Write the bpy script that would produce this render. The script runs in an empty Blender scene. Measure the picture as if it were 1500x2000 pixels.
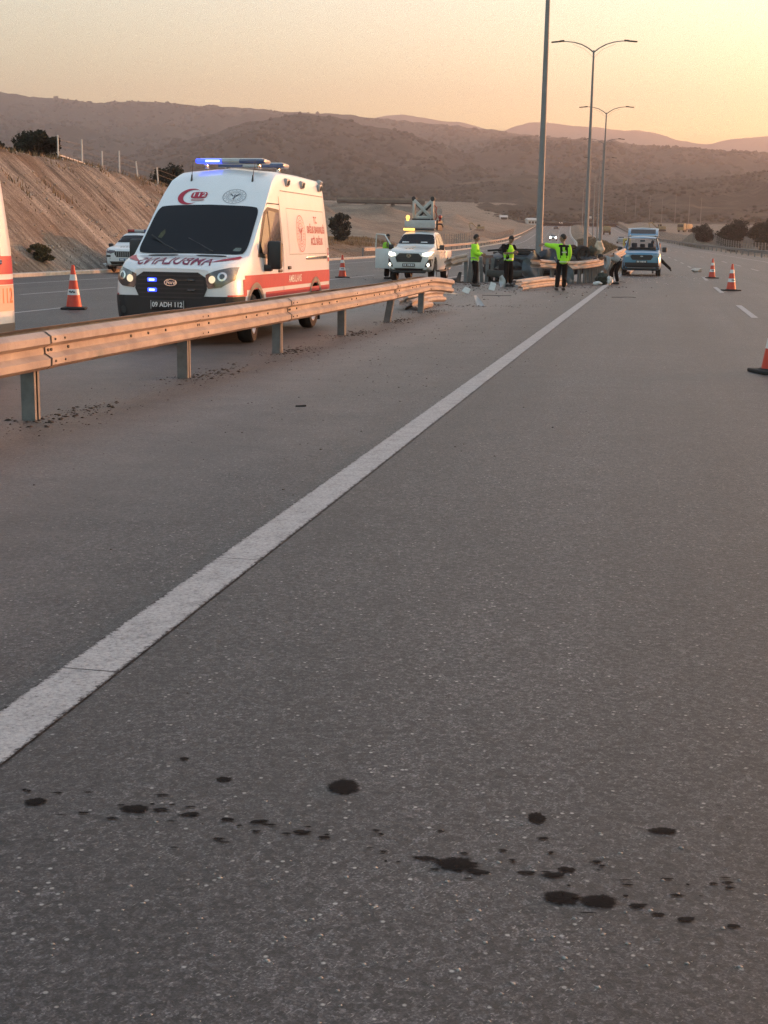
import bpy, bmesh, math, random
import numpy as np
from mathutils import Vector, Matrix, noise as mnoise
from mathutils.bvhtree import BVHTree

sc = bpy.context.scene
C = sc.collection
R = math.radians
rnd = random.Random(11)
rng = np.random.default_rng(7)

# ------------------------------------------------------------------ camera
cam_d = bpy.data.cameras.new('camera')
cam = bpy.data.objects.new('camera', cam_d)
C.objects.link(cam)
cam_d.sensor_width = 36.0
cam_d.lens = 47.7
cam_d.clip_start = 0.1
cam_d.clip_end = 20000
cam.matrix_world = (Matrix.Translation((0, 0, 1.5)) @ Matrix.Rotation(R(90 - 11.289), 4, 'X')
                    @ Matrix.Rotation(R(0.89), 4, 'Z'))
sc.camera = cam

# ------------------------------------------------------------------ sky, sun, exposure
SUN_EL, SUN_AZ = 2.6, 59.0
w = bpy.data.worlds.new('World')
sc.world = w
w.use_nodes = True
nt = w.node_tree
nt.nodes.clear()
out = nt.nodes.new('ShaderNodeOutputWorld')
bg = nt.nodes.new('ShaderNodeBackground')
sky = nt.nodes.new('ShaderNodeTexSky')
sky.sky_type = 'NISHITA'
sky.sun_disc = False
sky.sun_elevation = R(SUN_EL)
sky.sun_rotation = R(SUN_AZ)
sky.altitude = 100
sky.air_density = 1.0
sky.dust_density = 3.3
sky.ozone_density = 1.0
bg.inputs['Strength'].default_value = 0.15
nt.links.new(sky.outputs[0], bg.inputs[0])
nt.links.new(bg.outputs[0], out.inputs[0])

sun_d = bpy.data.lights.new('sun', 'SUN')
sun_d.energy = 2.1
sun_d.angle = R(0.6)
sun_d.color = (1.0, 0.37, 0.17)
sun = bpy.data.objects.new('sun', sun_d)
C.objects.link(sun)
sd = Vector((math.sin(R(SUN_AZ)) * math.cos(R(SUN_EL)), math.cos(R(SUN_AZ)) * math.cos(R(SUN_EL)), math.sin(R(SUN_EL))))
sun.rotation_euler = sd.to_track_quat('Z', 'Y').to_euler()
sun.location = sd * 60 + Vector((0, 0, 20))

sc.view_settings.view_transform = 'Standard'
sc.view_settings.look = 'None'
sc.view_settings.exposure = 2.88
sc.view_settings.gamma = 1.0
sc.view_settings.use_curve_mapping = False
sc.render.engine = 'CYCLES'
sc.cycles.volume_bounces = 1
sc.cycles.max_bounces = 6
sc.cycles.transparent_max_bounces = 12
sc.cycles.use_denoising = True
sc.cycles.denoising_prefilter = 'NONE'
sc.cycles.caustics_reflective = False
sc.cycles.caustics_refractive = False

# ------------------------------------------------------------------ materials
MATS = {}

def mat(name, col, rough=0.6, metal=0.0, var=0.12, scale=6.0, spec=0.5, bump=0.0, bscale=40.0, coat=0.0,
        emit=None, estr=0.0, col2=None):
    """Principled material with a noise-driven tone variation and optional bump."""
    if name in MATS:
        return MATS[name]
    m = bpy.data.materials.new(name)
    m.use_nodes = True
    t = m.node_tree
    b = t.nodes['Principled BSDF']
    b.inputs['Roughness'].default_value = rough
    b.inputs['Metallic'].default_value = metal
    b.inputs['Specular IOR Level'].default_value = spec
    b.inputs['Coat Weight'].default_value = coat
    b.inputs['Coat Roughness'].default_value = 0.06
    c = (col[0], col[1], col[2], 1)
    if var > 0:
        tc = t.nodes.new('ShaderNodeTexCoord')
        n = t.nodes.new('ShaderNodeTexNoise')
        n.inputs['Scale'].default_value = scale
        n.inputs['Detail'].default_value = 6
        n.inputs['Roughness'].default_value = 0.65
        t.links.new(tc.outputs['Object'], n.inputs['Vector'])
        r = t.nodes.new('ShaderNodeValToRGB')
        lo = col2 if col2 else [v * (1 - var) for v in col]
        hi = [min(1, v * (1 + var)) for v in col]
        r.color_ramp.elements[0].position = 0.35
        r.color_ramp.elements[1].position = 0.65
        r.color_ramp.elements[0].color = (lo[0], lo[1], lo[2], 1)
        r.color_ramp.elements[1].color = (hi[0], hi[1], hi[2], 1)
        t.links.new(n.outputs['Fac'], r.inputs['Fac'])
        t.links.new(r.outputs['Color'], b.inputs['Base Color'])
        if bump > 0:
            n2 = t.nodes.new('ShaderNodeTexNoise')
            n2.inputs['Scale'].default_value = bscale
            n2.inputs['Detail'].default_value = 4
            t.links.new(tc.outputs['Object'], n2.inputs['Vector'])
            bp = t.nodes.new('ShaderNodeBump')
            bp.inputs['Strength'].default_value = bump
            bp.inputs['Distance'].default_value = 0.02
            t.links.new(n2.outputs['Fac'], bp.inputs['Height'])
            t.links.new(bp.outputs['Normal'], b.inputs['Normal'])
    else:
        b.inputs['Base Color'].default_value = c
    if emit:
        b.inputs['Emission Color'].default_value = (emit[0], emit[1], emit[2], 1)
        b.inputs['Emission Strength'].default_value = estr
    MATS[name] = m
    return m


class NB:
    """small node-graph writer"""
    def __init__(s, name):
        s.m = bpy.data.materials.new(name)
        s.m.use_nodes = True
        s.t = s.m.node_tree
        s.b = s.t.nodes['Principled BSDF']
        s.tc = s.t.nodes.new('ShaderNodeTexCoord')

    def link(s, a, b):
        s.t.links.new(a, b)

    def noise(s, scale, detail=4, rough=0.6, vec=None, dist=0.0):
        n = s.t.nodes.new('ShaderNodeTexNoise')
        n.inputs['Scale'].default_value = scale
        n.inputs['Detail'].default_value = detail
        n.inputs['Roughness'].default_value = rough
        n.inputs['Distortion'].default_value = dist
        s.link(vec or s.tc.outputs['Object'], n.inputs['Vector'])
        return n.outputs['Fac']

    def voro(s, scale, vec=None, feature='F1', out='Distance', rnd=1.0):
        n = s.t.nodes.new('ShaderNodeTexVoronoi')
        n.feature = feature
        n.inputs['Scale'].default_value = scale
        n.inputs['Randomness'].default_value = rnd
        s.link(vec or s.tc.outputs['Object'], n.inputs['Vector'])
        return n.outputs[out]

    def mapping(s, rot=(0, 0, 0), scl=(1, 1, 1), vec=None):
        n = s.t.nodes.new('ShaderNodeMapping')
        n.inputs['Rotation'].default_value = rot
        n.inputs['Scale'].default_value = scl
        s.link(vec or s.tc.outputs['Object'], n.inputs['Vector'])
        return n.outputs[0]

    def ramp(s, fac, stops):
        r = s.t.nodes.new('ShaderNodeValToRGB')
        e = r.color_ramp.elements
        while len(e) < len(stops):
            e.new(0.5)
        for i, (p, c) in enumerate(stops):
            e[i].position = p
            if not hasattr(c, '__len__'):
                c = (c, c, c)
            e[i].color = (c[0], c[1], c[2], 1)
        s.link(fac, r.inputs['Fac'])
        return r.outputs['Color']

    def mix(s, fac, a, b, mode='MIX'):
        n = s.t.nodes.new('ShaderNodeMix')
        n.data_type = 'RGBA'
        n.blend_type = mode
        n.clamp_factor = True
        for v, i in ((fac, 0), (a, 6), (b, 7)):
            if hasattr(v, 'is_linked') or hasattr(v, 'links'):
                s.link(v, n.inputs[i])
            elif i == 0:
                n.inputs[0].default_value = v
            else:
                n.inputs[i].default_value = (v[0], v[1], v[2], 1)
        return n.outputs[2]

    def math(s, op, a, b=0.0, c=0.0):
        n = s.t.nodes.new('ShaderNodeMath')
        n.operation = op
        for v, i in ((a, 0), (b, 1), (c, 2)):
            if hasattr(v, 'links'):
                s.link(v, n.inputs[i])
            else:
                n.inputs[i].default_value = v
        return n.outputs[0]

    def rotscale(s, ang, scl):
        return s.mapping((0, 0, 0), scl, s.mapping((0, 0, ang)))

    def attr(s, name):
        n = s.t.nodes.new('ShaderNodeAttribute')
        n.attribute_name = name
        return n.outputs['Fac']

    def bump(s, h, strength=0.3, dist=0.01, prev=None):
        n = s.t.nodes.new('ShaderNodeBump')
        n.inputs['Strength'].default_value = strength
        n.inputs['Distance'].default_value = dist
        s.link(h, n.inputs['Height'])
        if prev is not None:
            s.link(prev, n.inputs['Normal'])
        return n.outputs['Normal']

    def done(s, color, rough=0.8, normal=None, spec=0.3):
        if hasattr(color, 'links'):
            s.link(color, s.b.inputs['Base Color'])
        else:
            s.b.inputs['Base Color'].default_value = (*color, 1)
        if hasattr(rough, 'links'):
            s.link(rough, s.b.inputs['Roughness'])
        else:
            s.b.inputs['Roughness'].default_value = rough
        s.b.inputs['Specular IOR Level'].default_value = spec
        if normal is not None:
            s.link(normal, s.b.inputs['Normal'])
        return s.m


# ------------------------------------------------------------------ object helpers
def tag(o, label=None, cat=None, group=None, kind=None):
    if label: o['label'] = label
    if cat: o['category'] = cat
    if group: o['group'] = group
    if kind: o['kind'] = kind
    return o


def empty(name, loc=(0, 0, 0), rotz=0.0, label=None, cat=None, group=None):
    o = bpy.data.objects.new(name, None)
    o.empty_display_size = 0.3
    C.objects.link(o)
    o.location = loc
    o.rotation_euler = (0, 0, rotz)
    return tag(o, label, cat, group)


def link_mesh(name, me, m, parent=None, smooth=None):
    o = bpy.data.objects.new(name, me)
    C.objects.link(o)
    if m is not None:
        if isinstance(m, (list, tuple)):
            for q in m: me.materials.append(q)
        else:
            me.materials.append(m)
    if parent is not None:
        o.parent = parent
    if smooth is not None and len(me.polygons):
        me.polygons.foreach_set('use_smooth', [True] * len(me.polygons))
        try:
            me.set_sharp_from_angle(angle=R(smooth))
        except Exception:
            pass
    return o


def copy_tree(o, parent=None):
    c = o.copy()
    C.objects.link(c)
    if parent is not None:
        c.parent = parent
    for ch in list(o.children):
        copy_tree(ch, c)
    return c


class MB:
    """collects shapes in one bmesh, then links it as one mesh object"""
    def __init__(s):
        s.bm = bmesh.new()

    def box(s, c, size, rot=None, bevel=0.0, taper=None):
        hx, hy, hz = size[0] / 2, size[1] / 2, size[2] / 2
        vs = []
        for z in (-1, 1):
            k = 1.0 if taper is None or z < 0 else taper
            for x, y in ((-1, -1), (1, -1), (1, 1), (-1, 1)):
                v = Vector((x * hx * k, y * hy * k, z * hz))
                if rot is not None: v = rot @ v
                vs.append(s.bm.verts.new(v + Vector(c)))
        fs = [(0, 3, 2, 1), (4, 5, 6, 7), (0, 1, 5, 4), (1, 2, 6, 5), (2, 3, 7, 6), (3, 0, 4, 7)]
        fl = [s.bm.faces.new([vs[i] for i in f]) for f in fs]
        if bevel > 0:
            es = list({e for f in fl for e in f.edges})
            bmesh.ops.bevel(s.bm, geom=es, offset=bevel, segments=2, affect='EDGES', profile=0.5)
        return s

    def cyl(s, p0, p1, r0, r1=None, n=12, caps=True):
        if r1 is None: r1 = r0
        p0, p1 = Vector(p0), Vector(p1)
        d = (p1 - p0).normalized()
        a = d.orthogonal().normalized()
        b = d.cross(a)
        A, B = [], []
        for i in range(n):
            t = 2 * math.pi * i / n
            k = a * math.cos(t) + b * math.sin(t)
            A.append(s.bm.verts.new(p0 + k * r0))
            B.append(s.bm.verts.new(p1 + k * r1))
        for i in range(n):
            j = (i + 1) % n
            s.bm.faces.new((A[i], A[j], B[j], B[i]))
        if caps:
            s.bm.faces.new(A[::-1])
            s.bm.faces.new(B)
        return s

    def tube(s, pts, r, n=8, caps=True):
        pts = [Vector(p) for p in pts]
        rs = r if hasattr(r, '__len__') else [r] * len(pts)
        rings = []
        prev = None
        for i, p in enumerate(pts):
            d = (pts[min(i + 1, len(pts) - 1)] - pts[max(i - 1, 0)]).normalized()
            if prev is None:
                a = d.orthogonal().normalized()
            else:
                a = (prev - d * prev.dot(d)).normalized()
            prev = a
            b = d.cross(a)
            rings.append([s.bm.verts.new(p + (a * math.cos(2 * math.pi * k / n) + b * math.sin(2 * math.pi * k / n)) * rs[i]) for k in range(n)])
        for A, B in zip(rings, rings[1:]):
            for i in range(n):
                j = (i + 1) % n
                s.bm.faces.new((A[i], A[j], B[j], B[i]))
        if caps:
            s.bm.faces.new(rings[0][::-1])
            s.bm.faces.new(rings[-1])
        return s

    def lathe(s, prof, M=None, n=20):
        """profile (r, z) round local Z, transformed by M"""
        M = M or Matrix()
        rings = []
        for r, z in prof:
            if r < 1e-6:
                rings.append([s.bm.verts.new(M @ Vector((0, 0, z)))])
            else:
                rings.append([s.bm.verts.new(M @ Vector((r * math.cos(2 * math.pi * k / n), r * math.sin(2 * math.pi * k / n), z))) for k in range(n)])
        for A, B in zip(rings, rings[1:]):
            if len(A) == 1 and len(B) == 1: continue
            for i in range(n):
                j = (i + 1) % n
                if len(A) == 1: s.bm.faces.new((A[0], B[j], B[i]))
                elif len(B) == 1: s.bm.faces.new((A[i], A[j], B[0]))
                else: s.bm.faces.new((A[i], A[j], B[j], B[i]))
        return s

    def sphere(s, c, r, n=10, sc=(1, 1, 1), M=None):
        prof = [(math.sin(math.pi * i / (n)) * r, -math.cos(math.pi * i / (n)) * r) for i in range(n + 1)]
        prof[0] = (0, -r); prof[-1] = (0, r)
        T = Matrix.Translation(c) @ (M or Matrix()) @ Matrix.Diagonal((sc[0], sc[1], sc[2], 1))
        return s.lathe(prof, T, n + 4)

    def prism(s, poly, h, M=None):
        """polygon in local XY extruded to z=h"""
        M = M or Matrix()
        A = [s.bm.verts.new(M @ Vector((x, y, 0))) for x, y in poly]
        B = [s.bm.verts.new(M @ Vector((x, y, h))) for x, y in poly]
        n = len(poly)
        s.bm.faces.new(A[::-1]); s.bm.faces.new(B)
        for i in range(n):
            j = (i + 1) % n
            s.bm.faces.new((A[i], A[j], B[j], B[i]))
        return s

    def sweep(s, prof, path, closed=False, up=Vector((0, 0, 1))):
        """open profile (side, up) swept along path points"""
        path = [Vector(p) for p in path]
        rows = []
        for i, p in enumerate(path):
            d = (path[min(i + 1, len(path) - 1)] - path[max(i - 1, 0)]).normalized()
            sd_ = d.cross(up).normalized()
            u_ = sd_.cross(d).normalized()
            rows.append([s.bm.verts.new(p + sd_ * a + u_ * b) for a, b in prof])
        n = len(prof)
        for A, B in zip(rows, rows[1:]):
            for i in range(n if closed else n - 1):
                j = (i + 1) % n
                s.bm.faces.new((A[i], A[j], B[j], B[i]))
        if closed:
            s.bm.faces.new(rows[0][::-1]); s.bm.faces.new(rows[-1])
        return s

    def loft(s, secs):
        """secs: list of (x, [(halfwidth, z)...]) from bottom centre to top centre; mirrored in y, capped"""
        rows = []
        for x, pts in secs:
            row = [s.bm.verts.new((x, -y, z)) for y, z in pts]
            row += [s.bm.verts.new((x, y, z)) for y, z in pts[::-1] if y > 1e-6]
            # drop the duplicate of the bottom centre by construction (y = 0 only once)
            rows.append(row)
        n = len(rows[0])
        for A, B in zip(rows, rows[1:]):
            for i in range(n):
                j = (i + 1) % n
                s.bm.faces.new((A[i], A[j], B[j], B[i]))
        s.bm.faces.new(rows[0][::-1]); s.bm.faces.new(rows[-1])
        bmesh.ops.recalc_face_normals(s.bm, faces=s.bm.faces[:])
        return s

    def mesh(s, name, recalc=True):
        if recalc and len(s.bm.faces):
            bmesh.ops.recalc_face_normals(s.bm, faces=s.bm.faces[:])
        me = bpy.data.meshes.new(name)
        s.bm.to_mesh(me)
        s.bm.free()
        return me

    def build(s, name, m, parent=None, smooth=35, recalc=True):
        return link_mesh(name, s.mesh(name, recalc), m, parent, smooth)


def np_mesh(name, verts, faces, m, parent=None, smooth=None):
    """verts (n,3), faces (k,3|4) numpy"""
    me = bpy.data.meshes.new(name)
    verts = np.asarray(verts, np.float32); faces = np.asarray(faces, np.int32)
    k = faces.shape[1]
    me.vertices.add(len(verts)); me.vertices.foreach_set('co', verts.ravel())
    me.loops.add(faces.size); me.loops.foreach_set('vertex_index', faces.ravel())
    me.polygons.add(len(faces)); me.polygons.foreach_set('loop_start', np.arange(0, faces.size, k, dtype=np.int32))
    me.update(calc_edges=True)
    me.validate()
    return link_mesh(name, me, m, parent, smooth)


def grid_faces(nr, nc):
    i = np.arange(nr - 1)[:, None] * nc + np.arange(nc - 1)[None, :]
    return np.stack([i, i + 1, i + nc + 1, i + nc], -1).reshape(-1, 4)


# numpy value noise (smooth, several octaves)
_perm = rng.random((256, 256))

def vnoise(x, y, oct=4, gain=0.5):
    x = np.asarray(x, float); y = np.asarray(y, float)
    tot = 0; amp = 1; nrm = 0
    for o in range(oct):
        xi = np.floor(x).astype(int); yi = np.floor(y).astype(int)
        fx = x - xi; fy = y - yi
        fx = fx * fx * (3 - 2 * fx); fy = fy * fy * (3 - 2 * fy)
        a = _perm[xi & 255, yi & 255]; b = _perm[(xi + 1) & 255, yi & 255]
        c = _perm[xi & 255, (yi + 1) & 255]; d = _perm[(xi + 1) & 255, (yi + 1) & 255]
        tot = tot + amp * ((a * (1 - fx) + b * fx) * (1 - fy) + (c * (1 - fx) + d * fx) * fy)
        nrm += amp; amp *= gain
        x = x * 2.03 + 17.3; y = y * 2.03 + 9.1
    return tot / nrm - 0.5


def sstep(a, b, x):
    t = np.clip((np.asarray(x, float) - a) / (b - a), 0, 1)
    return t * t * (3 - 2 * t)


# ------------------------------------------------------------------ the road's alignment
# centre line of the lamp posts in the median, metres: x to the right, y ahead
_cl = np.array([(-20.8, -80), (-10.98, -30), (-5.1, 0), (4.12, 47), (13.35, 94), (22.4, 146), (29.5, 193), (36.4, 242), (42.9, 290),
                (56.5, 400), (77, 560), (95, 690), (107, 760), (127, 830), (160, 890), (205, 930), (262, 952), (400, 970), (600, 980)], float)

def _spline(P, step=4.0):
    out = []
    for i in range(len(P) - 1):
        p0 = P[max(i - 1, 0)]; p1 = P[i]; p2 = P[i + 1]; p3 = P[min(i + 2, len(P) - 1)]
        if i == 0: p0 = 2 * p1 - p2
        if i == len(P) - 2: p3 = 2 * p2 - p1
        L = np.linalg.norm(p2 - p1); n = max(2, int(L / step))
        # non-uniform Catmull-Rom (chordal tangents)
        l0 = np.linalg.norm(p1 - p0); l2 = np.linalg.norm(p3 - p2)
        m1 = ((p2 - p1) / L * l0 + (p1 - p0) / l0 * L) / (l0 + L) * L
        m2 = ((p3 - p2) / l2 * L + (p2 - p1) / L * l2) / (l2 + L) * L
        for k in range(n):
            t = k / n
            out.append((2 * t**3 - 3 * t**2 + 1) * p1 + (t**3 - 2 * t**2 + t) * m1 + (-2 * t**3 + 3 * t**2) * p2 + (t**3 - t**2) * m2)
    out.append(P[-1])
    return np.array(out)

CL = _spline(_cl)
_tg = np.gradient(CL, axis=0); _tg /= np.linalg.norm(_tg, axis=1)[:, None]
CN = np.stack([_tg[:, 1], -_tg[:, 0]], 1)          # unit normal, to the right
CS = np.concatenate([[0], np.cumsum(np.linalg.norm(np.diff(CL, axis=0), axis=1))])
CS = CS - np.interp(0, CL[:60, 1], CS[:60])         # arc length, 0 beside the camera


def zp(y):
    y = np.asarray(y, float)
    a = 2.65e-5 * np.clip(np.minimum(y, 720) - 40, 0, None) ** 2
    return a + np.clip(y - 720, 0, None) * 0.030


def road(s, wv):
    """point at arc length s, offset wv to the right of the lamp post line"""
    x = np.interp(s, CS, CL[:, 0]); y = np.interp(s, CS, CL[:, 1])
    nx = np.interp(s, CS, CN[:, 0]); ny = np.interp(s, CS, CN[:, 1])
    x = x + nx * wv; y = y + ny * wv
    return x, y


def rp(s, wv, dz=0.0):
    x, y = road(s, wv)
    return Vector((float(x), float(y), float(gz_road(y)) + dz))


def gz_road(y):
    return zp(y)


def road_coords(x, y):
    x = np.asarray(x, float).ravel(); y = np.asarray(y, float).ravel()
    s = np.empty_like(x); wv = np.empty_like(x)
    sub = CL[::2]
    for i in range(0, len(x), 20000):
        px = x[i:i + 20000, None]; py = y[i:i + 20000, None]
        d2 = (px - sub[None, :, 0]) ** 2 + (py - sub[None, :, 1]) ** 2
        k = np.argmin(d2, 1) * 2
        dx = x[i:i + 20000] - CL[k, 0]; dy = y[i:i + 20000] - CL[k, 1]
        wv[i:i + 20000] = dx * CN[k, 0] + dy * CN[k, 1]
        s[i:i + 20000] = CS[k] + dx * _tg[k, 0] + dy * _tg[k, 1]
    return s, wv


def bank_h(y):
    return np.interp(y, [-50, 40, 70, 85, 100, 115, 130, 180, 260, 400], [5.6, 5.5, 5.3, 4.5, 3.2, 2.0, 1.5, 2.0, 5.0, 9.5])


def terrain(x, y, fine=True):
    """ground height outside the carriageways"""
    shp = np.shape(x)
    x = np.asarray(x, float).ravel(); y = np.asarray(y, float).ravel()
    s, wv = road_coords(x, y)
    zr = zp(y)
    # left: cut slope, then rising open ground with earthworks
    b = -wv - 18.6
    hb = bank_h(y)
    wid = 6.0 + 1.2 * vnoise(s / 14, s * 0 + 3.0, 2)
    prof = np.clip(b / wid, 0, 1)
    prof = prof * 0.88 + 0.12 * sstep(0.0, 1.0, prof)
    far = np.clip(y - 130, 0, None)
    flat = hb + 0.035 * np.clip(y - 400, 0, None) * (y > 400)
    wide = sstep(150, 320, y)
    prof2 = np.clip(b / (wid + 45 * wide), 0, 1)
    left = zr + (flat - zr) * np.where(y > 150, prof2, prof)
    left = left + np.clip(b - 7, 0, None) * 0.015 * (1 - sstep(60, 120, y))
    earth = sstep(8, 26, b) * sstep(140, 240, y) * (1 - sstep(480, 640, y))
    mound = np.clip(vnoise(x / 26, y / 44, 4) * 2.2 + 0.15, 0, None)
    left = left + earth * (mound * 3.6 + np.clip(vnoise(x / 7, y / 9 + 40, 2) - .12, 0, None) * 5.0)
    left = left + np.exp(-((x + 2) / 16.0) ** 2 - ((y - 262) / 26.0) ** 2) * 4.5
    if fine:
        rill = np.abs(vnoise(s / 0.75, b / 11.0, 3)) * 0.55
        left = left - rill * sstep(0.3, 1.5, b) * (1 - sstep(5.5, 7.5, b)) * (y < 140)
        left = left + vnoise(x / 1.3, y / 1.3, 3) * 0.22 * sstep(0.5, 3, b)
    # right: verge, then flat open ground
    r = wv - 18.6
    flatr = zr + np.clip(y - 200, 0, None) * 0.004 - 0.5 * sstep(0, 4, r) + 0.5 * sstep(5, 10, r)
    moundr = np.exp(-((x - 66) / 11.0) ** 2 - ((y - 262) / 22.0) ** 2) * 3.6
    right = flatr + moundr + sstep(4, 20, r) * vnoise(x / 30, y / 40, 3) * 1.2
    z = np.where(wv < -18.55, left, np.where(wv > 18.55, right, zr - 0.12))
    edge = (wv > -18.55) & (wv < 18.55)
    z = np.where(edge, zr - 0.12, z)
    return z.reshape(shp)


def gz(x, y):
    """height of the ground or the road surface at one point"""
    s, wv = road_coords([x], [y])
    if -18.0 < wv[0] < 18.2:
        return float(zp(y))
    return float(terrain(np.array([x]), np.array([y]))[0])

# ------------------------------------------------------------------ setting: materials of the ground
def asphalt_color(n):
    """speckled, worn asphalt: returns colour and height sockets"""
    w_at = n.attr('lane')                                   # metres to the right of the lamp post line
    big = n.noise(0.30, 6, 0.65)
    mid = n.noise(2.6, 6, 0.7)
    patch = n.noise(11, 5, 0.75)
    grain = n.noise(150, 4, 0.85)
    c1 = n.ramp(n.voro(58, out='Color'), [(0.22, 0.22), (0.40, 0.78), (0.58, 1.12), (0.78, 1.75)])
    c2 = n.ramp(n.voro(185, out='Color'), [(0.22, 0.28), (0.45, 0.80), (0.6, 1.2), (0.8, 2.4)])
    c = n.ramp(grain, [(0.32, (0.0120, 0.0117, 0.0127)), (0.48, (0.0290, 0.0274, 0.0285)), (0.66, (0.068, 0.0645, 0.0662))])
    c = n.mix(0.80, c, c1, 'MULTIPLY')
    c = n.mix(0.85, c, c2, 'MULTIPLY')
    c = n.mix(1.0, c, n.ramp(patch, [(0.28, 0.78), (0.5, 1.0), (0.72, 1.18)]), 'MULTIPLY')
    # pale chips and splinters
    vd = n.voro(38, out='Distance')
    vc = n.voro(38, out='Color')
    chipm = n.math('MULTIPLY', n.ramp(vd, [(0.14, 1.0), (0.26, 0.0)]), n.ramp(vc, [(0.72, 0.0), (0.76, 1.0)]))
    c = n.mix(n.math('MULTIPLY', chipm, 0.9), c, (0.34, 0.33, 0.31))
    spl = n.rotscale(R(37), (140, 26, 50))
    sd = n.voro(1.0, vec=spl, out='Distance'); sc_ = n.voro(1.0, vec=spl, out='Color')
    splm = n.math('MULTIPLY', n.ramp(sd, [(0.10, 1.0), (0.22, 0.0)]), n.ramp(sc_, [(0.64, 0.0), (0.68, 1.0)]))
    c = n.mix(n.math('MULTIPLY', splm, 0.7), c, (0.30, 0.29, 0.275))
    c = n.mix(1.0, c, n.ramp(big, [(0.3, (0.74, 0.74, 0.755)), (0.7, (1.26, 1.23, 1.20))]), 'MULTIPLY')
    c = n.mix(0.9, c, n.ramp(mid, [(0.3, 0.80), (0.7, 1.20)]), 'MULTIPLY')
    stretch = n.noise(1.0, 5, 0.65, n.rotscale(R(11.1), (1.7, 0.05, 1)))
    c = n.mix(1.0, c, n.ramp(stretch, [(0.32, 0.74), (0.5, 1.0), (0.68, 1.20)]), 'MULTIPLY')
    # dusty hard shoulder and median (left of the solid line)
    wob = n.math('ADD', w_at, n.math('MULTIPLY', n.math('SUBTRACT', n.noise(0.8, 5, 0.7), 0.5), 2.2))
    sh = n.math('MULTIPLY', n.ramp(n.math('MULTIPLY_ADD', wob, 1 / 40, 0.5), [(0.405, 0.0), (0.43, 1.0), (0.530, 1.0), (0.568, 0.15)]),
                n.ramp(mid, [(0.25, 0.55), (0.75, 1.0)]))
    dust = n.mix(0.8, (0.185, 0.161, 0.145), n.ramp(grain, [(0.32, 0.30), (0.68, 1.7)]), 'MULTIPLY')
    c = n.mix(n.math('MULTIPLY', sh, 0.66), c, dust)
    c = n.mix(1.0, c, n.ramp(n.noise(34, 5, 0.9), [(0.32, 0.42), (0.48, 1.0), (0.68, 1.45)]), 'MULTIPLY')
    # wheel paths
    lanew = n.math('PINGPONG', n.math('ADD', w_at, 1.25), 1.93)
    c = n.mix(0.9, c, n.ramp(n.math('DIVIDE', lanew, 1.93), [(0.0, 1.10), (0.45, 0.86), (0.8, 1.06)]), 'MULTIPLY')
    return c, n.math('ADD', n.math('MULTIPLY', grain, 0.6), n.math('MULTIPLY', vd, -0.5)), grain


def m_asphalt():
    n = NB('asphalt')
    c, h, grain = asphalt_color(n)
    return n.done(c, n.ramp(grain, [(0.3, 0.42), (0.7, 0.72)]), n.bump(h, 0.4, 0.006), 0.5)


def m_paint():
    n = NB('road_paint')
    ac, h, grain = asphalt_color(n)
    g = n.noise(60, 4, 0.8)
    g2 = n.noise(7, 5, 0.7)
    c = n.ramp(g, [(0.30, (0.17, 0.165, 0.165)), (0.46, (0.36, 0.35, 0.348)), (0.72, (0.52, 0.51, 0.50))])
    c = n.mix(0.8, c, n.ramp(g2, [(0.28, 0.66), (0.5, 1.0), (0.7, 1.12)]), 'MULTIPLY')
    # worn away towards the edges and in spots
    e = n.math('ADD', n.math('MULTIPLY', n.math('SUBTRACT', 1.0, n.math('ABSOLUTE', n.attr('across'))), 3.2), n.math('MULTIPLY', n.math('SUBTRACT', n.noise(38, 5, 0.8), 0.5), 2.6))
    wear = n.ramp(n.noise(26, 6, 0.8), [(0.30, 0.15), (0.40, 1.0)])
    m = n.math('MULTIPLY', n.ramp(e, [(0.05, 0.0), (0.45, 1.0)]), wear)
    c = n.mix(m, ac, c)
    return n.done(c, 0.75, n.bump(h, 0.45, 0.005))


def m_earth(name, a, b, cc, rock=0.0):
    n = NB(name)
    g = n.noise(0.16, 8, 0.75)
    g2 = n.noise(3.0, 6, 0.7)
    c = n.ramp(g, [(0.3, a), (0.5, b), (0.7, cc)])
    c = n.mix(0.9, c, n.ramp(g2, [(0.3, 0.6), (0.7, 1.3)]), 'MULTIPLY')
    return n.done(c, 0.95, n.bump(g2, 0.5, 0.15))


def m_bank():
    n = NB('bank_earth')
    streak = n.noise(1.0, 6, 0.72, n.rotscale(R(11.1), (0.16, 2.2, 0.3)), 0.3)
    g2 = n.noise(7.0, 6, 0.75)
    blot = n.noise(0.22, 5, 0.6)
    c = n.ramp(streak, [(0.34, (0.075, 0.062, 0.052)), (0.46, (0.20, 0.170, 0.141)), (0.56, (0.31, 0.27, 0.225)), (0.70, (0.43, 0.38, 0.325))])
    c = n.mix(0.85, c, n.ramp(g2, [(0.3, 0.5), (0.7, 1.4)]), 'MULTIPLY')
    c = n.mix(0.8, c, n.ramp(n.noise(24, 4, 0.8), [(0.32, 0.45), (0.66, 1.55)]), 'MULTIPLY')
    red = n.ramp(blot, [(0.45, 0.0), (0.62, 1.0)])
    c = n.mix(n.math('MULTIPLY', red, 0.5), c, (0.125, 0.078, 0.052))
    top = n.attr('crest')
    c = n.mix(n.math('MULTIPLY', top, 0.75), c, n.ramp(g2, [(0.3, (0.09, 0.055, 0.032)), (0.7, (0.22, 0.14, 0.08))]))
    return n.done(c, 0.95, n.bump(n.math('ADD', streak, g2), 0.8, 0.10))


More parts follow.
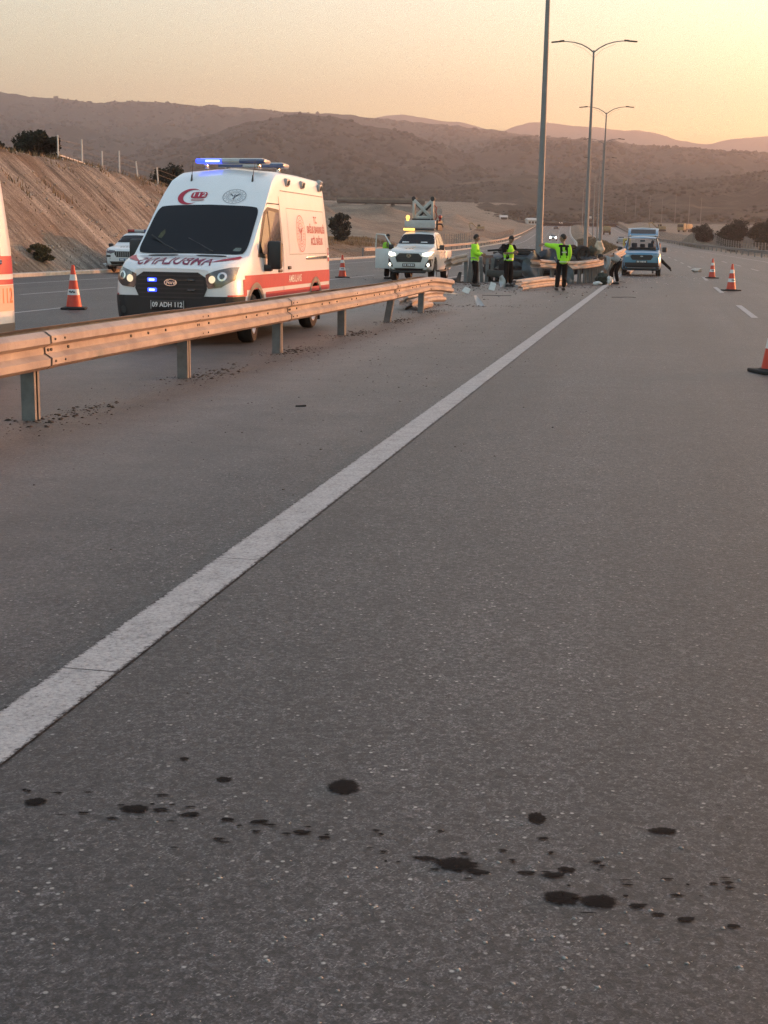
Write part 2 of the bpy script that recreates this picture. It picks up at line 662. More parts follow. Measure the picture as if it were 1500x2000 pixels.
def m_hill(name, dark, mid_, light, sc=1.0, patch=0.5):
    n = NB(name)
    g = n.noise(0.0035 * sc, 6, 0.6)
    sp = n.voro(0.075 * sc, out='Distance')
    g2 = n.noise(0.03 * sc, 6, 0.7)
    strat = n.noise(0.004 * sc, 6, 0.7, n.mapping((0, 0, 0), (1, 0.6, 6)))
    c = n.ramp(g2, [(0.35, dark), (0.55, mid_), (0.72, light)])
    c = n.mix(n.ramp(sp, [(0.25, 0.8), (0.55, 0.0)]), c, dark)
    bare = n.math('MULTIPLY', n.ramp(strat, [(0.56, 0.0), (0.66, 1.0)]), n.ramp(g, [(0.42, 0.0), (0.55, 1.0)]))
    c = n.mix(n.math('MULTIPLY', bare, patch), c, (light[0] * 1.5, light[1] * 1.45, light[2] * 1.4))
    return n.done(c, 1.0, n.bump(g2, 0.6, 8.0), 0.1)


ASPHALT = m_asphalt()
PAINT = m_paint()
EARTH = m_earth('open_earth', (0.10, 0.080, 0.060), (0.19, 0.155, 0.118), (0.30, 0.25, 0.195))
BANK = m_bank()
CONC = mat('concrete', (0.42, 0.40, 0.37), 0.9, var=0.22, scale=3, bump=0.3, bscale=25)
STEEL = mat('galvanised_steel', (0.46, 0.44, 0.42), 0.42, metal=0.35, var=0.16, scale=5, bump=0.08, bscale=30)
POSTSTEEL = mat('post_steel', (0.16, 0.163, 0.165), 0.6, metal=0.1, var=0.2, scale=7)
POLEM = mat('pole_steel', (0.19, 0.195, 0.20), 0.6, metal=0.1, var=0.10, scale=2)
BLACKP = mat('black_plastic', (0.018, 0.018, 0.02), 0.55, var=0.1)
RUBBER = mat('rubber', (0.016, 0.015, 0.015), 0.85, var=0.25, scale=12)
GLASS = mat('dark_glass', (0.010, 0.013, 0.016), 0.04, var=0.0, spec=0.6)
RIMM = mat('rim_metal', (0.36, 0.36, 0.37), 0.35, metal=0.7, var=0.08)
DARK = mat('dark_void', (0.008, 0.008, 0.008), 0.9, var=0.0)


# ------------------------------------------------------------------ ground, banks, carriageways
def strip_mesh(name, ss, ww, zf, m, lane=False, extra=None, kind='structure', smooth=60):
    S, W = np.meshgrid(ss, ww, indexing='ij')
    X, Y = road(S.ravel(), W.ravel())
    X = X.reshape(S.shape); Y = Y.reshape(S.shape)
    Z = zf(S, W, X, Y)
    V = np.stack([X, Y, Z], -1).reshape(-1, 3)
    o = np_mesh(name, V, grid_faces(len(ss), len(ww))[:, ::-1], m, None, smooth)
    if lane:
        a = o.data.attributes.new('lane', 'FLOAT', 'POINT')
        a.data.foreach_set('value', W.ravel().astype(np.float32))
    if extra is not None:
        a = o.data.attributes.new(extra[0], 'FLOAT', 'POINT')
        a.data.foreach_set('value', extra[1](S, W, X, Y).ravel().astype(np.float32))
    if kind: o['kind'] = kind
    return o

# wide ground to the foot of the hills
def _axis(lo, hi, fine, growth):
    a = [0.0]; st = fine
    while a[-1] < hi: a.append(a[-1] + st); st *= growth
    b = [0.0]; st = fine
    while b[-1] > lo: b.append(b[-1] - st); st *= growth
    return np.array(sorted(set(b + a)))

gx = _axis(-2600, 2600, 5, 1.035)
gy = np.concatenate([np.arange(-60, 320, 5.0), 320 + _axis(0, 2200, 6, 1.04)])
GX, GY = np.meshgrid(gx, gy, indexing='ij')
Z = terrain(GX, GY, False)
_, WV = road_coords(GX, GY)
Z = Z - 5.0 * (1 - sstep(42, 54, np.abs(WV.reshape(GX.shape))))
ground = np_mesh('ground', np.stack([GX, GY, Z], -1).reshape(-1, 3), grid_faces(len(gx), len(gy))[:, ::-1], EARTH, None, 60)
ground['kind'] = 'structure'

s_far = np.concatenate([np.arange(-40, 160, 1.5), np.arange(160, 420, 4), np.arange(420, 1180, 7.0)])
strip_mesh('verge', s_far, np.concatenate([np.arange(18.0, 24, 0.6), np.arange(24, 58, 2.0)]),
           lambda S, W, X, Y: terrain(X, Y, False) + 0.02, EARTH)
s_near = np.concatenate([np.arange(-14, 140, 0.4)])
b_w = -np.concatenate([np.arange(18.2, 27, 0.28), np.arange(27, 58, 2.0)])[::-1]
strip_mesh('bank', s_near, b_w, lambda S, W, X, Y: terrain(X, Y, True) + 0.02, BANK,
           extra=('crest', lambda S, W, X, Y: np.clip(sstep(23.4, 25.0, -W + vnoise(X / 2.0, Y / 2.0, 3) * 2.5) + sstep(95, 115, Y), 0, 1)))
strip_mesh('far_bank', np.concatenate([np.arange(139, 420, 3.0), np.arange(420, 1180, 7.0)]),
           -np.concatenate([np.arange(18.2, 28, 0.9), np.arange(28, 58, 2.0)])[::-1],
           lambda S, W, X, Y: terrain(X, Y, False) + 0.02, EARTH)

s_road = np.concatenate([np.arange(-40, 200, 4.0), np.arange(200, 1180, 8.0)])
strip_mesh('road', s_road, np.array([-17.9, -14.8, -11.1, -7.4, -3.6, 0, 3.25, 7.1, 11, 14.8, 18.3]),
           lambda S, W, X, Y: zp(Y), ASPHALT, lane=True)

# raised grassy median beyond the crash
def _med(S, W, X, Y):
    e = sstep(70, 100, S) * (1 - sstep(3.0, 3.35, np.abs(W)))
    return zp(Y) - 0.05 + e * (0.13 + 0.75 * np.exp(-(W / 2.1) ** 2)) + e * vnoise(X / 0.9, Y / 0.9, 3) * 0.25
MEDM = m_earth('median_earth', (0.09, 0.070, 0.048), (0.17, 0.135, 0.095), (0.26, 0.205, 0.145))
strip_mesh('median', np.concatenate([np.arange(66, 200, 1.2), np.arange(200, 1100, 6)]), np.arange(-3.4, 3.41, 0.34), _med, MEDM)


def kerb(name, s0, s1, wc, width, h, step, m):
    ss = np.arange(s0, s1, step)
    mb = MB()
    path = [rp(s, wc, 0.0) for s in ss]
    mb.sweep([(-width / 2, -0.05), (-width / 2, h), (width / 2 - 0.03, h), (width / 2, h - 0.03), (width / 2, -0.05)], path)
    o = mb.build(name, m, None, 30)
    o['kind'] = 'structure'
    return o

kerb('kerb', -30, 400, -18.05, 0.42, 0.14, 4, CONC)
kerb('median_kerb', 72, 700, -3.42, 0.3, 0.16, 4, CONC)
kerb('median_kerb', 72, 700, 3.42, 0.22, 0.14, 4, CONC)


def line(name, segs, wc, width, m=None, dz=0.005):
    """painted segments (s0, s1) at offset wc: one sheet a few mm above the road"""
    V = []; F = []; AC = []
    for s0, s1 in segs:
        n = max(1, int((s1 - s0) / 4))
        ss = np.linspace(s0, s1, n + 1)
        for i, s in enumerate(ss):
            for q in (-1, 0, 1):
                x, y = road(s, wc + q * width / 2)
                V.append((x, y, zp(y) + dz + 0.00004 * max(0, y - 40))); AC.append(q)
        b = len(V) - 3 * (n + 1)
        for i in range(n):
            for k in (0, 1): F.append((b + 3 * i + k, b + 3 * i + k + 1, b + 3 * i + k + 4, b + 3 * i + k + 3))
    o = np_mesh(name, np.array(V), np.array(F), m or PAINT)
    for nm, vals in (('across', AC), ('lane', [wc] * len(V))):
        a_ = o.data.attributes.new(nm, 'FLOAT', 'POINT'); a_.data.foreach_set('value', np.array(vals, np.float32))
    o['kind'] = 'structure'
    return o

# the near solid line is broken at a few transverse cracks
cuts = [-20, 5.27, 7.03, 13.9, 22.5, 37.0, 70, 1000]
line('solid_line', [(a + 0.0035, b - 0.0035) for a, b in zip(cuts, cuts[1:])], 3.115, 0.215)
line('lane_line', [(31.4 + 15.9 * k, 31.4 + 15.9 * k + 6.4) for k in range(-3, 44)], 7.1, 0.16)
line('lane_line', [(25.0 + 15.9 * k, 25.0 + 15.9 * k + 6.4) for k in range(-3, 44)], 11.0, 0.16)
line('edge_line', [(-20, 1000)], 14.9, 0.18)
line('edge_line', [(-20, 1000)], -3.75, 0.16)
line('lane_line', [(20.3 + 15.9 * k, 20.3 + 15.9 * k + 9.0) for k in range(-3, 44)], -7.4, 0.15)
line('lane_line', [(18.0 + 15.9 * k, 18.0 + 15.9 * k + 6.4) for k in range(-3, 44)], -11.1, 0.15)
line('edge_line', [(-20, 1000)], -14.8, 0.17)


# ------------------------------------------------------------------ hills
def az_el(px, py):
    """direction of a photo pixel: x/y slope and z/y slope"""
    f, p, ro = 2650.0, R(11.289), 0.0155
    a, b = px - 750, 1000 - py
    rx = a * math.cos(ro) - b * math.sin(ro); ry = a * math.sin(ro) + b * math.cos(ro)
    fy = f * math.cos(p) + ry * math.sin(p); fz = -f * math.sin(p) + ry * math.cos(p)
    return rx / fy, fz / fy


def hill_range(name, ridge, dist, foot, zfoot, m, seed, relief=0.18, na=360, nt=60, rough=1.0, wob=0.12, steep=1.0):
    pts = [az_el(px, py) for px, py in ridge]
    ms = np.array([q[0] for q in pts]); es = np.array([q[1] for q in pts])
    lo, hi = -0.62, 0.62
    A = np.linspace(lo, hi, na)
    el = np.interp(A, ms, es)
    # beyond the frame the ridge goes on at about the same height
    el = el + vnoise(A * 160 + seed, A * 0 + seed, 4) * 0.0022 * rough
    out_ = (A < ms[0]) | (A > ms[-1])
    el = el + out_ * vnoise(A * 11 + seed * 3, A * 0, 3) * 0.03
    D = dist * (1 + wob * vnoise(A * 5 + seed * 7.7, A * 0 + 2, 3))
    zr = el * D + 1.5
    T = np.concatenate([np.linspace(0, 1, nt), np.linspace(1.04, 1.5, 8)])
    AA, TT = np.meshgrid(A, T, indexing='ij')
    DD = foot + (D[:, None] - foot) * TT
    hgt = zr[:, None] - zfoot
    up = np.clip(TT, 0, 1)
    shape = np.where(TT <= 1, up ** steep * (0.72 + 0.28 * up), 1 - (TT - 1) * 1.6)
    n1 = vnoise(AA * DD / (dist * 0.06) + seed, DD / (dist * 0.10) + seed, 5)
    gul = np.abs(vnoise(AA * dist / (dist * 0.035) + seed * 2 + TT * 0.8, TT * 1.5 + seed, 4))
    env = np.clip(TT * 3.2, 0, 1) * np.clip((1 - TT) * 3.0, 0, 1)
    zz = zfoot + hgt * shape + hgt * env * (n1 * relief * 2 - (gul - 0.15) * relief * 1.4)
    zz = zz + vnoise(AA * DD / 30, DD / 30, 3) * 5.0 * rough * np.clip(TT * 4, 0, 1)
    # never above the line of sight to the ridge
    capv = (el[:, None] - 0.0012) * DD + 1.5
    zz = np.where((TT < 0.985), np.minimum(zz, capv), zz)
    o = np_mesh(name, np.stack([AA * DD, DD, zz], -1).reshape(-1, 3), grid_faces(na, len(T)), m, None, 180)
    o['kind'] = 'structure'
    return o, AA, DD, zz

H1 = m_hill('scrub_hill', (0.022, 0.022, 0.017), (0.044, 0.040, 0.031), (0.088, 0.074, 0.054), 1.0, 0.6)
H2 = m_hill('scrub_hill_near', (0.024, 0.025, 0.018), (0.050, 0.045, 0.033), (0.105, 0.086, 0.062), 1.6, 0.75)
H3 = m_hill('far_rock', (0.05, 0.048, 0.045), (0.075, 0.07, 0.065), (0.10, 0.095, 0.085), 0.5, 0.2)

hills = []
hills.append(hill_range('distant_mountains', [(-600, 225), (0, 235), (400, 245), (700, 238), (740, 228), (790, 223), (850, 234), (905, 240), (945, 251), (985, 256), (1005, 247),
             (1030, 240), (1060, 238), (1110, 245), (1170, 249), (1215, 256), (1245, 254), (1290, 263), (1320, 273), (1355, 279), (1388, 282),
             (1430, 271), (1500, 266), (1800, 262), (2300, 270)], 5200, 3400, 60, H3, 3.1, 0.14, 420, 24, 0.5))
hills.append(hill_range('long_ridge', [(-900, 200), (-300, 176), (0, 180), (60, 188), (130, 195), (200, 200), (262, 197), (330, 200), (395, 206), (412, 203), (430, 208), (475, 211), (540, 216),
             (620, 221), (700, 227), (760, 233), (830, 240), (900, 247), (1000, 259), (1080, 268), (1160, 276), (1300, 290), (1500, 312), (2200, 330)],
             3000, 1250, 34, H1, 5.3, 0.20, 420, 64, 1.0))
hills.append(hill_range('right_ridge', [(-600, 400), (500, 380), (720, 330), (800, 302), (860, 284), (930, 274), (1000, 266), (1040, 263), (1090, 269), (1128, 272), (1137, 267), (1150, 273), (1180, 276),
             (1195, 272), (1215, 280), (1300, 286), (1400, 293), (1500, 298), (1700, 300), (2300, 290)], 2300, 1050, 30, H1, 9.7, 0.22, 420, 64, 1.0))
hills.append(hill_range('round_hill', [(-600, 330), (0, 320), (250, 305), (390, 268), (470, 243), (540, 228), (600, 223), (650, 229), (720, 244), (800, 262), (870, 286), (950, 318), (1040, 352), (1150, 380),
             (1300, 395), (1500, 400), (2200, 400)], 1750, 860, 20, H1, 2.2, 0.22, 420, 60, 1.1))
hills.append(hill_range('low_hills', [(-600, 345), (0, 352), (300, 360), (560, 372), (700, 372), (850, 366), (960, 350), (1040, 345), (1110, 352), (1180, 362), (1260, 356), (1330, 352), (1400, 345),
             (1450, 338), (1500, 332), (1700, 320), (2300, 320)], 1150, 640, 11, H2, 6.6, 0.26, 480, 56, 1.0))

# scrub: countless bushes and small pines over the slopes
def scrub(name, ranges, m):
    bm = bmesh.new(); bmesh.ops.create_icosphere(bm, subdivisions=1, radius=1.0); bm.verts.index_update()
    base = np.array([v.co[:] for v in bm.verts]); fb = np.array([[v.index for v in f.verts] for f in bm.faces]); bm.free()
    base[:, 2] = base[:, 2] * .8 + .3
    VV = []; FF = []; off = 0
    for (o, A, D, Zz), cnt, (r0, r1) in ranges:
        na, ntt = A.shape
        i = rng.integers(60, na - 60, cnt); j = rng.integers(2, ntt - 9, cnt)
        fu = rng.random(cnt); fv = rng.random(cnt)
        def lerp(Q):
            return (Q[i, j] * (1 - fu) + Q[i + 1, j] * fu) * (1 - fv) + (Q[i, j + 1] * (1 - fu) + Q[i + 1, j + 1] * fu) * fv
        X = lerp(A * D); Y = lerp(D); Z_ = lerp(Zz)
        keep = vnoise(X / 90, Y / 130, 3) + 0.12 * rng.random(cnt) > -0.03
        X, Y, Z_ = X[keep], Y[keep], Z_[keep]
        k = len(X)
        r = r0 + (r1 - r0) * rng.random(k) ** 2
        a = rng.random(k) * 6.28
        V = base[None] * r[:, None, None] * (0.65 + 0.7 * rng.random((k, len(base), 1)))
        ca, sa = np.cos(a)[:, None], np.sin(a)[:, None]
        V = np.stack([V[..., 0] * ca - V[..., 1] * sa, V[..., 0] * sa + V[..., 1] * ca, V[..., 2] * 0.9], -1)
        V += np.stack([X, Y, Z_], -1)[:, None]
        VV.append(V.reshape(-1, 3)); FF.append((np.arange(k)[:, None, None] * len(base) + fb[None] + off).reshape(-1, 3)); off += k * len(base)
    o = np_mesh(name, np.concatenate(VV), np.concatenate(FF), m)
    o['kind'] = 'stuff'
    return o

SCRUB = mat('scrub_leaf', (0.034, 0.034, 0.024), 1.0, var=0.35, scale=0.02, spec=0.1)
scrub('scrub', [(hills[4], 14000, (0.6, 1.9)), (hills[3], 9000, (1.6, 4.0)), (hills[2], 9000, (2.0, 5.0)), (hills[1], 8000, (2.5, 6.0))], SCRUB)


# ------------------------------------------------------------------ haze
hz = MB()
HX, HY0, HY1, HZ0, HZ1 = 5200, -250, 6200, -6, 640
hz.box(((0), (HY0 + HY1) / 2, (HZ0 + HZ1) / 2), (2 * HX, HY1 - HY0, HZ1 - HZ0))
hm = bpy.data.materials.new('haze')
hm.use_nodes = True
ht = hm.node_tree
for n_ in list(ht.nodes):
    if n_.type != 'OUTPUT_MATERIAL': ht.nodes.remove(n_)
pv = ht.nodes.new('ShaderNodeVolumePrincipled')
pv.inputs['Color'].default_value = (0.68, 0.635, 0.655, 1)
pv.inputs['Density'].default_value = 0.00027
pv.inputs['Anisotropy'].default_value = 0.5
ht.links.new(pv.outputs[0], [n_ for n_ in ht.nodes if n_.type == 'OUTPUT_MATERIAL'][0].inputs['Volume'])
haze = hz.build('haze', hm, None, None)
haze['kind'] = 'stuff'


# ------------------------------------------------------------------ helpers for vehicles
WHITE = mat('white_paint', (0.80, 0.82, 0.84), 0.28, var=0.03, scale=2, coat=0.5)
REDV = mat('red_vinyl', (0.40, 0.012, 0.040), 0.4, var=0.08)
CHROME = mat('chrome', (0.62, 0.62, 0.62), 0.15, metal=0.9, var=0.0)
LENS = mat('lamp_lens', (0.10, 0.10, 0.105), 0.10, metal=0.4, var=0.15, scale=18, coat=0.8)
SCREEN = mat('windscreen_glass', (0.012, 0.014, 0.017), 0.05, var=0.0, spec=0.18)
GLASSW = mat('side_glass', (0.012, 0.012, 0.013), 0.03, var=0.0, spec=0.9, coat=0.6)
GREYT = mat('grey_vinyl', (0.20, 0.215, 0.24), 0.5, var=0.05)
PLATEM = mat('plate_black', (0.02, 0.02, 0.022), 0.4, var=0.0)
PLATEW = mat('plate_white', (0.70, 0.71, 0.72), 0.4, var=0.05)
LETTW = mat('white_vinyl', (0.75, 0.75, 0.75), 0.45, var=0.0)
LETTO = mat('orange_vinyl', (0.70, 0.20, 0.08), 0.45, var=0.0)
SILVER = mat('silver_plastic', (0.35, 0.36, 0.37), 0.4, metal=0.4, var=0.1)
SEATF = mat('seat_fabric', (0.05, 0.05, 0.055), 0.9, var=0.15)
AMBERL = mat('amber_lamp_lit', (0.9, 0.5, 0.1), 0.3, var=0.0, emit=(1.0, 0.50, 0.10), estr=.34)
WARML = mat('headlamp_lit_warm', (0.9, 0.85, 0.7), 0.3, var=0.0, emit=(1.0, 0.68, 0.36), estr=0.10)
COOLL = mat('headlamp_lit', (0.9, 0.9, 0.85), 0.3, var=0.0, emit=(1.0, 0.90, 0.70), estr=0.5)
BLUEL = mat('blue_beacon_lit', (0.1, 0.15, 0.9), 0.3, var=0.0, emit=(0.03, 0.06, 1.0), estr=.30)
BLUECORE = mat('blue_beacon_core', (0.6, 0.7, 1.0), 0.3, var=0.0, emit=(0.45, 0.62, 1.0), estr=.30)
BLUEOFF = mat('blue_beacon_off', (0.05, 0.07, 0.16), 0.15, var=0.05, coat=0.5)
REDOFF = mat('red_lamp_lens', (0.30, 0.02, 0.02), 0.2, var=0.05, coat=0.5)
RED_LIT = mat('red_lamp_lit', (0.8, 0.05, 0.03), 0.3, var=0.0, emit=(1.0, 0.10, 0.05), estr=1.0)


def eval_mesh(o):
    dg = bpy.context.evaluated_depsgraph_get()
    return bpy.data.meshes.new_from_object(o.evaluated_get(dg))


def cut(o, cutters):
    """subtract closed meshes from o (boolean baked into its mesh)"""
    tmp = []
    bpy.context.view_layer.update()
    for me in cutters:
        c = bpy.data.objects.new('cutter', me)
        C.objects.link(c); c.matrix_world = o.matrix_world
        md = o.modifiers.new('b', 'BOOLEAN'); md.operation = 'DIFFERENCE'; md.object = c; md.solver = 'EXACT'
        tmp.append(c)
    bpy.context.view_layer.update()
    me = eval_mesh(o)
    o.modifiers.clear()
    old = o.data
    me.name = old.name
    o.data = me
    for c in tmp:
        d = c.data
        bpy.data.objects.remove(c); bpy.data.meshes.remove(d)
    bpy.data.meshes.remove(old)
    me.polygons.foreach_set('use_smooth', [True] * len(me.polygons))
    me.set_sharp_from_angle(angle=R(32))


def bvh_of(o):
    bm = bmesh.new(); bm.from_mesh(o.data)
    t = BVHTree.FromBMesh(bm); bm.free()
    return t


def poly2d(pts, cuts=3):
    """flat polygon in UV, triangulated and subdivided so that it can follow a curved panel"""
    bm = bmesh.new()
    bm.faces.new([bm.verts.new((u, v, 0)) for u, v in pts])
    bmesh.ops.triangulate(bm, faces=bm.faces[:])
    if cuts:
        bmesh.ops.subdivide_edges(bm, edges=bm.edges[:], cuts=cuts, use_grid_fill=True)
        bmesh.ops.triangulate(bm, faces=bm.faces[:])
    return bm


def quad2d(bl, br, tr, tl, n=8, m=8, rc=0.0):
    """grid over a quadrilateral; rc rounds its corners (0..0.4)"""
    bm = bmesh.new()
    rows = []
    for j in range(m + 1):
        row = []
        for i in range(n + 1):
            s, t = i / n, j / m
            if rc > 0:
                a, b = s * 2 - 1, t * 2 - 1
                k = 1 - rc * 0.35 * (abs(a) ** 6) * (abs(b) ** 6)
                s, t = (a * k + 1) / 2, (b * k + 1) / 2
            u = (bl[0] * (1 - s) + br[0] * s) * (1 - t) + (tl[0] * (1 - s) + tr[0] * s) * t
            v = (bl[1] * (1 - s) + br[1] * s) * (1 - t) + (tl[1] * (1 - s) + tr[1] * s) * t
            row.append(bm.verts.new((u, v, 0)))
        rows.append(row)
    for A, B in zip(rows, rows[1:]):
        for i in range(n):
            bm.faces.new((A[i], A[i + 1], B[i + 1], B[i]))
    return bm


def ring2d(c, r0, r1, n=32, a0=0, a1=360, sx=1.0):
    bm = bmesh.new()
    A = []; B = []
    for i in range(n + 1):
        t = R(a0 + (a1 - a0) * i / n)
        A.append(bm.verts.new((c[0] + math.cos(t) * r0 * sx, c[1] + math.sin(t) * r0, 0)))
        B.append(bm.verts.new((c[0] + math.cos(t) * r1 * sx, c[1] + math.sin(t) * r1, 0)))
    for i in range(n):
        bm.faces.new((A[i], A[i + 1], B[i + 1], B[i]))
    return bm


def crescent2d(c, r, gap, off, n=30):
    """crescent moon open towards +u"""
    bm = bmesh.new()
    A = []; B = []
    ri = r - gap
    for i in range(n + 1):
        t = R(42 + (318 - 42) * i / n)
        p = (c[0] + math.cos(t) * r, c[1] + math.sin(t) * r)
        q0 = (c[0] + off + math.cos(t) * ri, c[1] + math.sin(t) * ri)
        e = math.sin(math.pi * i / n) ** 0.5
        q = (p[0] + (q0[0] - p[0]) * e, p[1] + (q0[1] - p[1]) * e)
        A.append(bm.verts.new((p[0], p[1], 0))); B.append(bm.verts.new((q[0], q[1], 0)))
    for i in range(n):
        bm.faces.new((A[i], A[i + 1], B[i + 1], B[i]))
    return bm


def text2d(txt, size, center=(0, 0), sx=1.0, bold=0.0, mirror=False, shear=0.0, refine=False):
    cu = bpy.data.curves.new('lettering', 'FONT')
    cu.body = txt; cu.size = size; cu.align_x = 'CENTER'; cu.align_y = 'CENTER'
    cu.offset = bold; cu.shear = shear; cu.resolution_u = 3
    o = bpy.data.objects.new('lettering', cu)
    C.objects.link(o)
    bpy.context.view_layer.update()
    me = eval_mesh(o)
    bpy.data.objects.remove(o); bpy.data.curves.remove(cu)
    bm = bmesh.new(); bm.from_mesh(me); bpy.data.meshes.remove(me)
    if refine:
        bmesh.ops.triangulate(bm, faces=bm.faces[:])
        for k in range(4):
            le = [e for e in bm.edges if e.calc_length() > size * .14]
            if not le: break
            bmesh.ops.subdivide_edges(bm, edges=le, cuts=1)
            bmesh.ops.triangulate(bm, faces=bm.faces[:])
    for v in bm.verts:
        v.co.x = v.co.x * sx * (-1 if mirror else 1) + center[0]
        v.co.y += center[1]
    return bm


def join2d(*bms):
    out_ = bmesh.new()
    for b in bms:
        me = bpy.data.meshes.new('t'); b.to_mesh(me); b.free()
        out_.from_mesh(me); bpy.data.meshes.remove(me)
    return out_


def decal(bvh, bm, name, m, parent, fr, off=0.005, thick=0.0, smooth=60):
    """lays a flat shape on a vehicle's skin; fr = (origin, u axis, v axis), projected along the normal of fr"""
    O, U, V = Vector(fr[0]), Vector(fr[1]).normalized(), Vector(fr[2]).normalized()
    N = U.cross(V).normalized()
    last = None
    for v in bm.verts:
        p = O + U * v.co.x + V * v.co.y
        hit, nor, idx, dist = bvh.ray_cast(p + N * 1.5, -N, 4.0)
        if hit is None:
            hit, nor, idx, dist = bvh.find_nearest(p)
        if nor.dot(N) < 0: nor = -nor
        v.co = hit + (nor * 0.4 + N * 0.6).normalized() * off
    if thick > 0:
        bmesh.ops.solidify(bm, geom=bm.faces[:], thickness=thick)
    me = bpy.data.meshes.new(name)
    bmesh.ops.recalc_face_normals(bm, faces=bm.faces[:])
    bm.to_mesh(me); bm.free()
    # face outward
    if len(me.polygons):
        s_ = sum(p.normal.dot(N) * p.area for p in me.polygons)
        if s_ < 0: me.flip_normals()
    return link_mesh(name, me, m, parent, smooth)


# frames on a vehicle whose nose points to +X, left side to +Y
LEFT = ((0, 1.2, 0), (-1, 0, 0), (0, 0, 1))       # u runs backwards (-x), v up, seen from the left side
RIGHT = ((0, -1.2, 0), (1, 0, 0), (0, 0, 1))
FRONT = ((4, 0, 0), (0, 1, 0), (0, 0, 1))         # u = +y, v up
REAR = ((-4, 0, 0), (0, -1, 0), (0, 0, 1))
TOP = ((0, 0, 4), (1, 0, 0), (0, 1, 0))
HOODF = ((3.0, 0, 2.2), (0, 1, 0), (-0.5, 0, 0.866))


def wheel(parent, x, y, r, w, side, spokes=5, steer=0.0, rimm=None, name='wheel'):
    """tyre (the part) with its rim (the sub-part); side = +1 left, -1 right"""
    T = Matrix.Translation((x, y, r)) @ Matrix.Rotation(steer, 4, 'Z') @ Matrix.Rotation(R(-90) * side, 4, 'X')
    h = w / 2
    t = MB()
    t.lathe([(r * 0.60, -h), (r * 0.92, -h), (r * 0.99, -h * 0.7), (r, 0), (r * 0.99, h * 0.7), (r * 0.93, h), (r * 0.66, h * 0.98), (r * 0.62, h * 0.7)], None, 28)
    o = t.build(name, RUBBER, parent, 40)
    o.matrix_local = T
    k = MB()
    k.lathe([(0, h * 0.45), (r * 0.16, h * 0.52), (r * 0.18, h * 0.35)], None, 14)
    k.lathe([(r * 0.52, h * 0.55), (r * 0.62, h * 0.92), (r * 0.655, h * 0.92), (r * 0.655, -h * 0.3)], None, 28)
    k.lathe([(0, -h * 0.1), (r * 0.6, -h * 0.15)], None, 20)
    for i in range(spokes):
        a = 2 * math.pi * i / spokes
        k.box((math.cos(a) * r * 0.36, math.sin(a) * r * 0.36, h * 0.42), (r * 0.44, r * 0.13, h * 0.22), Matrix.Rotation(a, 3, 'Z'))
    q = k.build('rim', rimm or RIMM, o, 30)
    return o


def well(x, y, r, depth, side):
    m = MB()
    m.cyl((x, y - side * depth, r[1]), (x, y + side * 0.3, r[1]), r[0], n=28)
    return m.mesh('well')


def arch(parent, bvh, x, side, r, zc, m, wd=0.07, name='wheel_arch', fr=None, a0=-12, a1=192):
    b = ring2d((-x * side, zc), r, r + wd, 24, a0, a1)
    return decal(bvh, b, name, m, parent, LEFT if side > 0 else RIGHT, 0.012, 0.02)


# ------------------------------------------------------------------ the ambulance
def crestbm(c, r, sx=1.0):
    """round emblem: two rings, sixteen dots and a winged staff with a snake"""
    parts = [ring2d(c, r * 0.95, r, 40, sx=sx), ring2d(c, r * 0.70, r * 0.73, 36, sx=sx), ring2d(c, r * 0.40, r * 0.42, 30, sx=sx)]
    for i in range(16):
        a = 2 * math.pi * i / 16
        parts.append(ring2d((c[0] + math.cos(a) * r * 0.84 * sx, c[1] + math.sin(a) * r * 0.84), 0.0, r * 0.045, 6, sx=sx))
    for i in range(22):
        a = 2 * math.pi * i / 22
        parts.append(ring2d((c[0] + math.cos(a) * r * 0.56 * sx, c[1] + math.sin(a) * r * 0.56), 0.0, r * 0.055, 5, sx=sx))
    return join2d(*parts)


def staffbm(c, r, sx=1.0):
    def P(l): return poly2d([(c[0] + x * r * sx, c[1] + y * r) for x, y in l], 0)
    return join2d(P([(-.03, -.42), (.03, -.42), (.035, .30), (-.035, .30)]),
                  P([(-.05, .14), (-.12, .10), (-.30, .30), (-.46, .34), (-.30, .16), (-.14, -.02)]),
                  P([(.05, .14), (.14, -.02), (.30, .16), (.46, .34), (.30, .30), (.12, .10)]),
                  ring2d((c[0], c[1] - .10 * r), .07 * r, .12 * r, 12, -80, 100, sx), ring2d((c[0], c[1] - .28 * r), .06 * r, .11 * r, 12, 100, 280, sx))


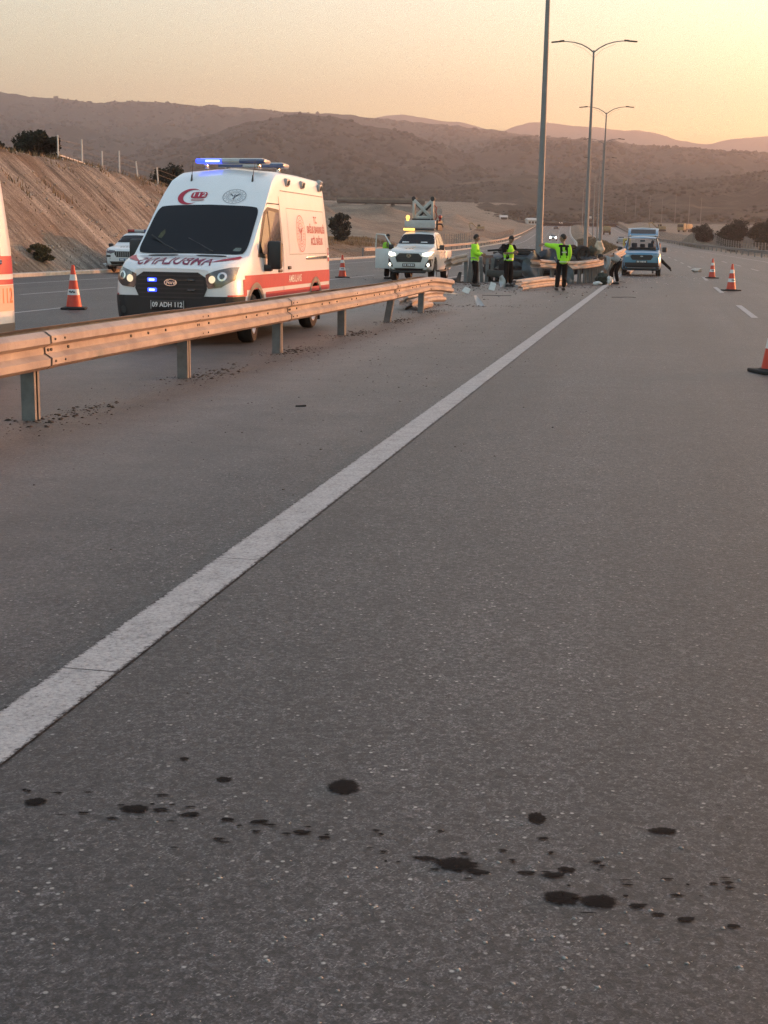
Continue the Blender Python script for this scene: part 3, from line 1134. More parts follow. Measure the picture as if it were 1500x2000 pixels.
def make_ambulance(loc, rz, label, second=False):
    t = empty('ambulance', loc, rz, label, 'ambulance', 'ambulances by the guard rail')
    def S(x, z0, a, lo, mid, be, sh, top, crown):
        return (x, [(0, z0), (a, z0), lo, mid, (be[0], be[1]), sh, top, (0, crown)])
    secs = [
        S(2.93, .36, .50, (.66, .40), (.74, .64), (.70, .92), (.60, 1.05), (.45, 1.075), 1.085),
        S(2.88, .33, .62, (.80, .38), (.86, .66), (.83, .94), (.72, 1.075), (.55, 1.105), 1.115),
        S(2.76, .30, .74, (.91, .36), (.95, .66), (.93, .96), (.83, 1.125), (.66, 1.165), 1.18),
        S(2.52, .28, .86, (1.00, .34), (1.02, .66), (1.00, .99), (.91, 1.17), (.76, 1.205), 1.22),
        S(2.25, .26, .92, (1.02, .33), (1.03, .67), (1.02, 1.02), (.95, 1.20), (.84, 1.235), 1.25),
        S(2.02, .25, .95, (1.02, .34), (1.03, .70), (1.03, 1.05), (.975, 1.235), (.89, 1.265), 1.28),
        S(1.70, .25, .95, (1.02, .34), (1.03, .72), (1.03, 1.10), (.965, 1.45), (.885, 1.505), 1.53),
        S(1.35, .25, .95, (1.02, .34), (1.03, .76), (1.03, 1.16), (.95, 1.71), (.875, 1.785), 1.81),
        S(1.06, .25, .95, (1.02, .34), (1.03, .78), (1.025, 1.24), (.94, 1.92), (.87, 2.005), 2.035),
        S(.80, .25, .95, (1.02, .34), (1.03, .80), (1.025, 1.30), (.93, 2.10), (.85, 2.20), 2.235),
        S(.52, .25, .95, (1.02, .34), (1.03, .80), (1.02, 1.34), (.915, 2.26), (.82, 2.40), 2.44),
        S(.22, .25, .95, (1.02, .34), (1.03, .80), (1.015, 1.36), (.90, 2.34), (.79, 2.51), 2.56),
        S(-.15, .25, .95, (1.02, .34), (1.03, .80), (1.015, 1.36), (.89, 2.37), (.77, 2.55), 2.61),
        S(-1.5, .25, .95, (1.02, .34), (1.03, .80), (1.015, 1.36), (.89, 2.37), (.77, 2.55), 2.61),
        S(-2.9, .27, .95, (1.02, .36), (1.03, .80), (1.01, 1.36), (.88, 2.35), (.76, 2.53), 2.59),
        S(-3.02, .30, .93, (1.00, .38), (1.01, .80), (.99, 1.36), (.86, 2.32), (.73, 2.50), 2.56),
        S(-3.07, .36, .88, (.96, .42), (.97, .80), (.95, 1.36), (.82, 2.28), (.70, 2.46), 2.51)]
    # denser sections, so that the sides and the nose curve smoothly
    dense = []
    for A, B in zip(secs, secs[1:]):
        n = max(1, int(abs(A[0] - B[0]) / 0.16))
        for i in range(n):
            f = i / n
            dense.append((A[0] + (B[0] - A[0]) * f, [(p[0] + (q[0] - p[0]) * f, p[1] + (q[1] - p[1]) * f) for p, q in zip(A[1], B[1])]))
    dense.append(secs[-1])
    fine = []
    for x, pts in dense:
        row = [pts[0]]
        for i in range(len(pts) - 1):
            p, q = pts[i], pts[i + 1]
            p0 = pts[max(i - 1, 0)]; q1 = pts[min(i + 2, len(pts) - 1)]
            for k in range(1, 4):
                f = k / 3
                lin = (p[0] + (q[0] - p[0]) * f, p[1] + (q[1] - p[1]) * f)
                if i >= 1 and i < len(pts) - 2:
                    cr = [0.5 * (2 * p[j] + (q[j] - p0[j]) * f + (2 * p0[j] - 5 * p[j] + 4 * q[j] - q1[j]) * f * f + (-p0[j] + 3 * p[j] - 3 * q[j] + q1[j]) * f**3) for j in (0, 1)]
                    lin = (lin[0] * .35 + cr[0] * .65, lin[1] * .35 + cr[1] * .65)
                row.append(lin)
        fine.append((x, row))
    mb = MB(); mb.loft(fine)
    body = mb.build('body', WHITE, t, 32)
    bv = bvh_of(body)
    ax_f, ax_r, wr = 1.90, -1.85, 0.355
    cut(body, [well(ax_f, sd_ * 1.0, (0.44, 0.37), 0.36, sd_) for sd_ in (1, -1)] + [well(ax_r, sd_ * 1.0, (0.44, 0.37), 0.36, sd_) for sd_ in (1, -1)])
    for x in (ax_f, ax_r):
        for sd_ in (1, -1):
            wheel(t, x, sd_ * 0.885, wr, 0.235, sd_, 8, steer=R(7) if x > 0 else 0)
            arch(t, bv, x, sd_, 0.43, 0.37, SILVER, 0.08)
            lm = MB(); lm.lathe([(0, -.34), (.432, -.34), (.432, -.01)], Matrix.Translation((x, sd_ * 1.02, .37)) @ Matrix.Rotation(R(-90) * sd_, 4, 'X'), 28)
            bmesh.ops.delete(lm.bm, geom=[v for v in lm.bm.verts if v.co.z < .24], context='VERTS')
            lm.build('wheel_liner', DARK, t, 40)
    # black front bumper and sills
    decal(bv, quad2d((-1.2, .24), (1.2, .24), (1.2, .70), (-1.2, .70), 40, 8), 'bumper', BLACKP, t, ((3.6, 0, 0), (0, 1, 0), (0, 0, 1)), 0.02)
    low = MB()
    low.box((2.88, 0, .46), (.10, 1.30, .10), bevel=.03)
    low.build('bumper_step', BLACKP, t)
    for sd_ in (1, -1):
        fr = LEFT if sd_ > 0 else RIGHT
        def X(x): return -x * sd_
        def side(bm, name, m, off=0.006, parent=t, th=0.0): return decal(bv, bm, name, m, parent, fr, off, th)
        def rect(x0, x1, z0, z1, n=8, m_=3, rc=0): return quad2d((X(x0), z0), (X(x1), z0), (X(x1), z1), (X(x0), z1), n, m_, rc)
        # corner of the bumper, wrapped round
        side(rect(2.46, 2.90, .30, .69, 6, 6), 'bumper_corner', BLACKP, 0.016)
        side(rect(1.38, -1.34, .30, .47, 14, 2), 'sill', SILVER, 0.012, th=0.01)
        side(rect(-2.36, -3.0, .36, .52, 6, 2), 'rear_skirt', SILVER, 0.012, th=0.01)
        # livery
        side(rect(2.50, 2.36, .70, .93, 4, 4), 'red_stripe', REDV, 0.007)
        z1, z2, z3, z4 = (1.07, 1.27, .955, 1.01) if second else (.78, .985, .64, .72)
        side(rect(2.40, -3.0, z1, z2, 44, 3), 'red_stripe', REDV, 0.006)
        side(rect(1.36, -3.0, z3, z4, 36, 2), 'red_stripe', REDV, 0.006)
        side(rect(2.86, 2.42, .66, .72, 4, 2), 'red_stripe', REDV, 0.007)
        side(rect(1.30, -1.30, .505, .545, 24, 1), 'rubbing_strip', SILVER, 0.016, th=.012)
        side(text2d('AMBULANS', .165, (X(-.42), .88), 1.0, .001, refine=True), 'lettering', LETTW, 0.011)
        # panel lines
        side(rect(.30, .285, .45, 2.16, 1, 24), 'door_gap', DARK, 0.004)
        side(rect(1.42, .30, 2.03, 2.045, 10, 1), 'door_gap', DARK, 0.004)
        side(rect(.16, -2.86, 2.245, 2.262, 24, 1), 'panel_crease', GREYT, 0.005)
        side(rect(-.12, -2.70, 1.985, 1.995, 24, 1), 'panel_crease', GREYT, 0.005)
        side(rect(-.10, -2.72, 1.265, 1.275, 24, 1), 'panel_crease', GREYT, 0.005)
        side(rect(-.11, -.12, 1.27, 1.99, 1, 12), 'panel_crease', GREYT, 0.005)
        side(rect(-2.70, -2.71, 1.27, 1.99, 1, 12), 'panel_crease', GREYT, 0.005)
        # front door window: triangle-like, with its dark frame
        win = [(X(1.60), 1.30), (X(.42), 1.22), (X(.40), 1.90), (X(.95), 1.93), (X(1.12), 1.86)]
        fo = side(poly2d([(X(1.72), 1.24), (X(.36), 1.16), (X(.345), 1.955), (X(.98), 1.98), (X(1.17), 1.90)], 4), 'window_frame', BLACKP, 0.006)
        side(poly2d(win, 4), 'door_window', GLASSW, 0.010, fo)
        side(rect(1.02, .985, 1.27, 1.92, 1, 8), 'window_bar', BLACKP, 0.014, fo)
        h_ = MB(); h_.box((.52, sd_ * 1.035, 1.02), (.20, .035, .045), bevel=.012)
        h_.build('door_handle', BLACKP, t)
        if sd_ > 0:
            h_ = MB(); h_.box((-.05, 1.04, 1.06), (.14, .035, .05), bevel=.012); h_.build('door_handle', BLACKP, t)
        rl = MB(); rl.box((-1.95, sd_ * 1.02, 1.205), (1.5, .05, .06), bevel=.015); rl.build('door_rail', CHROME, t)
        # crest and lettering
        side(crestbm((X(-.95), 1.60), .30, 1.0), 'emblem', mat('pink_vinyl', (0.62, 0.20, 0.19), .5, var=0), 0.007)
        side(staffbm((X(-.95), 1.60), .30, 1.0), 'emblem', REDV, 0.008)
        for s_, z, sz in (('T.C.', 1.83, .16), ('SAĞLIK BAKANLIĞI', 1.665, .165), ('ACİL SAĞLIK', 1.47, .165)):
            side(text2d(s_, sz, (X(-2.05), z), .92, .003, refine=True), 'lettering', REDV, 0.007)
        if not second: side(join2d(ring2d((X(-2.86), 1.30), .045, .07, 16), rect(-2.80, -2.93, 1.13, 1.20, 3, 2)), 'emblem', REDV, 0.007)
        if second:
            side(rect(-1.9, -2.99, .66, .945, 8, 3), 'number_panel', mat('peach_vinyl', (.70, .42, .34), .5, var=0), 0.009)
            side(text2d('112', .24, (X(-2.80), .82), .8, .002), 'lettering', LETTO, 0.012)
        # perimeter lights
        for x in (-.35, -1.35, -2.62):
            b_ = MB(); b_.box((x, sd_ * .895, 2.40), (.17, .07, .12), Matrix.Rotation(R(-14) * sd_, 3, 'X'), bevel=.012)
            q = b_.build('perimeter_light', SILVER, t)
            g = MB(); g.box((x, sd_ * .935, 2.395), (.11, .02, .085), Matrix.Rotation(R(-14) * sd_, 3, 'X'), bevel=.006)
            g.build('lens', LENS, q)
        b_ = MB(); b_.box((-2.80, sd_ * .85, 2.49), (.15, .08, .10), Matrix.Rotation(R(-30) * sd_, 3, 'X'), bevel=.012)
        b_.build('perimeter_light', SILVER, t)
        # mirror
        mm = MB()
        mm.box((1.36, sd_ * 1.19, 1.27), (.17, .24, .42), Matrix.Rotation(R(8) * sd_, 3, 'Z'), bevel=.05)
        mm.box((1.40, sd_ * 1.05, 1.08), (.12, .22, .10), bevel=.03)
        mm.build('mirror', BLACKP, t)
        # head lamp
        hl = [(sd_ * .55, .86), (sd_ * .56, 1.00), (sd_ * .70, 1.055), (sd_ * .88, 1.10), (sd_ * .955, 1.105), (sd_ * .955, .93), (sd_ * .80, .83), (sd_ * .60, .81)]
        lamp = decal(bv, poly2d(hl, 4), 'headlight', LENS, t, ((3.6, 0, 0), (0, 1, 0), (0, 0, 1)), 0.012)
        decal(bv, ring2d((sd_ * .66, .935), 0, .052, 16), 'lit_bulb', WARML, lamp, ((3.6, 0, 0), (0, 1, 0), (0, 0, 1)), 0.020)
        decal(bv, ring2d((sd_ * .80, .975), .035, .062, 16), 'reflector', CHROME, lamp, ((3.6, 0, 0), (0, 1, 0), (0, 0, 1)), 0.020)
        decal(bv, ring2d((sd_ * .78, .50), .0, .055, 14), 'fog_light', mat('fog_dark', (.05, .05, .05), .3, var=0), t, ((3.6, 0, 0), (0, 1, 0), (0, 0, 1)), 0.03)
    # windscreen with black border, wipers
    scr = ((1.6, 0, 1.7), (0, 1, 0), (-0.80, 0, 0.60))
    fo = decal(bv, quad2d((-.93, -.60), (.90, -.60), (.86, .57), (-.88, .57), 26, 16, .16), 'windscreen', SCREEN, t, scr, 0.010)
    wp = MB()
    for y0, y1, z1 in ((-.25, -.78, 1.56), (.35, -.15, 1.52)):
        wp.tube([(2.00, y0, 1.31), (1.86, (y0 + y1) / 2, 1.405), (1.74, y1, z1 - .02)], .011, 6)
    wp.build('wiper', BLACKP, t)
    decal(bv, quad2d((.66, -.52), (.80, -.52), (.80, -.44), (.70, -.44), 4, 3, .3), 'windscreen_sticker', mat('dull_sticker', (.16, .19, .17), .6, var=.3, scale=30), t, scr, 0.013)
    decal(bv, poly2d([(-.68, -.22), (-.61, -.24), (-.58, -.12), (-.61, -.02), (-.66, -.10)], 2), 'windscreen_reflection_vest', mat('dim_lime', (.05, .055, .025), .8, var=.6, scale=14), t, scr, 0.013)
    # bonnet vents and lettering
    HF = ((2.42, 0, 1.8), (0, 1, 0), (-0.975, 0, 0.225))
    for y in (-.40, .40):
        decal(bv, quad2d((y - .25, .02), (y + .25, .02), (y + .25, .15), (y - .25, .15), 8, 3, .6), 'bonnet_vent', BLACKP, t, HF, 0.008)
    decal(bv, text2d('AMBULANS', .50, (0, -.42), .47, .001, mirror=True, refine=True), 'lettering', mat('dark_red_vinyl', (.20, .012, .05), .45, var=0), t, HF, 0.008)
    for sd_ in (1, -1):
        arc = [(sd_ * (.56 + .36 * math.sin(a)), -.50 + .62 * a) for a in (0, .2, .4, .6, .8, 1.0)]
        arc2 = [(sd_ * (.56 + .36 * math.sin(a) + .11 * math.sin(math.pi * a * .85)), -.52 + .62 * a - .04 * a) for a in (1.0, .8, .6, .4, .2)]
        decal(bv, poly2d(arc + arc2, 3), 'red_swoosh', REDV, t, HF, 0.008)
    # grille with bars, oval badge and two blue flashers
    GF = ((3.6, 0, 0), (0, 1, 0), (0, 0, 1))
    gr = decal(bv, poly2d([(-.44, 1.03), (.44, 1.03), (.56, .96), (.58, .80), (.50, .64), (-.50, .64), (-.58, .80), (-.56, .96)], 4), 'grille', BLACKP, t, GF, 0.014)
    for z in (.68, .74, .80, .86, .92, .98):
        hw = .48 + .06 * math.sin((z - .64) / .4 * math.pi)
        decal(bv, quad2d((-hw, z - .010), (hw, z - .010), (hw, z + .010), (-hw, z + .010), 20, 1), 'grille_bar', mat('grille_bar', (.035, .035, .038), .35, var=0), gr, GF, 0.024)
    decal(bv, ring2d((0, .885), .0, .046, 28, sx=2.1), 'badge', mat('badge_dark', (.02, .03, .06), .2, var=0), t, GF, 0.032)
    decal(bv, ring2d((0, .885), .041, .050, 28, sx=2.1), 'badge_rim', CHROME, t, GF, 0.035)
    decal(bv, text2d('Ford', .07, (0, .885), 1.15, .002, shear=.3), 'badge_lettering', CHROME, t, GF, 0.036)
    for z in (.78, .92):
        f = MB(); f.box((2.955, -.30, z), (.03, .15, .055), bevel=.012)
        q = f.build('blue_flasher', BLUEL, t)
        f = MB(); f.box((2.972, -.30, z), (.012, .09, .030), bevel=.004); f.build('lit_core', BLUECORE, q)
        f = MB(); f.box((2.955, .33, z), (.03, .12, .03), bevel=.008); f.build('flasher', mat('smoked', (.05, .05, .055), .2, var=0), t)
    # number plate
    p_ = MB(); p_.box((2.968, -.05, .575), (.02, .54, .125), bevel=.004); pl = p_.build('number_plate', PLATEM, t)
    decal(bv, text2d('09 ADH 112', .095, (-.05, .575), 1.0, .002), 'plate_lettering', LETTW, pl, ((2.976, 0, 0), (0, 1, 0), (0, 0, 1)), 0.0)
    q = pl.children[0]
    for v in q.data.vertices: v.co.x = 2.982
    for y, wd in ((-.315, .006), (.215, .006)):
        f = MB(); f.box((2.9805, y, .575), (.003, wd, .12)); f.build('plate_border', LETTW, pl)
    # emblems on the forehead
    FF_ = ((.85, 0, 2.7), (0, 1, 0), (-0.78, 0, 0.62))
    def fh(z):   # v coordinate on that frame for a height z at the skin
        return z
    decal(bv, crescent2d((-.42, -.42), .205, .045, .05), 'crescent_emblem', REDV, t, FF_, 0.008)
    decal(bv, quad2d((-.40, -.47), (-.12, -.47), (-.12, -.31), (-.40, -.31), 4, 4, .4), 'number_badge', REDV, t, FF_, 0.009)
    decal(bv, text2d('112', .14, (-.26, -.39), 1.25, .001, refine=True), 'lettering', LETTW, t, FF_, 0.013)
    decal(bv, quad2d((-.38, -.535), (-.14, -.535), (-.14, -.485), (-.38, -.485), 4, 2, .4), 'number_badge', mat('grey_red', (.5, .28, .28), .5, var=0), t, FF_, 0.009)
    decal(bv, crestbm((.36, -.41), .185, 1.08), 'emblem', GREYT, t, FF_, 0.008)
    decal(bv, staffbm((.36, -.41), .185, 1.08), 'emblem', mat('navy_vinyl', (.04, .05, .08), .5, var=0), t, FF_, 0.009)
    # light bars on the roof
    for x, lit in ((-.02, True), (-1.20, False)):
        bar = MB(); bar.box((x, .04, 2.70), (.34, 1.24, .07), bevel=.03)
        bo = bar.build('light_bar', SILVER, t)
        tp = MB(); tp.box((x, .04, 2.738), (.28, 1.12, .016), bevel=.006); tp.build('bar_lid', WHITE, bo)
        l_ = MB(); l_.box((x + .10, -.36, 2.70), (.20, .46, .072), bevel=.02); lo = l_.build('beacon_lens', BLUEL if lit else BLUEOFF, bo)
        if lit:
            l_ = MB(); l_.box((x + .195, -.28, 2.70), (.02, .26, .035), bevel=.008); l_.build('lit_core', BLUECORE, lo)
        l_ = MB(); l_.box((x + .10, .42, 2.70), (.18, .46, .07), bevel=.02); l_.build('beacon_lens', BLUEOFF, bo)
        for y in (-.45, .5):
            f = MB(); f.box((x, y, 2.64), (.10, .06, .10), bevel=.01); f.build('bar_foot', CHROME, bo)
    for y in (-.52, .56):
        a_ = MB(); a_.cyl((.56, y, 2.40), (.44, y * 1.02, 2.70), .007, .003, 6); a_.cyl((.57, y, 2.36), (.54, y, 2.47), .02, .012, 8)
        a_.build('aerial', BLACKP, t)
    # rear lamps and mud flaps
    for sd_ in (1, -1):
        f = MB(); f.box((-3.06, sd_ * .90, 1.15), (.05, .10, .55), bevel=.015); f.build('tail_lamp', REDOFF, t)
        f = MB(); f.box((-2.36, sd_ * .86, .24), (.015, .26, .24)); f.build('mud_flap', RUBBER, t)
    f = MB(); f.box((-3.09, 0, .47), (.10, 1.86, .17), bevel=.03); f.build('rear_bumper', SILVER, t)
    return t


def heading(hx, hy):
    return math.atan2(hy, hx)

A1 = make_ambulance((-2.51, 22.2, 0), heading(-.181, -.983), 'white ambulance with red stripes and a lit blue roof beacon behind the guard rail')
A1.scale = (1, .91, 1)
A2 = make_ambulance((0, 0, 0), 0, 'tail of a second white ambulance with a 112 panel, cut off by the frame edge', True)
A2.location = (-5.86, 12.98, 0)
A2.rotation_euler = (0, 0, heading(-.1925, -.981))


# ------------------------------------------------------------------ cars: a lofted shell from stations along the length
def shell(stations, sub=0.18):
    """stations: (x, z0, z_top, hw_low, hw_belt, z_belt, hw_top)"""
    secs = []
    for A, B in zip(stations, stations[1:]):
        n = max(1, int(abs(A[0] - B[0]) / sub))
        for i in range(n):
            f = i / n
            secs.append([a + (b - a) * f for a, b in zip(A, B)])
    secs.append(list(stations[-1]))
    rows = []
    for x, z0, zt, hl, hb, zb, ht_ in secs:
        zb = min(zb, zt - 0.06)
        h = zt - zb
        rows.append((x, [(0, z0), (hl * .86, z0), (hl * .97, z0 + .06), (hl, z0 + .16), (hl, z0 + (zb - z0) * .55), (hb * .995, z0 + (zb - z0) * .85), (hb * .97, zb),
                         (hb * .97 + (ht_ - hb * .97) * .45, zb + h * .45), (ht_ + .015, zb + h * .84), (ht_ - .05, zb + h * .95), (ht_ * .70, zb + h * .99), (0, zt + 0.012)]))
    mb = MB(); mb.loft(rows)
    return mb


def car_shell(name, stations, m, parent, wells=None, sub=0.18):
    o = shell(stations, sub).build(name, m, parent, 34)
    bv = bvh_of(o)
    if wells:
        cut(o, [well(x, s_ * y, (r, zc), .30, s_) for x, y, r, zc in wells for s_ in (1, -1)])
    return o, bv

def sidefn(bv, sd_):
    fr = LEFT if sd_ > 0 else RIGHT
    def X(x): return -x * sd_
    def poly(pts, name, m, parent, off=.006, cuts=3, th=0.0):
        return decal(bv, poly2d([(X(x), z) for x, z in pts], cuts), name, m, parent, fr, off, th)
    return X, poly, fr


# ------------------------------------------------------------------ white double-cab pickup with a lifting frame
PICKW = mat('pickup_white', (0.66, 0.655, 0.64), 0.32, var=0.06, scale=3, coat=0.3)

CLEARG = mat('clear_glass', (.05, .06, .06), .05, var=0)
CLEARG.node_tree.nodes['Principled BSDF'].inputs['Alpha'].default_value = .3

def make_pickup(loc, rz):
    t = empty('pickup_truck', loc, rz, 'white double cab pickup with amber lights, open door and a lifting frame on its bed', 'pickup truck')
    cab = [(2.66, .50, .98, .62, .62, .90, .55), (2.60, .42, 1.06, .80, .80, .98, .70), (2.42, .36, 1.12, .90, .90, 1.05, .78), (2.1, .34, 1.17, .925, .92, 1.08, .80),
           (1.45, .34, 1.23, .925, .92, 1.12, .80), (1.22, .34, 1.25, .925, .92, 1.13, .79), (.85, .34, 1.48, .925, .915, 1.14, .74), (.45, .34, 1.74, .925, .915, 1.15, .69), (.15, .34, 1.80, .925, .915, 1.15, .67),
           (-.6, .34, 1.81, .925, .915, 1.15, .67), (-1.0, .34, 1.77, .925, .915, 1.15, .67), (-1.14, .36, 1.70, .925, .91, 1.15, .66), (-1.20, .40, 1.30, .92, .90, 1.14, .68)]
    W = [(1.58, .93, .43, .40)]
    body, bv = car_shell('cab', cab, PICKW, t, W)
    bed = MB()
    bed.box((-1.95, 0, .74), (1.46, 1.84, .74), bevel=.06)
    b = bed.build('bed', PICKW, t, 32)
    cm = MB(); cm.box((-1.95, 0, .98), (1.30, 1.60, .5))
    cut(b, [cm.mesh('c'), well(-1.53, .93, (.43, .40), .25, 1), well(-1.53, -.93, (.43, .40), .25, -1)])
    for x in (1.58, -1.53):
        for s_ in (1, -1): wheel(t, x, s_ * .80, .385, .26, s_, 6)
    for s_ in (1, -1):
        arch(t, bv, 1.58, s_, .43, .40, BLACKP, .05)
        X, poly, fr = sidefn(bv, s_)
        poly([(.95, 1.17), (-1.05, 1.17), (-.98, 1.70), (.22, 1.72), (.52, 1.60)], 'window_frame', BLACKP, t, .005)
        poly([(.80, 1.19), (.05, 1.18), (.05, 1.68), (.24, 1.68), (.50, 1.57)], 'side_window', GLASSW, t, .010)
        poly([(-.06, 1.18), (-.92, 1.18), (-.88, 1.67), (-.06, 1.68)], 'side_window', GLASSW, t, .010)
        poly([(.0, .45), (.015, .45), (.015, 1.16), (.0, 1.16)], 'door_gap', DARK, t, .004, 1)
        poly([(1.06, .45), (1.075, .45), (1.075, 1.14), (1.06, 1.14)], 'door_gap', DARK, t, .004, 1)
        poly([(-1.0, .6), (-.985, .6), (-.985, 1.15), (-1.0, 1.15)], 'door_gap', DARK, t, .004, 1)
        for x in (.14, -.86):
            h_ = MB(); h_.box((x, s_ * .93, 1.05), (.16, .04, .04), bevel=.012); h_.build('door_handle', CHROME, t)
        st = MB(); st.box((.1, s_ * .95, .36), (2.0, .14, .05), bevel=.015); st.build('side_step', BLACKP, t)
        mm = MB(); mm.box((.98, s_ * 1.09, 1.22), (.12, .22, .18), bevel=.04); mm.box((.95, s_ * .96, 1.15), (.08, .16, .05)); mm.build('mirror', BLACKP if s_ > 0 else BLACKP, t)
        lamp = decal(bv, poly2d([(s_ * .55, .93), (s_ * .57, 1.00), (s_ * .80, 1.05), (s_ * .90, 1.06), (s_ * .89, .95), (s_ * .74, .89)], 3), 'headlight', COOLL, t, ((3.4, 0, 0), (0, 1, 0), (0, 0, 1)), .012)
        f = MB(); f.sphere((2.57, s_ * .78, .60), .07, 8); f.build('fog_lamp', COOLL, t)
        decal(bv, poly2d([(s_ * .66, .52), (s_ * .90, .54), (s_ * .92, .80), (s_ * .84, .82), (s_ * .70, .64)], 2), 'fog_surround', BLACKP, t, ((3.4, 0, 0), (0, 1, 0), (0, 0, 1)), .01)
        tl = MB(); tl.box((-2.66, s_ * .86, .92), (.04, .12, .32), bevel=.01); tl.build('tail_lamp', REDOFF, t)
    F3 = ((3.4, 0, 0), (0, 1, 0), (0, 0, 1))
    gr = decal(bv, poly2d([(-.40, 1.0), (.40, 1.0), (.56, .86), (.50, .69), (-.50, .69), (-.56, .86)], 3), 'grille', BLACKP, t, F3, .014)
    for z in (.745, .81, .875, .94):
        decal(bv, quad2d((-.47, z - .008), (.47, z - .008), (.47, z + .008), (-.47, z + .008), 12, 1), 'grille_bar', mat('grille_bar', (.035, .035, .038), .35, var=0), gr, F3, .02)
    decal(bv, join2d(ring2d((0, .915), .052, .066, 24, sx=1.45), ring2d((0, .935), .030, .040, 20, sx=1.5), ring2d((0, .915), .045, .055, 20, sx=.45)), 'badge', CHROME, t, F3, .028)
    decal(bv, quad2d((-.55, .40), (.55, .40), (.62, .47), (-.62, .47), 10, 2), 'lower_grille', BLACKP, t, F3, .012)
    p_ = MB(); p_.box((2.685, 0, .585), (.02, .52, .115), bevel=.004); pl = p_.build('number_plate', PLATEM, t)
    for y in (-.19, -.12, -.02, .05, .12, .19):
        q = MB(); q.box((2.697, y, .585), (.004, .04, .07)); q.build('plate_character', LETTW, pl)
    decal(bv, quad2d((-.80, -.30), (.80, -.30), (.66, .36), (-.66, .36), 20, 8, .2), 'windscreen', SCREEN, t, ((.85, 0, 1.53), (0, 1, 0), (-.80, 0, .60)), .010)
    decal(bv, quad2d((-.62, -.22), (-.30, -.22), (-.34, -.17), (-.60, -.15), 4, 2), 'paper', LETTW, t, ((.85, 0, 1.53), (0, 1, 0), (-.80, 0, .60)), .013)
    decal(bv, quad2d((.18, -.22), (.48, -.22), (.44, -.16), (.20, -.17), 4, 2), 'paper', LETTW, t, ((.85, 0, 1.53), (0, 1, 0), (-.80, 0, .60)), .013)
    HF = ((1.95, 0, 1.6), (0, 1, 0), (-1, 0, 0.1))
    decal(bv, join2d(ring2d((0, .30), .0, .07, 14, sx=1.5)), 'bonnet_emblem', mat('ochre_vinyl', (.45, .33, .12), .5, var=0), t, HF, .006)
    for y in (-.20, -.06, .06):
        decal(bv, quad2d((y - .04, -.32), (y + .06, -.32), (y + .02, -.22), (y - .03, -.22), 3, 2), 'bonnet_lettering', PLATEM, t, HF, .006)
    # the open door on the right-hand side of the cab (image left), hinged at its front edge
    dr = MB()
    dr.box((-.50, 0, .78), (1.02, .05, .74), bevel=.02)
    dd = empty('door', (1.04, -.96, 0)); dd.parent = t; dd.rotation_euler = (0, 0, R(62))
    dro = dr.build('door_panel', PICKW, dd, 30)
    fr_ = MB(); fr_.tube([(-.06, 0, 1.16), (-.52, .02, 1.66), (-.98, .02, 1.68), (-1.0, 0, 1.16)], .028, 8); fr_.build('window_frame', PICKW, dd)
    gl = MB(); gl.bm.faces.new([gl.bm.verts.new(v) for v in ((-.10, .005, 1.15), (-.53, .02, 1.63), (-.96, .02, 1.65), (-.98, .005, 1.15))]); gl.build('door_glass', CLEARG, dd)
    op = decal(bv, poly2d([(1.03, .46), (.02, .46), (.02, 1.14), (1.03, 1.14)], 2), 'door_opening', DARK, t, RIGHT, .007)
    # lit amber bar and boxes on the roof
    lb = MB(); lb.box((.20, -.02, 1.875), (.24, 1.30, .075), bevel=.03); bo = lb.build('light_bar', BLACKP, t)
    lb = MB(); lb.box((.24, -.46, 1.875), (.24, .50, .085), bevel=.03); lb.build('lit_lens', AMBERL, bo)
    # platform, lifting frame of two masts and crossed struts, lamps
    pf = MB(); pf.box((-1.1, -.12, 2.08), (1.5, 1.36, .30), bevel=.05); pf.build('platform', mat('platform_grey', (.40, .41, .42), .5, var=.1), t)
    pf = MB(); pf.box((-1.15, .60, 2.05), (1.2, .08, .40), bevel=.02); pf.tube([(-.7, .64, 2.1), (-.6, .80, 2.08), (-.55, .86, 1.98)], .03, 6); pf.build('side_guard', BLACKP, t)
    for y in (-.46, .36):
        for x in (-.70, -.86):
            pf = MB(); pf.box((x, y, 2.62), (.10, .11, .86), bevel=.01); pf.build('mast', SILVER if x > -.8 else BLACKP, t)
        pf = MB(); pf.cyl((-.62, y, 3.03), (-.92, y, 3.03), .09, n=16); pf.build('pulley', BLACKP, t)
    for a, b_ in (((-.64, -.44, 2.98), (-.64, .34, 2.30)), ((-.68, .34, 2.98), (-.68, -.44, 2.30))):
        d = Vector(b_) - Vector(a)
        pf = MB(); pf.box((Vector(a) + Vector(b_)) / 2, (.05, d.length, .12), Matrix.Rotation(math.atan2(d.z, d.y), 3, 'X'), bevel=.006)
        pf.build('strut', SILVER, t)
    for a, b_ in (((-.88, -.44, 2.90), (-.88, .34, 2.22)), ((-.92, .34, 2.90), (-.92, -.44, 2.22))):
        d = Vector(b_) - Vector(a)
        pf = MB(); pf.box((Vector(a) + Vector(b_)) / 2, (.05, d.length, .10), Matrix.Rotation(math.atan2(d.z, d.y), 3, 'X'))
        pf.build('strut', BLACKP, t)
    pf = MB(); pf.box((-.76, -.05, 2.26), (.26, .94, .07), bevel=.01); pf.build('cross_beam', BLACKP, t)
    pf = MB(); pf.box((-.66, -.05, 2.34), (.06, .60, .11), bevel=.01); pf.build('cross_beam', SILVER, t)
    pf = MB(); pf.sphere((-.40, -.66, 2.33), .085, 10); pf.cyl((-.40, -.66, 2.20), (-.40, -.66, 2.28), .06, n=10); pf.build('lit_beacon', AMBERL, t)
    pf = MB(); pf.sphere((-.70, .70, 2.36), .085, 10); pf.cyl((-.70, .68, 2.20), (-.70, .70, 2.30), .04, n=8); pf.build('red_beacon', REDOFF, t)
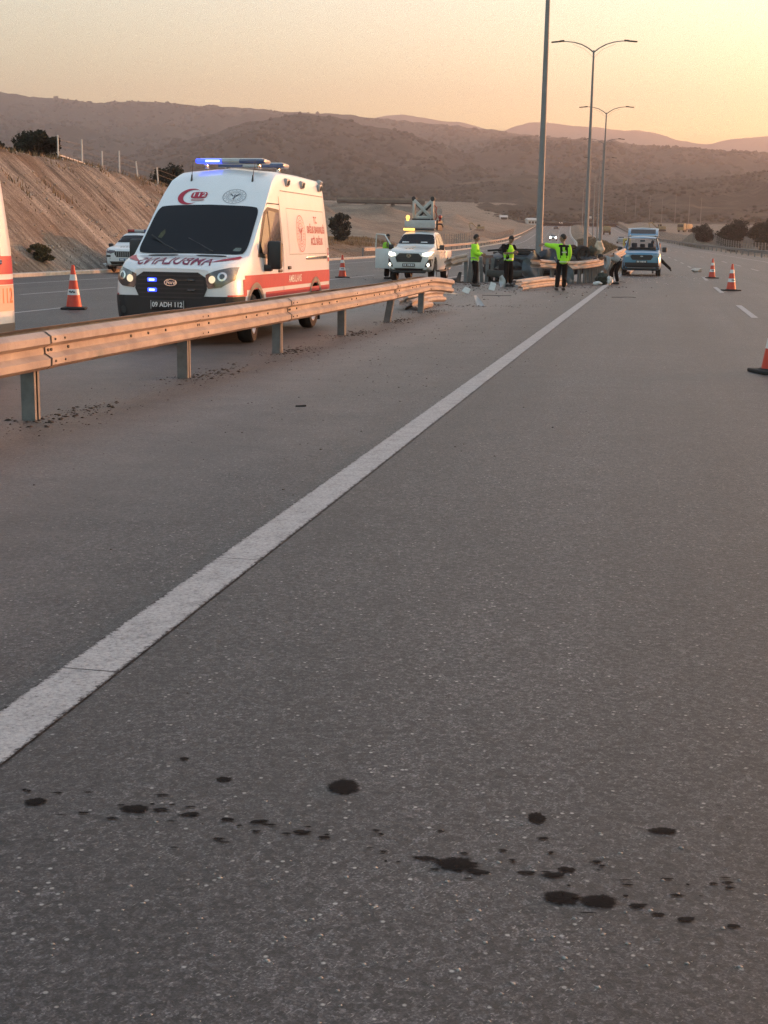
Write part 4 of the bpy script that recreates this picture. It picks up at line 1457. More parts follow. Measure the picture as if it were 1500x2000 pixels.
    pf = MB(); pf.tube([(-.8, .42, 2.8), (-.7, .54, 2.7), (-.7, .50, 2.55), (-.75, .56, 2.4), (-.75, .46, 2.25)], .03, 6); pf.build('hose', mat('red_hose', (.35, .09, .06), .5, var=.1), t)
    bp = MB(); bp.box((2.52, 0, .34), (.12, 1.4, .09), bevel=.03); bp.build('skid_plate', BLACKP, t)
    bp = MB(); bp.box((-2.72, 0, .55), (.12, 1.7, .12), bevel=.02); bp.tube([(-2.66, .95, .5), (-2.66, 1.12, .55), (-2.66, 1.18, .75)], .035, 6); bp.build('rear_bumper', BLACKP, t)
    return t


def place(o, x, y, hx=None, hy=None):
    o.location = (x, y, gz(x, y))
    if hx is not None: o.rotation_euler = (0, 0, math.atan2(hy, hx))

PK = make_pickup((0, 0, 0), 0)
place(PK, 1.30, 55.2, -.19, -.982)
PK.scale = (1, .93, 1.05)


# ------------------------------------------------------------------ white police SUV behind the ambulance
def make_suv(loc, rz):
    t = empty('police_car', loc, rz, 'white police estate car with roof light bar parked at the foot of the bank', 'police car')
    sh = [(2.33, .42, .88, .60, .60, .80, .55), (2.27, .34, .98, .78, .78, .90, .68), (2.1, .28, 1.04, .88, .88, .97, .76), (1.75, .27, 1.09, .92, .91, 1.0, .78), (1.15, .27, 1.14, .92, .91, 1.03, .78), (.95, .27, 1.17, .92, .91, 1.04, .77),
          (.55, .27, 1.42, .92, .91, 1.05, .68), (.15, .27, 1.62, .92, .91, 1.06, .62), (-.2, .27, 1.68, .92, .91, 1.06, .61), (-1.2, .27, 1.67, .92, .91, 1.07, .60), (-1.9, .27, 1.58, .92, .91, 1.08, .58), (-2.2, .32, 1.30, .90, .89, 1.08, .62), (-2.33, .42, 1.05, .86, .85, .98, .70)]
    body, bv = car_shell('body', sh, WHITE, t, [(1.42, .92, .40, .36), (-1.37, .92, .40, .36)])
    for x in (1.42, -1.37):
        for s_ in (1, -1):
            wheel(t, x, s_ * .80, .35, .23, s_, 5)
    F3 = ((3.2, 0, 0), (0, 1, 0), (0, 0, 1))
    for s_ in (1, -1):
        arch(t, bv, 1.42, s_, .40, .36, BLACKP, .05); arch(t, bv, -1.37, s_, .40, .36, BLACKP, .05)
        X, poly, fr = sidefn(bv, s_)
        poly([(.78, 1.10), (-1.95, 1.12), (-1.75, 1.50), (.10, 1.56)], 'window_frame', BLACKP, t, .005)
        poly([(.62, 1.12), (-.30, 1.12), (-.30, 1.53), (.08, 1.53)], 'side_window', GLASSW, t, .010)
        poly([(-.40, 1.12), (-1.30, 1.13), (-1.30, 1.51), (-.40, 1.53)], 'side_window', GLASSW, t, .010)
        poly([(1.0, .30), (-1.0, .30), (-1.0, .42), (1.0, .42)], 'sill', BLACKP, t, .008)
        mm = MB(); mm.box((.72, s_ * 1.02, 1.14), (.12, .20, .15), bevel=.04); mm.build('mirror', BLACKP, t)
        decal(bv, poly2d([(s_ * .40, .86), (s_ * .44, .93), (s_ * .88, .97), (s_ * .90, .87), (s_ * .62, .80)], 3), 'headlight', mat('dim_lens', (.12, .10, .12), .15, var=.1, coat=.5), t, F3, .01)
        decal(bv, quad2d((s_ * .62, .66), (s_ * .84, .66), (s_ * .84, .74), (s_ * .62, .74), 4, 2), 'fog_lamp', BLACKP, t, F3, .01)
        decal(bv, quad2d((s_ * .78, .30), (s_ * .95, .30), (s_ * .95, .62), (s_ * .84, .62), 4, 4), 'bumper_corner', BLACKP, t, F3, .01)
    gr = decal(bv, poly2d([(-.42, .90), (.42, .90), (.46, .80), (.38, .66), (-.38, .66), (-.46, .80)], 3), 'grille', BLACKP, t, F3, .012)
    for y in np.linspace(-.36, .36, 9):
        decal(bv, quad2d((y - .012, .68), (y + .012, .68), (y + .012, .88), (y - .012, .88), 1, 4), 'grille_bar', SILVER, gr, F3, .02)
    decal(bv, quad2d((-.60, .36), (.60, .36), (.66, .48), (-.66, .48), 10, 2), 'lower_grille', BLACKP, t, F3, .012)
    decal(bv, quad2d((-.78, .31), (.78, .31), (.80, .345), (-.80, .345), 10, 1), 'trim_strip', CHROME, t, F3, .02)
    p_ = MB(); p_.box((2.365, 0, .56), (.02, .50, .11), bevel=.004); pl = p_.build('number_plate', mat('plate_blue', (.13, .20, .32), .4, var=0), t)
    for y in (-.17, -.09, .05, .15):
        q = MB(); q.box((2.377, y, .56), (.004, .06, .07)); q.build('plate_character', LETTW, pl)
    decal(bv, quad2d((-.74, -.30), (.74, -.30), (.58, .32), (-.58, .32), 16, 8, .2), 'windscreen', SCREEN, t, ((.55, 0, 1.42), (0, 1, 0), (-.84, 0, .54)), .008)
    HF = ((1.7, 0, 1.6), (0, 1, 0), (-1, 0, 0.1))
    for y in (-.26, -.15, -.02, .10, .22):
        decal(bv, quad2d((y - .035, -.36), (y + .035, -.36), (y + .03, -.16), (y - .03, -.16), 2, 2), 'bonnet_lettering', PLATEM, t, HF, .006)
    lb = MB(); lb.box((-.35, 0, 1.77), (.26, 1.06, .10), bevel=.03); bo = lb.build('light_bar', SILVER, t)
    for y, m in ((-.36, REDOFF), (.36, BLUEOFF)):
        lb = MB(); lb.box((-.33, y, 1.775), (.24, .32, .11), bevel=.03); lb.build('beacon_lens', m, bo)
    lb = MB(); lb.box((-.35, -.1, 1.70), (.2, .8, .06)); lb.build('bar_mount', BLACKP, bo)
    return t

SUV = make_suv((0, 0, 0), 0)
place(SUV, -10.9, 60.3, -.06, -1.0)


# ------------------------------------------------------------------ blue van with its tailgate up
BLUEP = mat('blue_paint', (0.085, 0.225, 0.35), 0.3, metal=0.25, var=0.04, coat=0.5)

def make_van(loc, rz):
    t = empty('van', loc, rz, 'blue passenger van on the road with raised tailgate and seats seen through the windscreen', 'van')
    sh = [(2.17, .46, .98, .60, .60, .90, .56), (2.12, .36, 1.06, .78, .78, .98, .68), (1.95, .27, 1.12, .87, .87, 1.03, .76), (1.55, .25, 1.17, .90, .89, 1.06, .78), (1.28, .25, 1.21, .90, .89, 1.08, .79),
          (.90, .25, 1.50, .90, .89, 1.10, .75), (.50, .25, 1.76, .90, .89, 1.10, .70), (.2, .25, 1.83, .90, .89, 1.10, .69), (-1.6, .25, 1.84, .90, .89, 1.10, .69), (-2.02, .27, 1.80, .89, .88, 1.10, .68), (-2.08, .32, 1.74, .87, .86, 1.08, .66)]
    body, bv = car_shell('body', sh, BLUEP, t, [(1.33, .90, .37, .33), (-1.36, .90, .37, .33)])
    # the cabin is hollow from the windscreen to the open rear
    tun = MB()
    pr = [(1.52, 1.165), (.66, 1.74), (-2.4, 1.74), (-2.4, .75), (.8, .75), (.9, 1.16)]
    tun.prism([(x, z) for x, z in pr], 1.30, Matrix(((1, 0, 0, 0), (0, 0, 1, -.65), (0, 1, 0, 0), (0, 0, 0, 1))))
    cut(body, [tun.mesh('tunnel')])
    for x in (1.33, -1.36):
        for s_ in (1, -1): wheel(t, x, s_ * .79, .325, .21, s_, 5)
    F3 = ((3.2, 0, 0), (0, 1, 0), (0, 0, 1))
    CLEAR = bpy.data.materials.new('clear_windscreen'); CLEAR.use_nodes = True
    tt = CLEAR.node_tree; b_ = tt.nodes['Principled BSDF']
    b_.inputs['Base Color'].default_value = (.02, .025, .03, 1); b_.inputs['Roughness'].default_value = .04; b_.inputs['Alpha'].default_value = .30
    decal(bv, quad2d((-.72, -.34), (.72, -.34), (.63, .34), (-.63, .34), 16, 8, .4), 'windscreen', CLEAR, t, ((.90, 0, 1.48), (0, 1, 0), (-.80, 0, .60)), .006)
    fr_ = MB()
    for s_ in (1, -1): fr_.tube([(1.26, s_ * .74, 1.22), (.50, s_ * .645, 1.755)], .028, 6)
    fr_.tube([(1.27, -.74, 1.215), (1.30, 0, 1.215), (1.27, .74, 1.215)], .02, 6); fr_.build('screen_frame', BLACKP, t)
    for s_ in (1, -1):
        arch(t, bv, 1.33, s_, .37, .33, BLACKP, .05); arch(t, bv, -1.36, s_, .37, .33, BLACKP, .05)
        X, poly, fr = sidefn(bv, s_)
        poly([(1.02, 1.14), (-1.95, 1.14), (-1.85, 1.66), (.32, 1.68)], 'window_frame', BLACKP, t, .005)
        poly([(.85, 1.16), (-.12, 1.16), (-.12, 1.64), (.32, 1.64)], 'side_window', GLASSW, t, .010)
        poly([(-.22, 1.16), (-1.12, 1.16), (-1.12, 1.63), (-.22, 1.64)], 'side_window', GLASSW, t, .010)
        mm = MB(); mm.box((.92, s_ * 1.03, 1.22), (.13, .22, .24), bevel=.05); mm.build('mirror', BLACKP, t)
        decal(bv, poly2d([(s_ * .48, .92), (s_ * .52, 1.02), (s_ * .86, 1.06), (s_ * .89, .92), (s_ * .70, .86)], 3), 'headlight', mat('blue_lens', (.14, .22, .30), .12, metal=.3, var=.1, coat=.6), t, F3, .01)
        rl = MB(); rl.tube([(.1, s_ * .60, 1.86), (.0, s_ * .60, 1.90), (-1.6, s_ * .60, 1.90), (-1.7, s_ * .60, 1.86)], .02, 6); rl.build('roof_rail', SILVER, t)
        f = MB(); f.box((-2.06, s_ * .80, 1.25), (.05, .12, .55), bevel=.02); f.build('tail_lamp', REDOFF, t)
    gr = decal(bv, poly2d([(-.46, .98), (.46, .98), (.52, .88), (.42, .74), (-.42, .74), (-.52, .88)], 3), 'grille', BLACKP, t, F3, .012)
    decal(bv, ring2d((0, .91), .0, .03, 18, sx=2.4), 'badge', SILVER, t, F3, .022)
    decal(bv, quad2d((-.90, .25), (.90, .25), (.90, .62), (-.90, .62), 24, 4), 'bumper', BLACKP, t, F3, .012)
    decal(bv, quad2d((-.62, .36), (.62, .36), (.64, .40), (-.64, .40), 10, 1), 'bumper_strip', SILVER, t, F3, .02)
    p_ = MB(); p_.box((2.20, 0, .66), (.02, .52, .11), bevel=.004); pl = p_.build('number_plate', PLATEM, t)
    for y in (-.19, -.12, -.02, .05, .12, .19):
        q = MB(); q.box((2.212, y, .66), (.004, .04, .07)); q.build('plate_character', LETTW, pl)
    # raised tailgate
    tg = MB()
    tg.box((-2.35, 0, 2.03), (1.10, 1.46, .06), Matrix.Rotation(R(20), 3, 'Y'), bevel=.02)
    tgo = tg.build('tailgate', BLUEP, t)
    gl = MB(); gl.box((-2.40, 0, 2.085), (.60, 1.2, .01), Matrix.Rotation(R(20), 3, 'Y')); gl.build('tailgate_glass', BLACKP, tgo)
    sp = MB(); sp.box((-1.86, 0, 1.87), (.34, 1.40, .05), bevel=.02); sp.build('roof_spoiler', mat('pale_paint', (.5, .52, .53), .3, var=.05), t)
    lp = MB(); lp.tube([(-2.88, -.74, 2.21), (-2.92, 0, 2.245), (-2.88, .74, 2.21)], .035, 8); lp.build('tailgate_edge', mat('pale_paint', (.5, .52, .53), .3, var=.05), tgo)
    for s_ in (1, -1):
        st = MB(); st.cyl((-2.02, s_ * .66, 1.45), (-2.48, s_ * .68, 2.03), .014, n=6); st.build('gas_strut', BLACKP, tgo)
    # seats, steering wheel, mirror
    for y in (-.38, .38):
        s_ = MB(); s_.box((.10, y, 1.00), (.16, .48, .62), Matrix.Rotation(R(-12), 3, 'Y'), bevel=.05); s_.box((.03, y, 1.42), (.10, .26, .20), bevel=.04); s_.build('seat', SEATF, t)
    s_ = MB(); s_.box((-.95, 0, 1.02), (.16, 1.16, .60), Matrix.Rotation(R(-12), 3, 'Y'), bevel=.05)
    for y in (-.38, 0, .38): s_.box((-1.02, y, 1.40), (.09, .24, .16), bevel=.04)
    s_.build('rear_seat', SEATF, t)
    s_ = MB(); s_.lathe([(.17, -.012), (.19, 0), (.17, .012), (.155, 0), (.17, -.012)], Matrix.Translation((.62, .36, 1.14)) @ Matrix.Rotation(R(-60), 4, 'Y'), 18); s_.build('steering_wheel', BLACKP, t)
    s_ = MB(); s_.box((.62, 0, 1.62), (.03, .22, .07), bevel=.01); s_.build('rear_view_mirror', BLACKP, t)
    s_ = MB(); s_.box((.98, 0, 1.10), (.40, 1.26, .10), bevel=.03); s_.build('dashboard', BLACKP, t)
    return t

VAN = make_van((0, 0, 0), 0)
place(VAN, 12.72, 69.2, -.185, -.983)
VAN.scale = (1, 1.05, 1.04)


# ------------------------------------------------------------------ small traffic far ahead
def small_car(label, m, x, y, hx, hy, lit=None, tail=None, group='cars driving far down the motorway'):
    t = empty('car', (x, y, gz(x, y)), math.atan2(hy, hx), label, 'car', group)
    sh = [(2.15, .36, .84, .70, .70, .76, .60), (2.05, .26, .92, .84, .84, .84, .68), (1.2, .24, 1.0, .88, .87, .9, .74), (.9, .24, 1.05, .88, .87, .92, .72), (.2, .24, 1.42, .88, .87, .93, .60), (-1.2, .24, 1.44, .88, .87, .95, .58), (-1.9, .26, 1.08, .88, .86, .96, .62), (-2.15, .36, .95, .80, .80, .86, .66)]
    body, bv = car_shell('body', sh, m, t, None, .3)
    decal(bv, quad2d((-.68, -.30), (.68, -.30), (.56, .30), (-.56, .30), 6, 4), 'windscreen', GLASS, t, ((.55, 0, 1.25), (0, 1, 0), (-.86, 0, .5)), .02)
    decal(bv, quad2d((-.62, -.28), (.62, -.28), (.54, .28), (-.54, .28), 6, 4), 'rear_window', GLASS, t, ((-1.55, 0, 1.3), (0, -1, 0), (.8, 0, .6)), .02)
    for s_ in (1, -1):
        X, poly, fr = sidefn(bv, s_)
        poly([(.72, .96), (-1.5, .98), (-1.2, 1.34), (.15, 1.34)], 'side_window', GLASS, t, .02, 2)
        for x_ in (1.32, -1.3):
            wb = MB(); wb.cyl((x_, s_ * .68, .32), (x_, s_ * .91, .32), .32, n=14); wb.build('wheel', RUBBER, t)
        lm = MB(); lm.sphere((2.12, s_ * .62, .70), .20 if lit else .09, 8, (.5, 1, .9)); lm.build('headlight', lit or LENS, t)
        lm = MB(); lm.box((-2.10, s_ * .66, .80), (.06, .26, .14), bevel=.02); lm.build('tail_lamp', tail or REDOFF, t)
    gb = MB(); gb.box((2.13, 0, .52), (.06, 1.1, .22), bevel=.02); gb.build('grille', BLACKP, t)
    return t

DARKP = mat('dark_paint', (.035, .035, .04), .3, var=.05, coat=.4)
GREYP = mat('grey_paint', (.30, .31, .32), .3, var=.05, coat=.4)
LITF = mat('far_headlamp_lit', (.9, .9, .9), .3, var=0, emit=(1, .95, .88), estr=2.2)
def on_road(s, wv):
    x, y = road(s, wv); x2, y2 = road(s + 2, wv)
    return float(x), float(y), float(x2 - x) / 2, float(y2 - y) / 2
x, y, hx, hy = on_road(332, -8.6); small_car('white car with both headlights on, nearest of the oncoming cars', PICKW, x, y, -hx, -hy, LITF)
x, y, hx, hy = on_road(568, -9.2); small_car('dark car without lights between the oncoming headlight cars', DARKP, x, y, hx, hy)
x, y, hx, hy = on_road(690, -9.0); small_car('far car with glowing lamps just before the road bends away', DARKP, x, y, -hx, -hy, mat('far_lamp_pink', (.9, .7, .6), .3, var=0, emit=(1, .72, .6), estr=1.2))
x, y, hx, hy = on_road(305, 6.2); small_car('silver car driving away behind the yellow median sign', GREYP, x, y, hx, hy, None, None)


def truck(label, x, y, hx, hy, boxm, cabm, tipper=False, L=8.5):
    t = empty('truck', (x, y, gz(x, y)), math.atan2(hy, hx), label, 'truck', 'trucks on the far road')
    c = MB(); c.box((L / 2 - 1.0, 0, 1.75), (1.9, 2.4, 2.3), bevel=.15); co = c.build('cab', cabm, t)
    c = MB(); c.box((L / 2 - .04, 0, 2.15), (.06, 2.1, .9), bevel=.02); c.build('windscreen', GLASS, co)
    c = MB()
    if tipper:
        c.box((-1.0, 0, 1.9), (L - 2.6, 2.4, 1.4), bevel=.08); c.box((-1.0, 0, 2.65), (L - 3.0, 2.0, .3), bevel=.12)
    else:
        c.box((-1.0, 0, 2.45), (L - 2.4, 2.5, 2.7), bevel=.05)
    c.build('cargo_body', boxm, t)
    c = MB(); c.box((-.3, 0, .85), (L - 1.0, .9, .3)); c.build('chassis', BLACKP, t)
    for x_ in (L / 2 - 1.2, -L / 2 + 1.2, -L / 2 + 2.5):
        for s_ in (1, -1):
            w_ = MB(); w_.cyl((x_, s_ * .85, .5), (x_, s_ * 1.2, .5), .5, n=14); w_.build('wheel', RUBBER, t)
    for s_ in (1, -1):
        w_ = MB(); w_.box((-L / 2 + .2, s_ * 1.0, 1.0), (.08, .3, .2)); w_.build('tail_lamp', REDOFF, t)
    return t

PALEBOX = mat('pale_cargo', (.62, .56, .52), .6, var=.08)
EARTHY = mat('dusty_yellow', (.30, .22, .11), .7, var=.25, scale=2)
x, y, hx, hy = on_road(705, 4.5); truck('pale box truck between the far lamp posts', x, y, hx, hy, PALEBOX, PALEBOX)
x, y, hx, hy = on_road(470, 8.5); truck('dusty tipper truck on the far right carriageway', x, y, hx, hy, EARTHY, EARTHY, True, 7.5)


# ------------------------------------------------------------------ guard rails
# W-beam profile (out from the post, up); two waves 310 mm high
WB = [(.000, -.155), (.028, -.152), (.078, -.118), (.081, -.062), (.022, -.026), (.018, .026), (.081, .062), (.078, .118), (.028, .152), (.000, .155)]
WBL = WB + [(a - .004, b) for a, b in WB[::-1]]
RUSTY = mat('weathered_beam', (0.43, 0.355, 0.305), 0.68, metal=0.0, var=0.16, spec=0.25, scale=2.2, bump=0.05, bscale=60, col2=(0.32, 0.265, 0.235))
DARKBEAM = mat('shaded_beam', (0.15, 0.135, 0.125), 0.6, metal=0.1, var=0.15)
BOLT = mat('bolt_dark', (0.07, 0.06, 0.055), 0.6, var=0.1)


def beam(parent, pts, side, m=None, name='beam'):
    """one W-beam panel along pts, its waves towards 'side' (+1 right of the path)"""
    mb = MB()
    mb.sweep([(a * side, b) for a, b in WBL], pts, closed=True)
    return mb.build(name, m or RUSTY, parent, 50)


def c_post(parent, p, h, yaw, tilt=(0, 0), name='post', m=None, depth=0.9, wid=.10):
    """folded steel post (C section), set in the ground at p"""
    mb = MB()
    prof = [(-.06, -wid / 2), (.06, -wid / 2), (.06, -wid / 2 + .035), (.052, -wid / 2 + .035), (.052, -wid / 2 + .008), (-.052, -wid / 2 + .008),
            (-.052, wid / 2 - .008), (.052, wid / 2 - .008), (.052, wid / 2 - .035), (.06, wid / 2 - .035), (.06, wid / 2), (-.06, wid / 2)]
    M = Matrix.Translation(p) @ Matrix.Rotation(yaw, 4, 'Z') @ Matrix.Rotation(tilt[0], 4, 'X') @ Matrix.Rotation(tilt[1], 4, 'Y') @ Matrix.Translation((0, 0, -.25))
    mb.prism(prof, h + .25, M)
    return mb.build(name, m or POSTSTEEL, parent, 25)


def near_rail():
    t = empty('guard_rail', (0, 0, 0), 0, 'long steel guard rail with double beams in front of the ambulance, ending bent', 'guard rail')
    P = [(-6.55, -7.2), (-5.82, -3.5), (-5.10, .18), (-4.38, 3.85), (-3.66, 7.52), (-2.94, 11.19), (-2.21, 14.84), (-1.47, 18.35), (-.73, 22.05), (0.0, 25.85), (.72, 29.55), (1.32, 30.97)]
    hd = R(-11.2)
    tops = [.575] * 10 + [.60, .50]
    for i, (x, y) in enumerate(P[:-1]):
        tl = (0, 0)
        if i == 9: tl = (R(-4), R(9))
        if i == 10: tl = (R(0), R(2))
        p = c_post(t, (x, y, 0), .66 if i < 10 else .69, hd, tl)
        b = MB(); b.box((0, 0, 0), (.23, .09, .20), bevel=.012)
        o = b.build('spacer', POSTSTEEL, t); o.location = (x, y, tops[i]); o.rotation_euler = (0, 0, hd)
    for i in range(len(P) - 1):
        A, B = Vector((*P[i], tops[i])), Vector((*P[i + 1], tops[i + 1]))
        for side in (1, -1):
            n = Vector((math.cos(hd), math.sin(hd), 0)) * (.115 * side)
            k = Vector((0, 0, .004 if i % 2 else 0)) + n * (.05 if i % 2 else 0)
            d = (B - A).normalized()
            last = i == len(P) - 2
            pts = [A + n + k - d * .0, A + n + k + (B - A) * .5, B + n + k + d * (.16 if not last else 0)]
            if i == len(P) - 2:
                pts = [A + n + k, A + n + k + Vector((.16, .55, .0)), A + n + k + Vector((.38, 1.0, -.03)), A + n + Vector((.60, 1.42, -.07))]
            bo = beam(t, pts, side)
            if side > 0:
                # bolts and slots in the valley of the beam
                bm_ = MB()
                q = n.normalized()
                for f in ((.015, .03, .12, .5, .62, .75) if not last else (.05,)):
                    c_ = A + n + k + (B - A) * f + q * .024
                    bm_.cyl(c_ - q * .01, c_ + q * .008, .013, n=8)
                for f in (.02, .07):
                    for dz in (-.09, .09):
                        c_ = A + n + k + (B - A) * f + q * .082 + Vector((0, 0, dz))
                        bm_.cyl(c_ - q * .01, c_ + q * .006, .010, n=8)
                bm_.build('bolts', BOLT, bo)
                # the lap joint: a dark open edge
                if i > 0:
                    e_ = beam(bo, [A + n * 1.03 + k - d * .004, A + n * 1.03 + k + d * .010], side, BOLT, 'lap_edge')
    return t

near_rail()


def crash_rail():
    """what is left of the rail beside the wreck: a bent run of beam, standing posts"""
    t = empty('guard_rail', (0, 0, 0), 0, 'bent guard rail curving from the overturned car to the blue van', 'guard rail')
    path = [(5.5, 50.2, .79), (6.25, 51.2, .73), (7.0, 52.3, .70), (7.65, 53.2, .73), (8.25, 54.3, .79), (8.8, 55.6, .88), (9.35, 57.3, 1.0), (10.0, 59.8, 1.11), (10.8, 63.2, 1.2)]
    # smooth, then cut into panels
    V = [Vector(p) for p in path]
    for i in range(0, len(V) - 1):
        a, b = V[i], V[i + 1]
        pm = V[max(i - 1, 0)]; pn = V[min(i + 2, len(V) - 1)]
        seg = []
        for k in range(6):
            f = k / 5
            seg.append(a.lerp(b, f) + ((a - pm).lerp(b - a, .5) * (f * (1 - f) * .18)) - ((pn - b).lerp(b - a, .5) * (f * (1 - f) * .18)))
        beam(t, seg, 1)
        beam(t, [q + Vector((-.24, .10, .0)) for q in seg], -1)
    for (x, y, ty) in ((5.50, 50.5, 14), (6.10, 51.3, 4), (6.65, 52.05, 2), (7.05, 52.65, 0), (7.38, 53.1, 2), (7.66, 53.5, 0), (7.86, 53.8, 0), (8.04, 54.15, 0), (8.20, 54.45, 0),
                       (8.34, 54.75, 0), (8.48, 55.05, 0), (8.60, 55.35, 0), (8.72, 55.7, 0), (8.84, 56.05, 0), (8.98, 56.5, 0), (9.12, 57.0, 0), (9.3, 57.6, 0)):
        c_post(t, (x, y, gz(x, y)), .62 + .06 * max(0, y - 53.5), R(-60), (0, R(ty)))
    return t

crash_rail()

def post_row():
    """posts shoved together where the rail was torn away"""
    t = empty('guard_rail', (0, 0, 0), 0, 'row of bare rail posts pushed together behind the man in the long hi-vis jacket', 'guard rail')
    for i, x in enumerate((2.98, 3.12, 3.28, 3.46, 3.66, 3.86, 4.06, 4.28, 4.50, 4.72)):
        y = 52.6 + .22 * i
        c_post(t, (x, y, gz(x, y)), .92 + .03 * math.sin(i * 2.1), R(-20 + 9 * math.sin(i * 1.7)), (R(3 * math.sin(i * 3.3)), R(4 * math.sin(i * 1.3))), wid=.12)
    pts = [(2.36, 52.0, .78), (2.55, 52.2, .86), (2.78, 52.4, .90), (3.0, 52.5, .94)]
    beam(t, [Vector(p) for p in pts], 1)
    beam(t, [Vector((a - .15, b + .15, c - .12)) for a, b, c in pts], -1)
    return t

post_row()


def loose_beam(label, a, b, roll=0.0, bend=0.05, m=None):
    A, B = Vector(a), Vector(b)
    o = empty('fallen_rail_beam', A, 0, label, 'rail beam', 'rail beams lying on the ground')
    d = B - A
    side = d.cross(Vector((0, 0, 1))).normalized()
    up = side.cross(d).normalized()
    c, s = math.cos(roll), math.sin(roll)
    S2, U2 = side * c + up * s, up * c - side * s
    mb = MB()
    rows = []
    for k in range(7):
        f = k / 6
        p = d * f + up * (bend * math.sin(f * 3.1)) + side * (bend * math.sin(f * 5))
        rows.append([mb.bm.verts.new(p + S2 * q + U2 * z) for q, z in WBL])
    n = len(WBL)
    for P_, Q_ in zip(rows, rows[1:]):
        for i in range(n):
            j = (i + 1) % n
            mb.bm.faces.new((P_[i], P_[j], Q_[j], Q_[i]))
    mb.bm.faces.new(rows[0][::-1]); mb.bm.faces.new(rows[-1])
    me = mb.mesh('fallen_rail_beam')
    C.objects.unlink(o)
    nm = o['label']
    bpy.data.objects.remove(o)
    q = link_mesh('fallen_rail_beam', me, m or RUSTY, None, 50)
    q.location = A
    return tag(q, label, 'rail beam', 'rail beams lying on the ground')

loose_beam('long fallen beam lying behind the last post of the near guard rail', (.42, 31.0, .17), (1.42, 34.2, .19), .25)
loose_beam('short fallen beam lying flat, leftmost piece behind the last near post', (.27, 30.5, .09), (.60, 32.3, .12), .8, .03)
loose_beam('short fallen beam lying beside the leftmost piece behind the last near post', (.55, 30.3, .09), (.98, 32.2, .11), .75, .03)
loose_beam('front one of two long beams lying at the pointing officer\'s feet', (4.25, 44.0, .16), (6.35, 49.0, .17), .15)
loose_beam('rear one of two long beams lying behind the pointing officer\'s feet', (4.35, 46.9, .12), (7.1, 54.2, .14), .5)

# rails along the outer edges
def long_rail(label, s0, s1, wv, step, side, h=.62, m=None):
    t = empty('guard_rail', (0, 0, 0), 0, label, 'guard rail')
    ss = np.arange(s0, s1 + .1, step)
    pt = [rp(s, wv, 0) for s in ss]
    me = None
    for i, p in enumerate(pt):
        if me is None:
            q = c_post(t, (0, 0, 0), h + .12, 0); me = q.data; q.location = p
        else:
            q = bpy.data.objects.new('post', me); C.objects.link(q); q.parent = t; q.location = p
        q.rotation_euler = (0, 0, R(-10))
    for a, b in zip(pt, pt[1:]):
        n = (b - a).cross(Vector((0, 0, 1))).normalized() * .07 * side
        beam(t, [a + n + Vector((0, 0, h)), (a + b) / 2 + n + Vector((0, 0, h)), b + n + Vector((0, 0, h))], side, m)
    return t

long_rail('orange-lit guard rail along the far side of the left carriageway, beyond the pickup', 112, 1010, -18.6, 7.0, 1, .66)
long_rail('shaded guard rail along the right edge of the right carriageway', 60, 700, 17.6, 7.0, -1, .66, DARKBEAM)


# ------------------------------------------------------------------ lamp posts
def make_lamp(loc, label, rz, H=14.0):
    t = empty('street_lamp', loc, rz, label, 'street lamp', 'double-armed street lamps along the median')
    b = MB(); b.lathe([(.15, -.2), (.145, 0), (.125, 4.0), (.098, 8.5), (.062, H)], None, 10); b.build('pole', POLEM, t, 20)
    b = MB(); b.box((0, 0, .02), (.46, .46, .04))
    for x in (-.17, .17):
        for y in (-.17, .17): b.cyl((x, y, .04), (x, y, .10), .025, n=8)
    b.build('base_plate', POLEM, t)
    b = MB(); b.box((0, -.14, 1.1), (.13, .02, .42)); b.build('hatch', POLEM, t)
    for s_ in (1, -1):
        arc = [(s_ * x, 0, H - .12 + z) for x, z in ((0, 0), (.35, .26), (.8, .50), (1.3, .64), (1.8, .70), (2.05, .70))]
        b = MB(); b.tube(arc, [.045, .042, .038, .034, .030, .028], 8); b.build('arm', POLEM, t)
        b = MB(); b.tube([(s_ * .02, 0, H - .45), (s_ * .6, 0, H + .08), (s_ * 1.4, 0, H + .40)], .008, 5); b.build('stay', POLEM, t)
        b = MB()
        b.box((s_ * 2.42, 0, H + .565), (.80, .26, .07), Matrix.Rotation(R(5 * s_), 3, 'Y'), bevel=.025)
        b.box((s_ * 2.12, 0, H + .60), (.34, .15, .11), Matrix.Rotation(R(5 * s_), 3, 'Y'), bevel=.03)
        lo = b.build('luminaire', BLACKP, t)
        b = MB(); b.box((s_ * 2.5, 0, H + .52), (.5, .2, .015), Matrix.Rotation(R(5 * s_), 3, 'Y')); b.build('lens', LENS, lo)
    return t

LL = ['nearest street lamp, its head above the frame, standing behind the wreck', 'second street lamp along the median, first one with both arms in view', 'third street lamp along the median, on the brown mound',
      'fourth street lamp along the median, its head against the hill', 'fifth street lamp along the median', 'sixth street lamp along the median', 'seventh street lamp along the median', 'eighth street lamp along the median, small in the distance',
      'ninth street lamp along the median, tiny in the distance']
LP = [(5.95, 54.6), (13.4, 94.0), (22.4, 146.0), (29.6, 194.0), (36.6, 243.0), (43.0, 291.5), (49.0, 340), (54.9, 388), (61, 437)]
lamp0 = None
for i, (x, y) in enumerate(LP):
    z = gz(x, y) + (0.6 if i > 1 else 0)
    if lamp0 is None:
        lamp0 = make_lamp((x, y, z), LL[0], R(-10)); q = lamp0
    else:
        q = copy_tree(lamp0); q.location = (x, y, z); q['label'] = LL[i]; q.rotation_euler = (0, 0, R(-9))


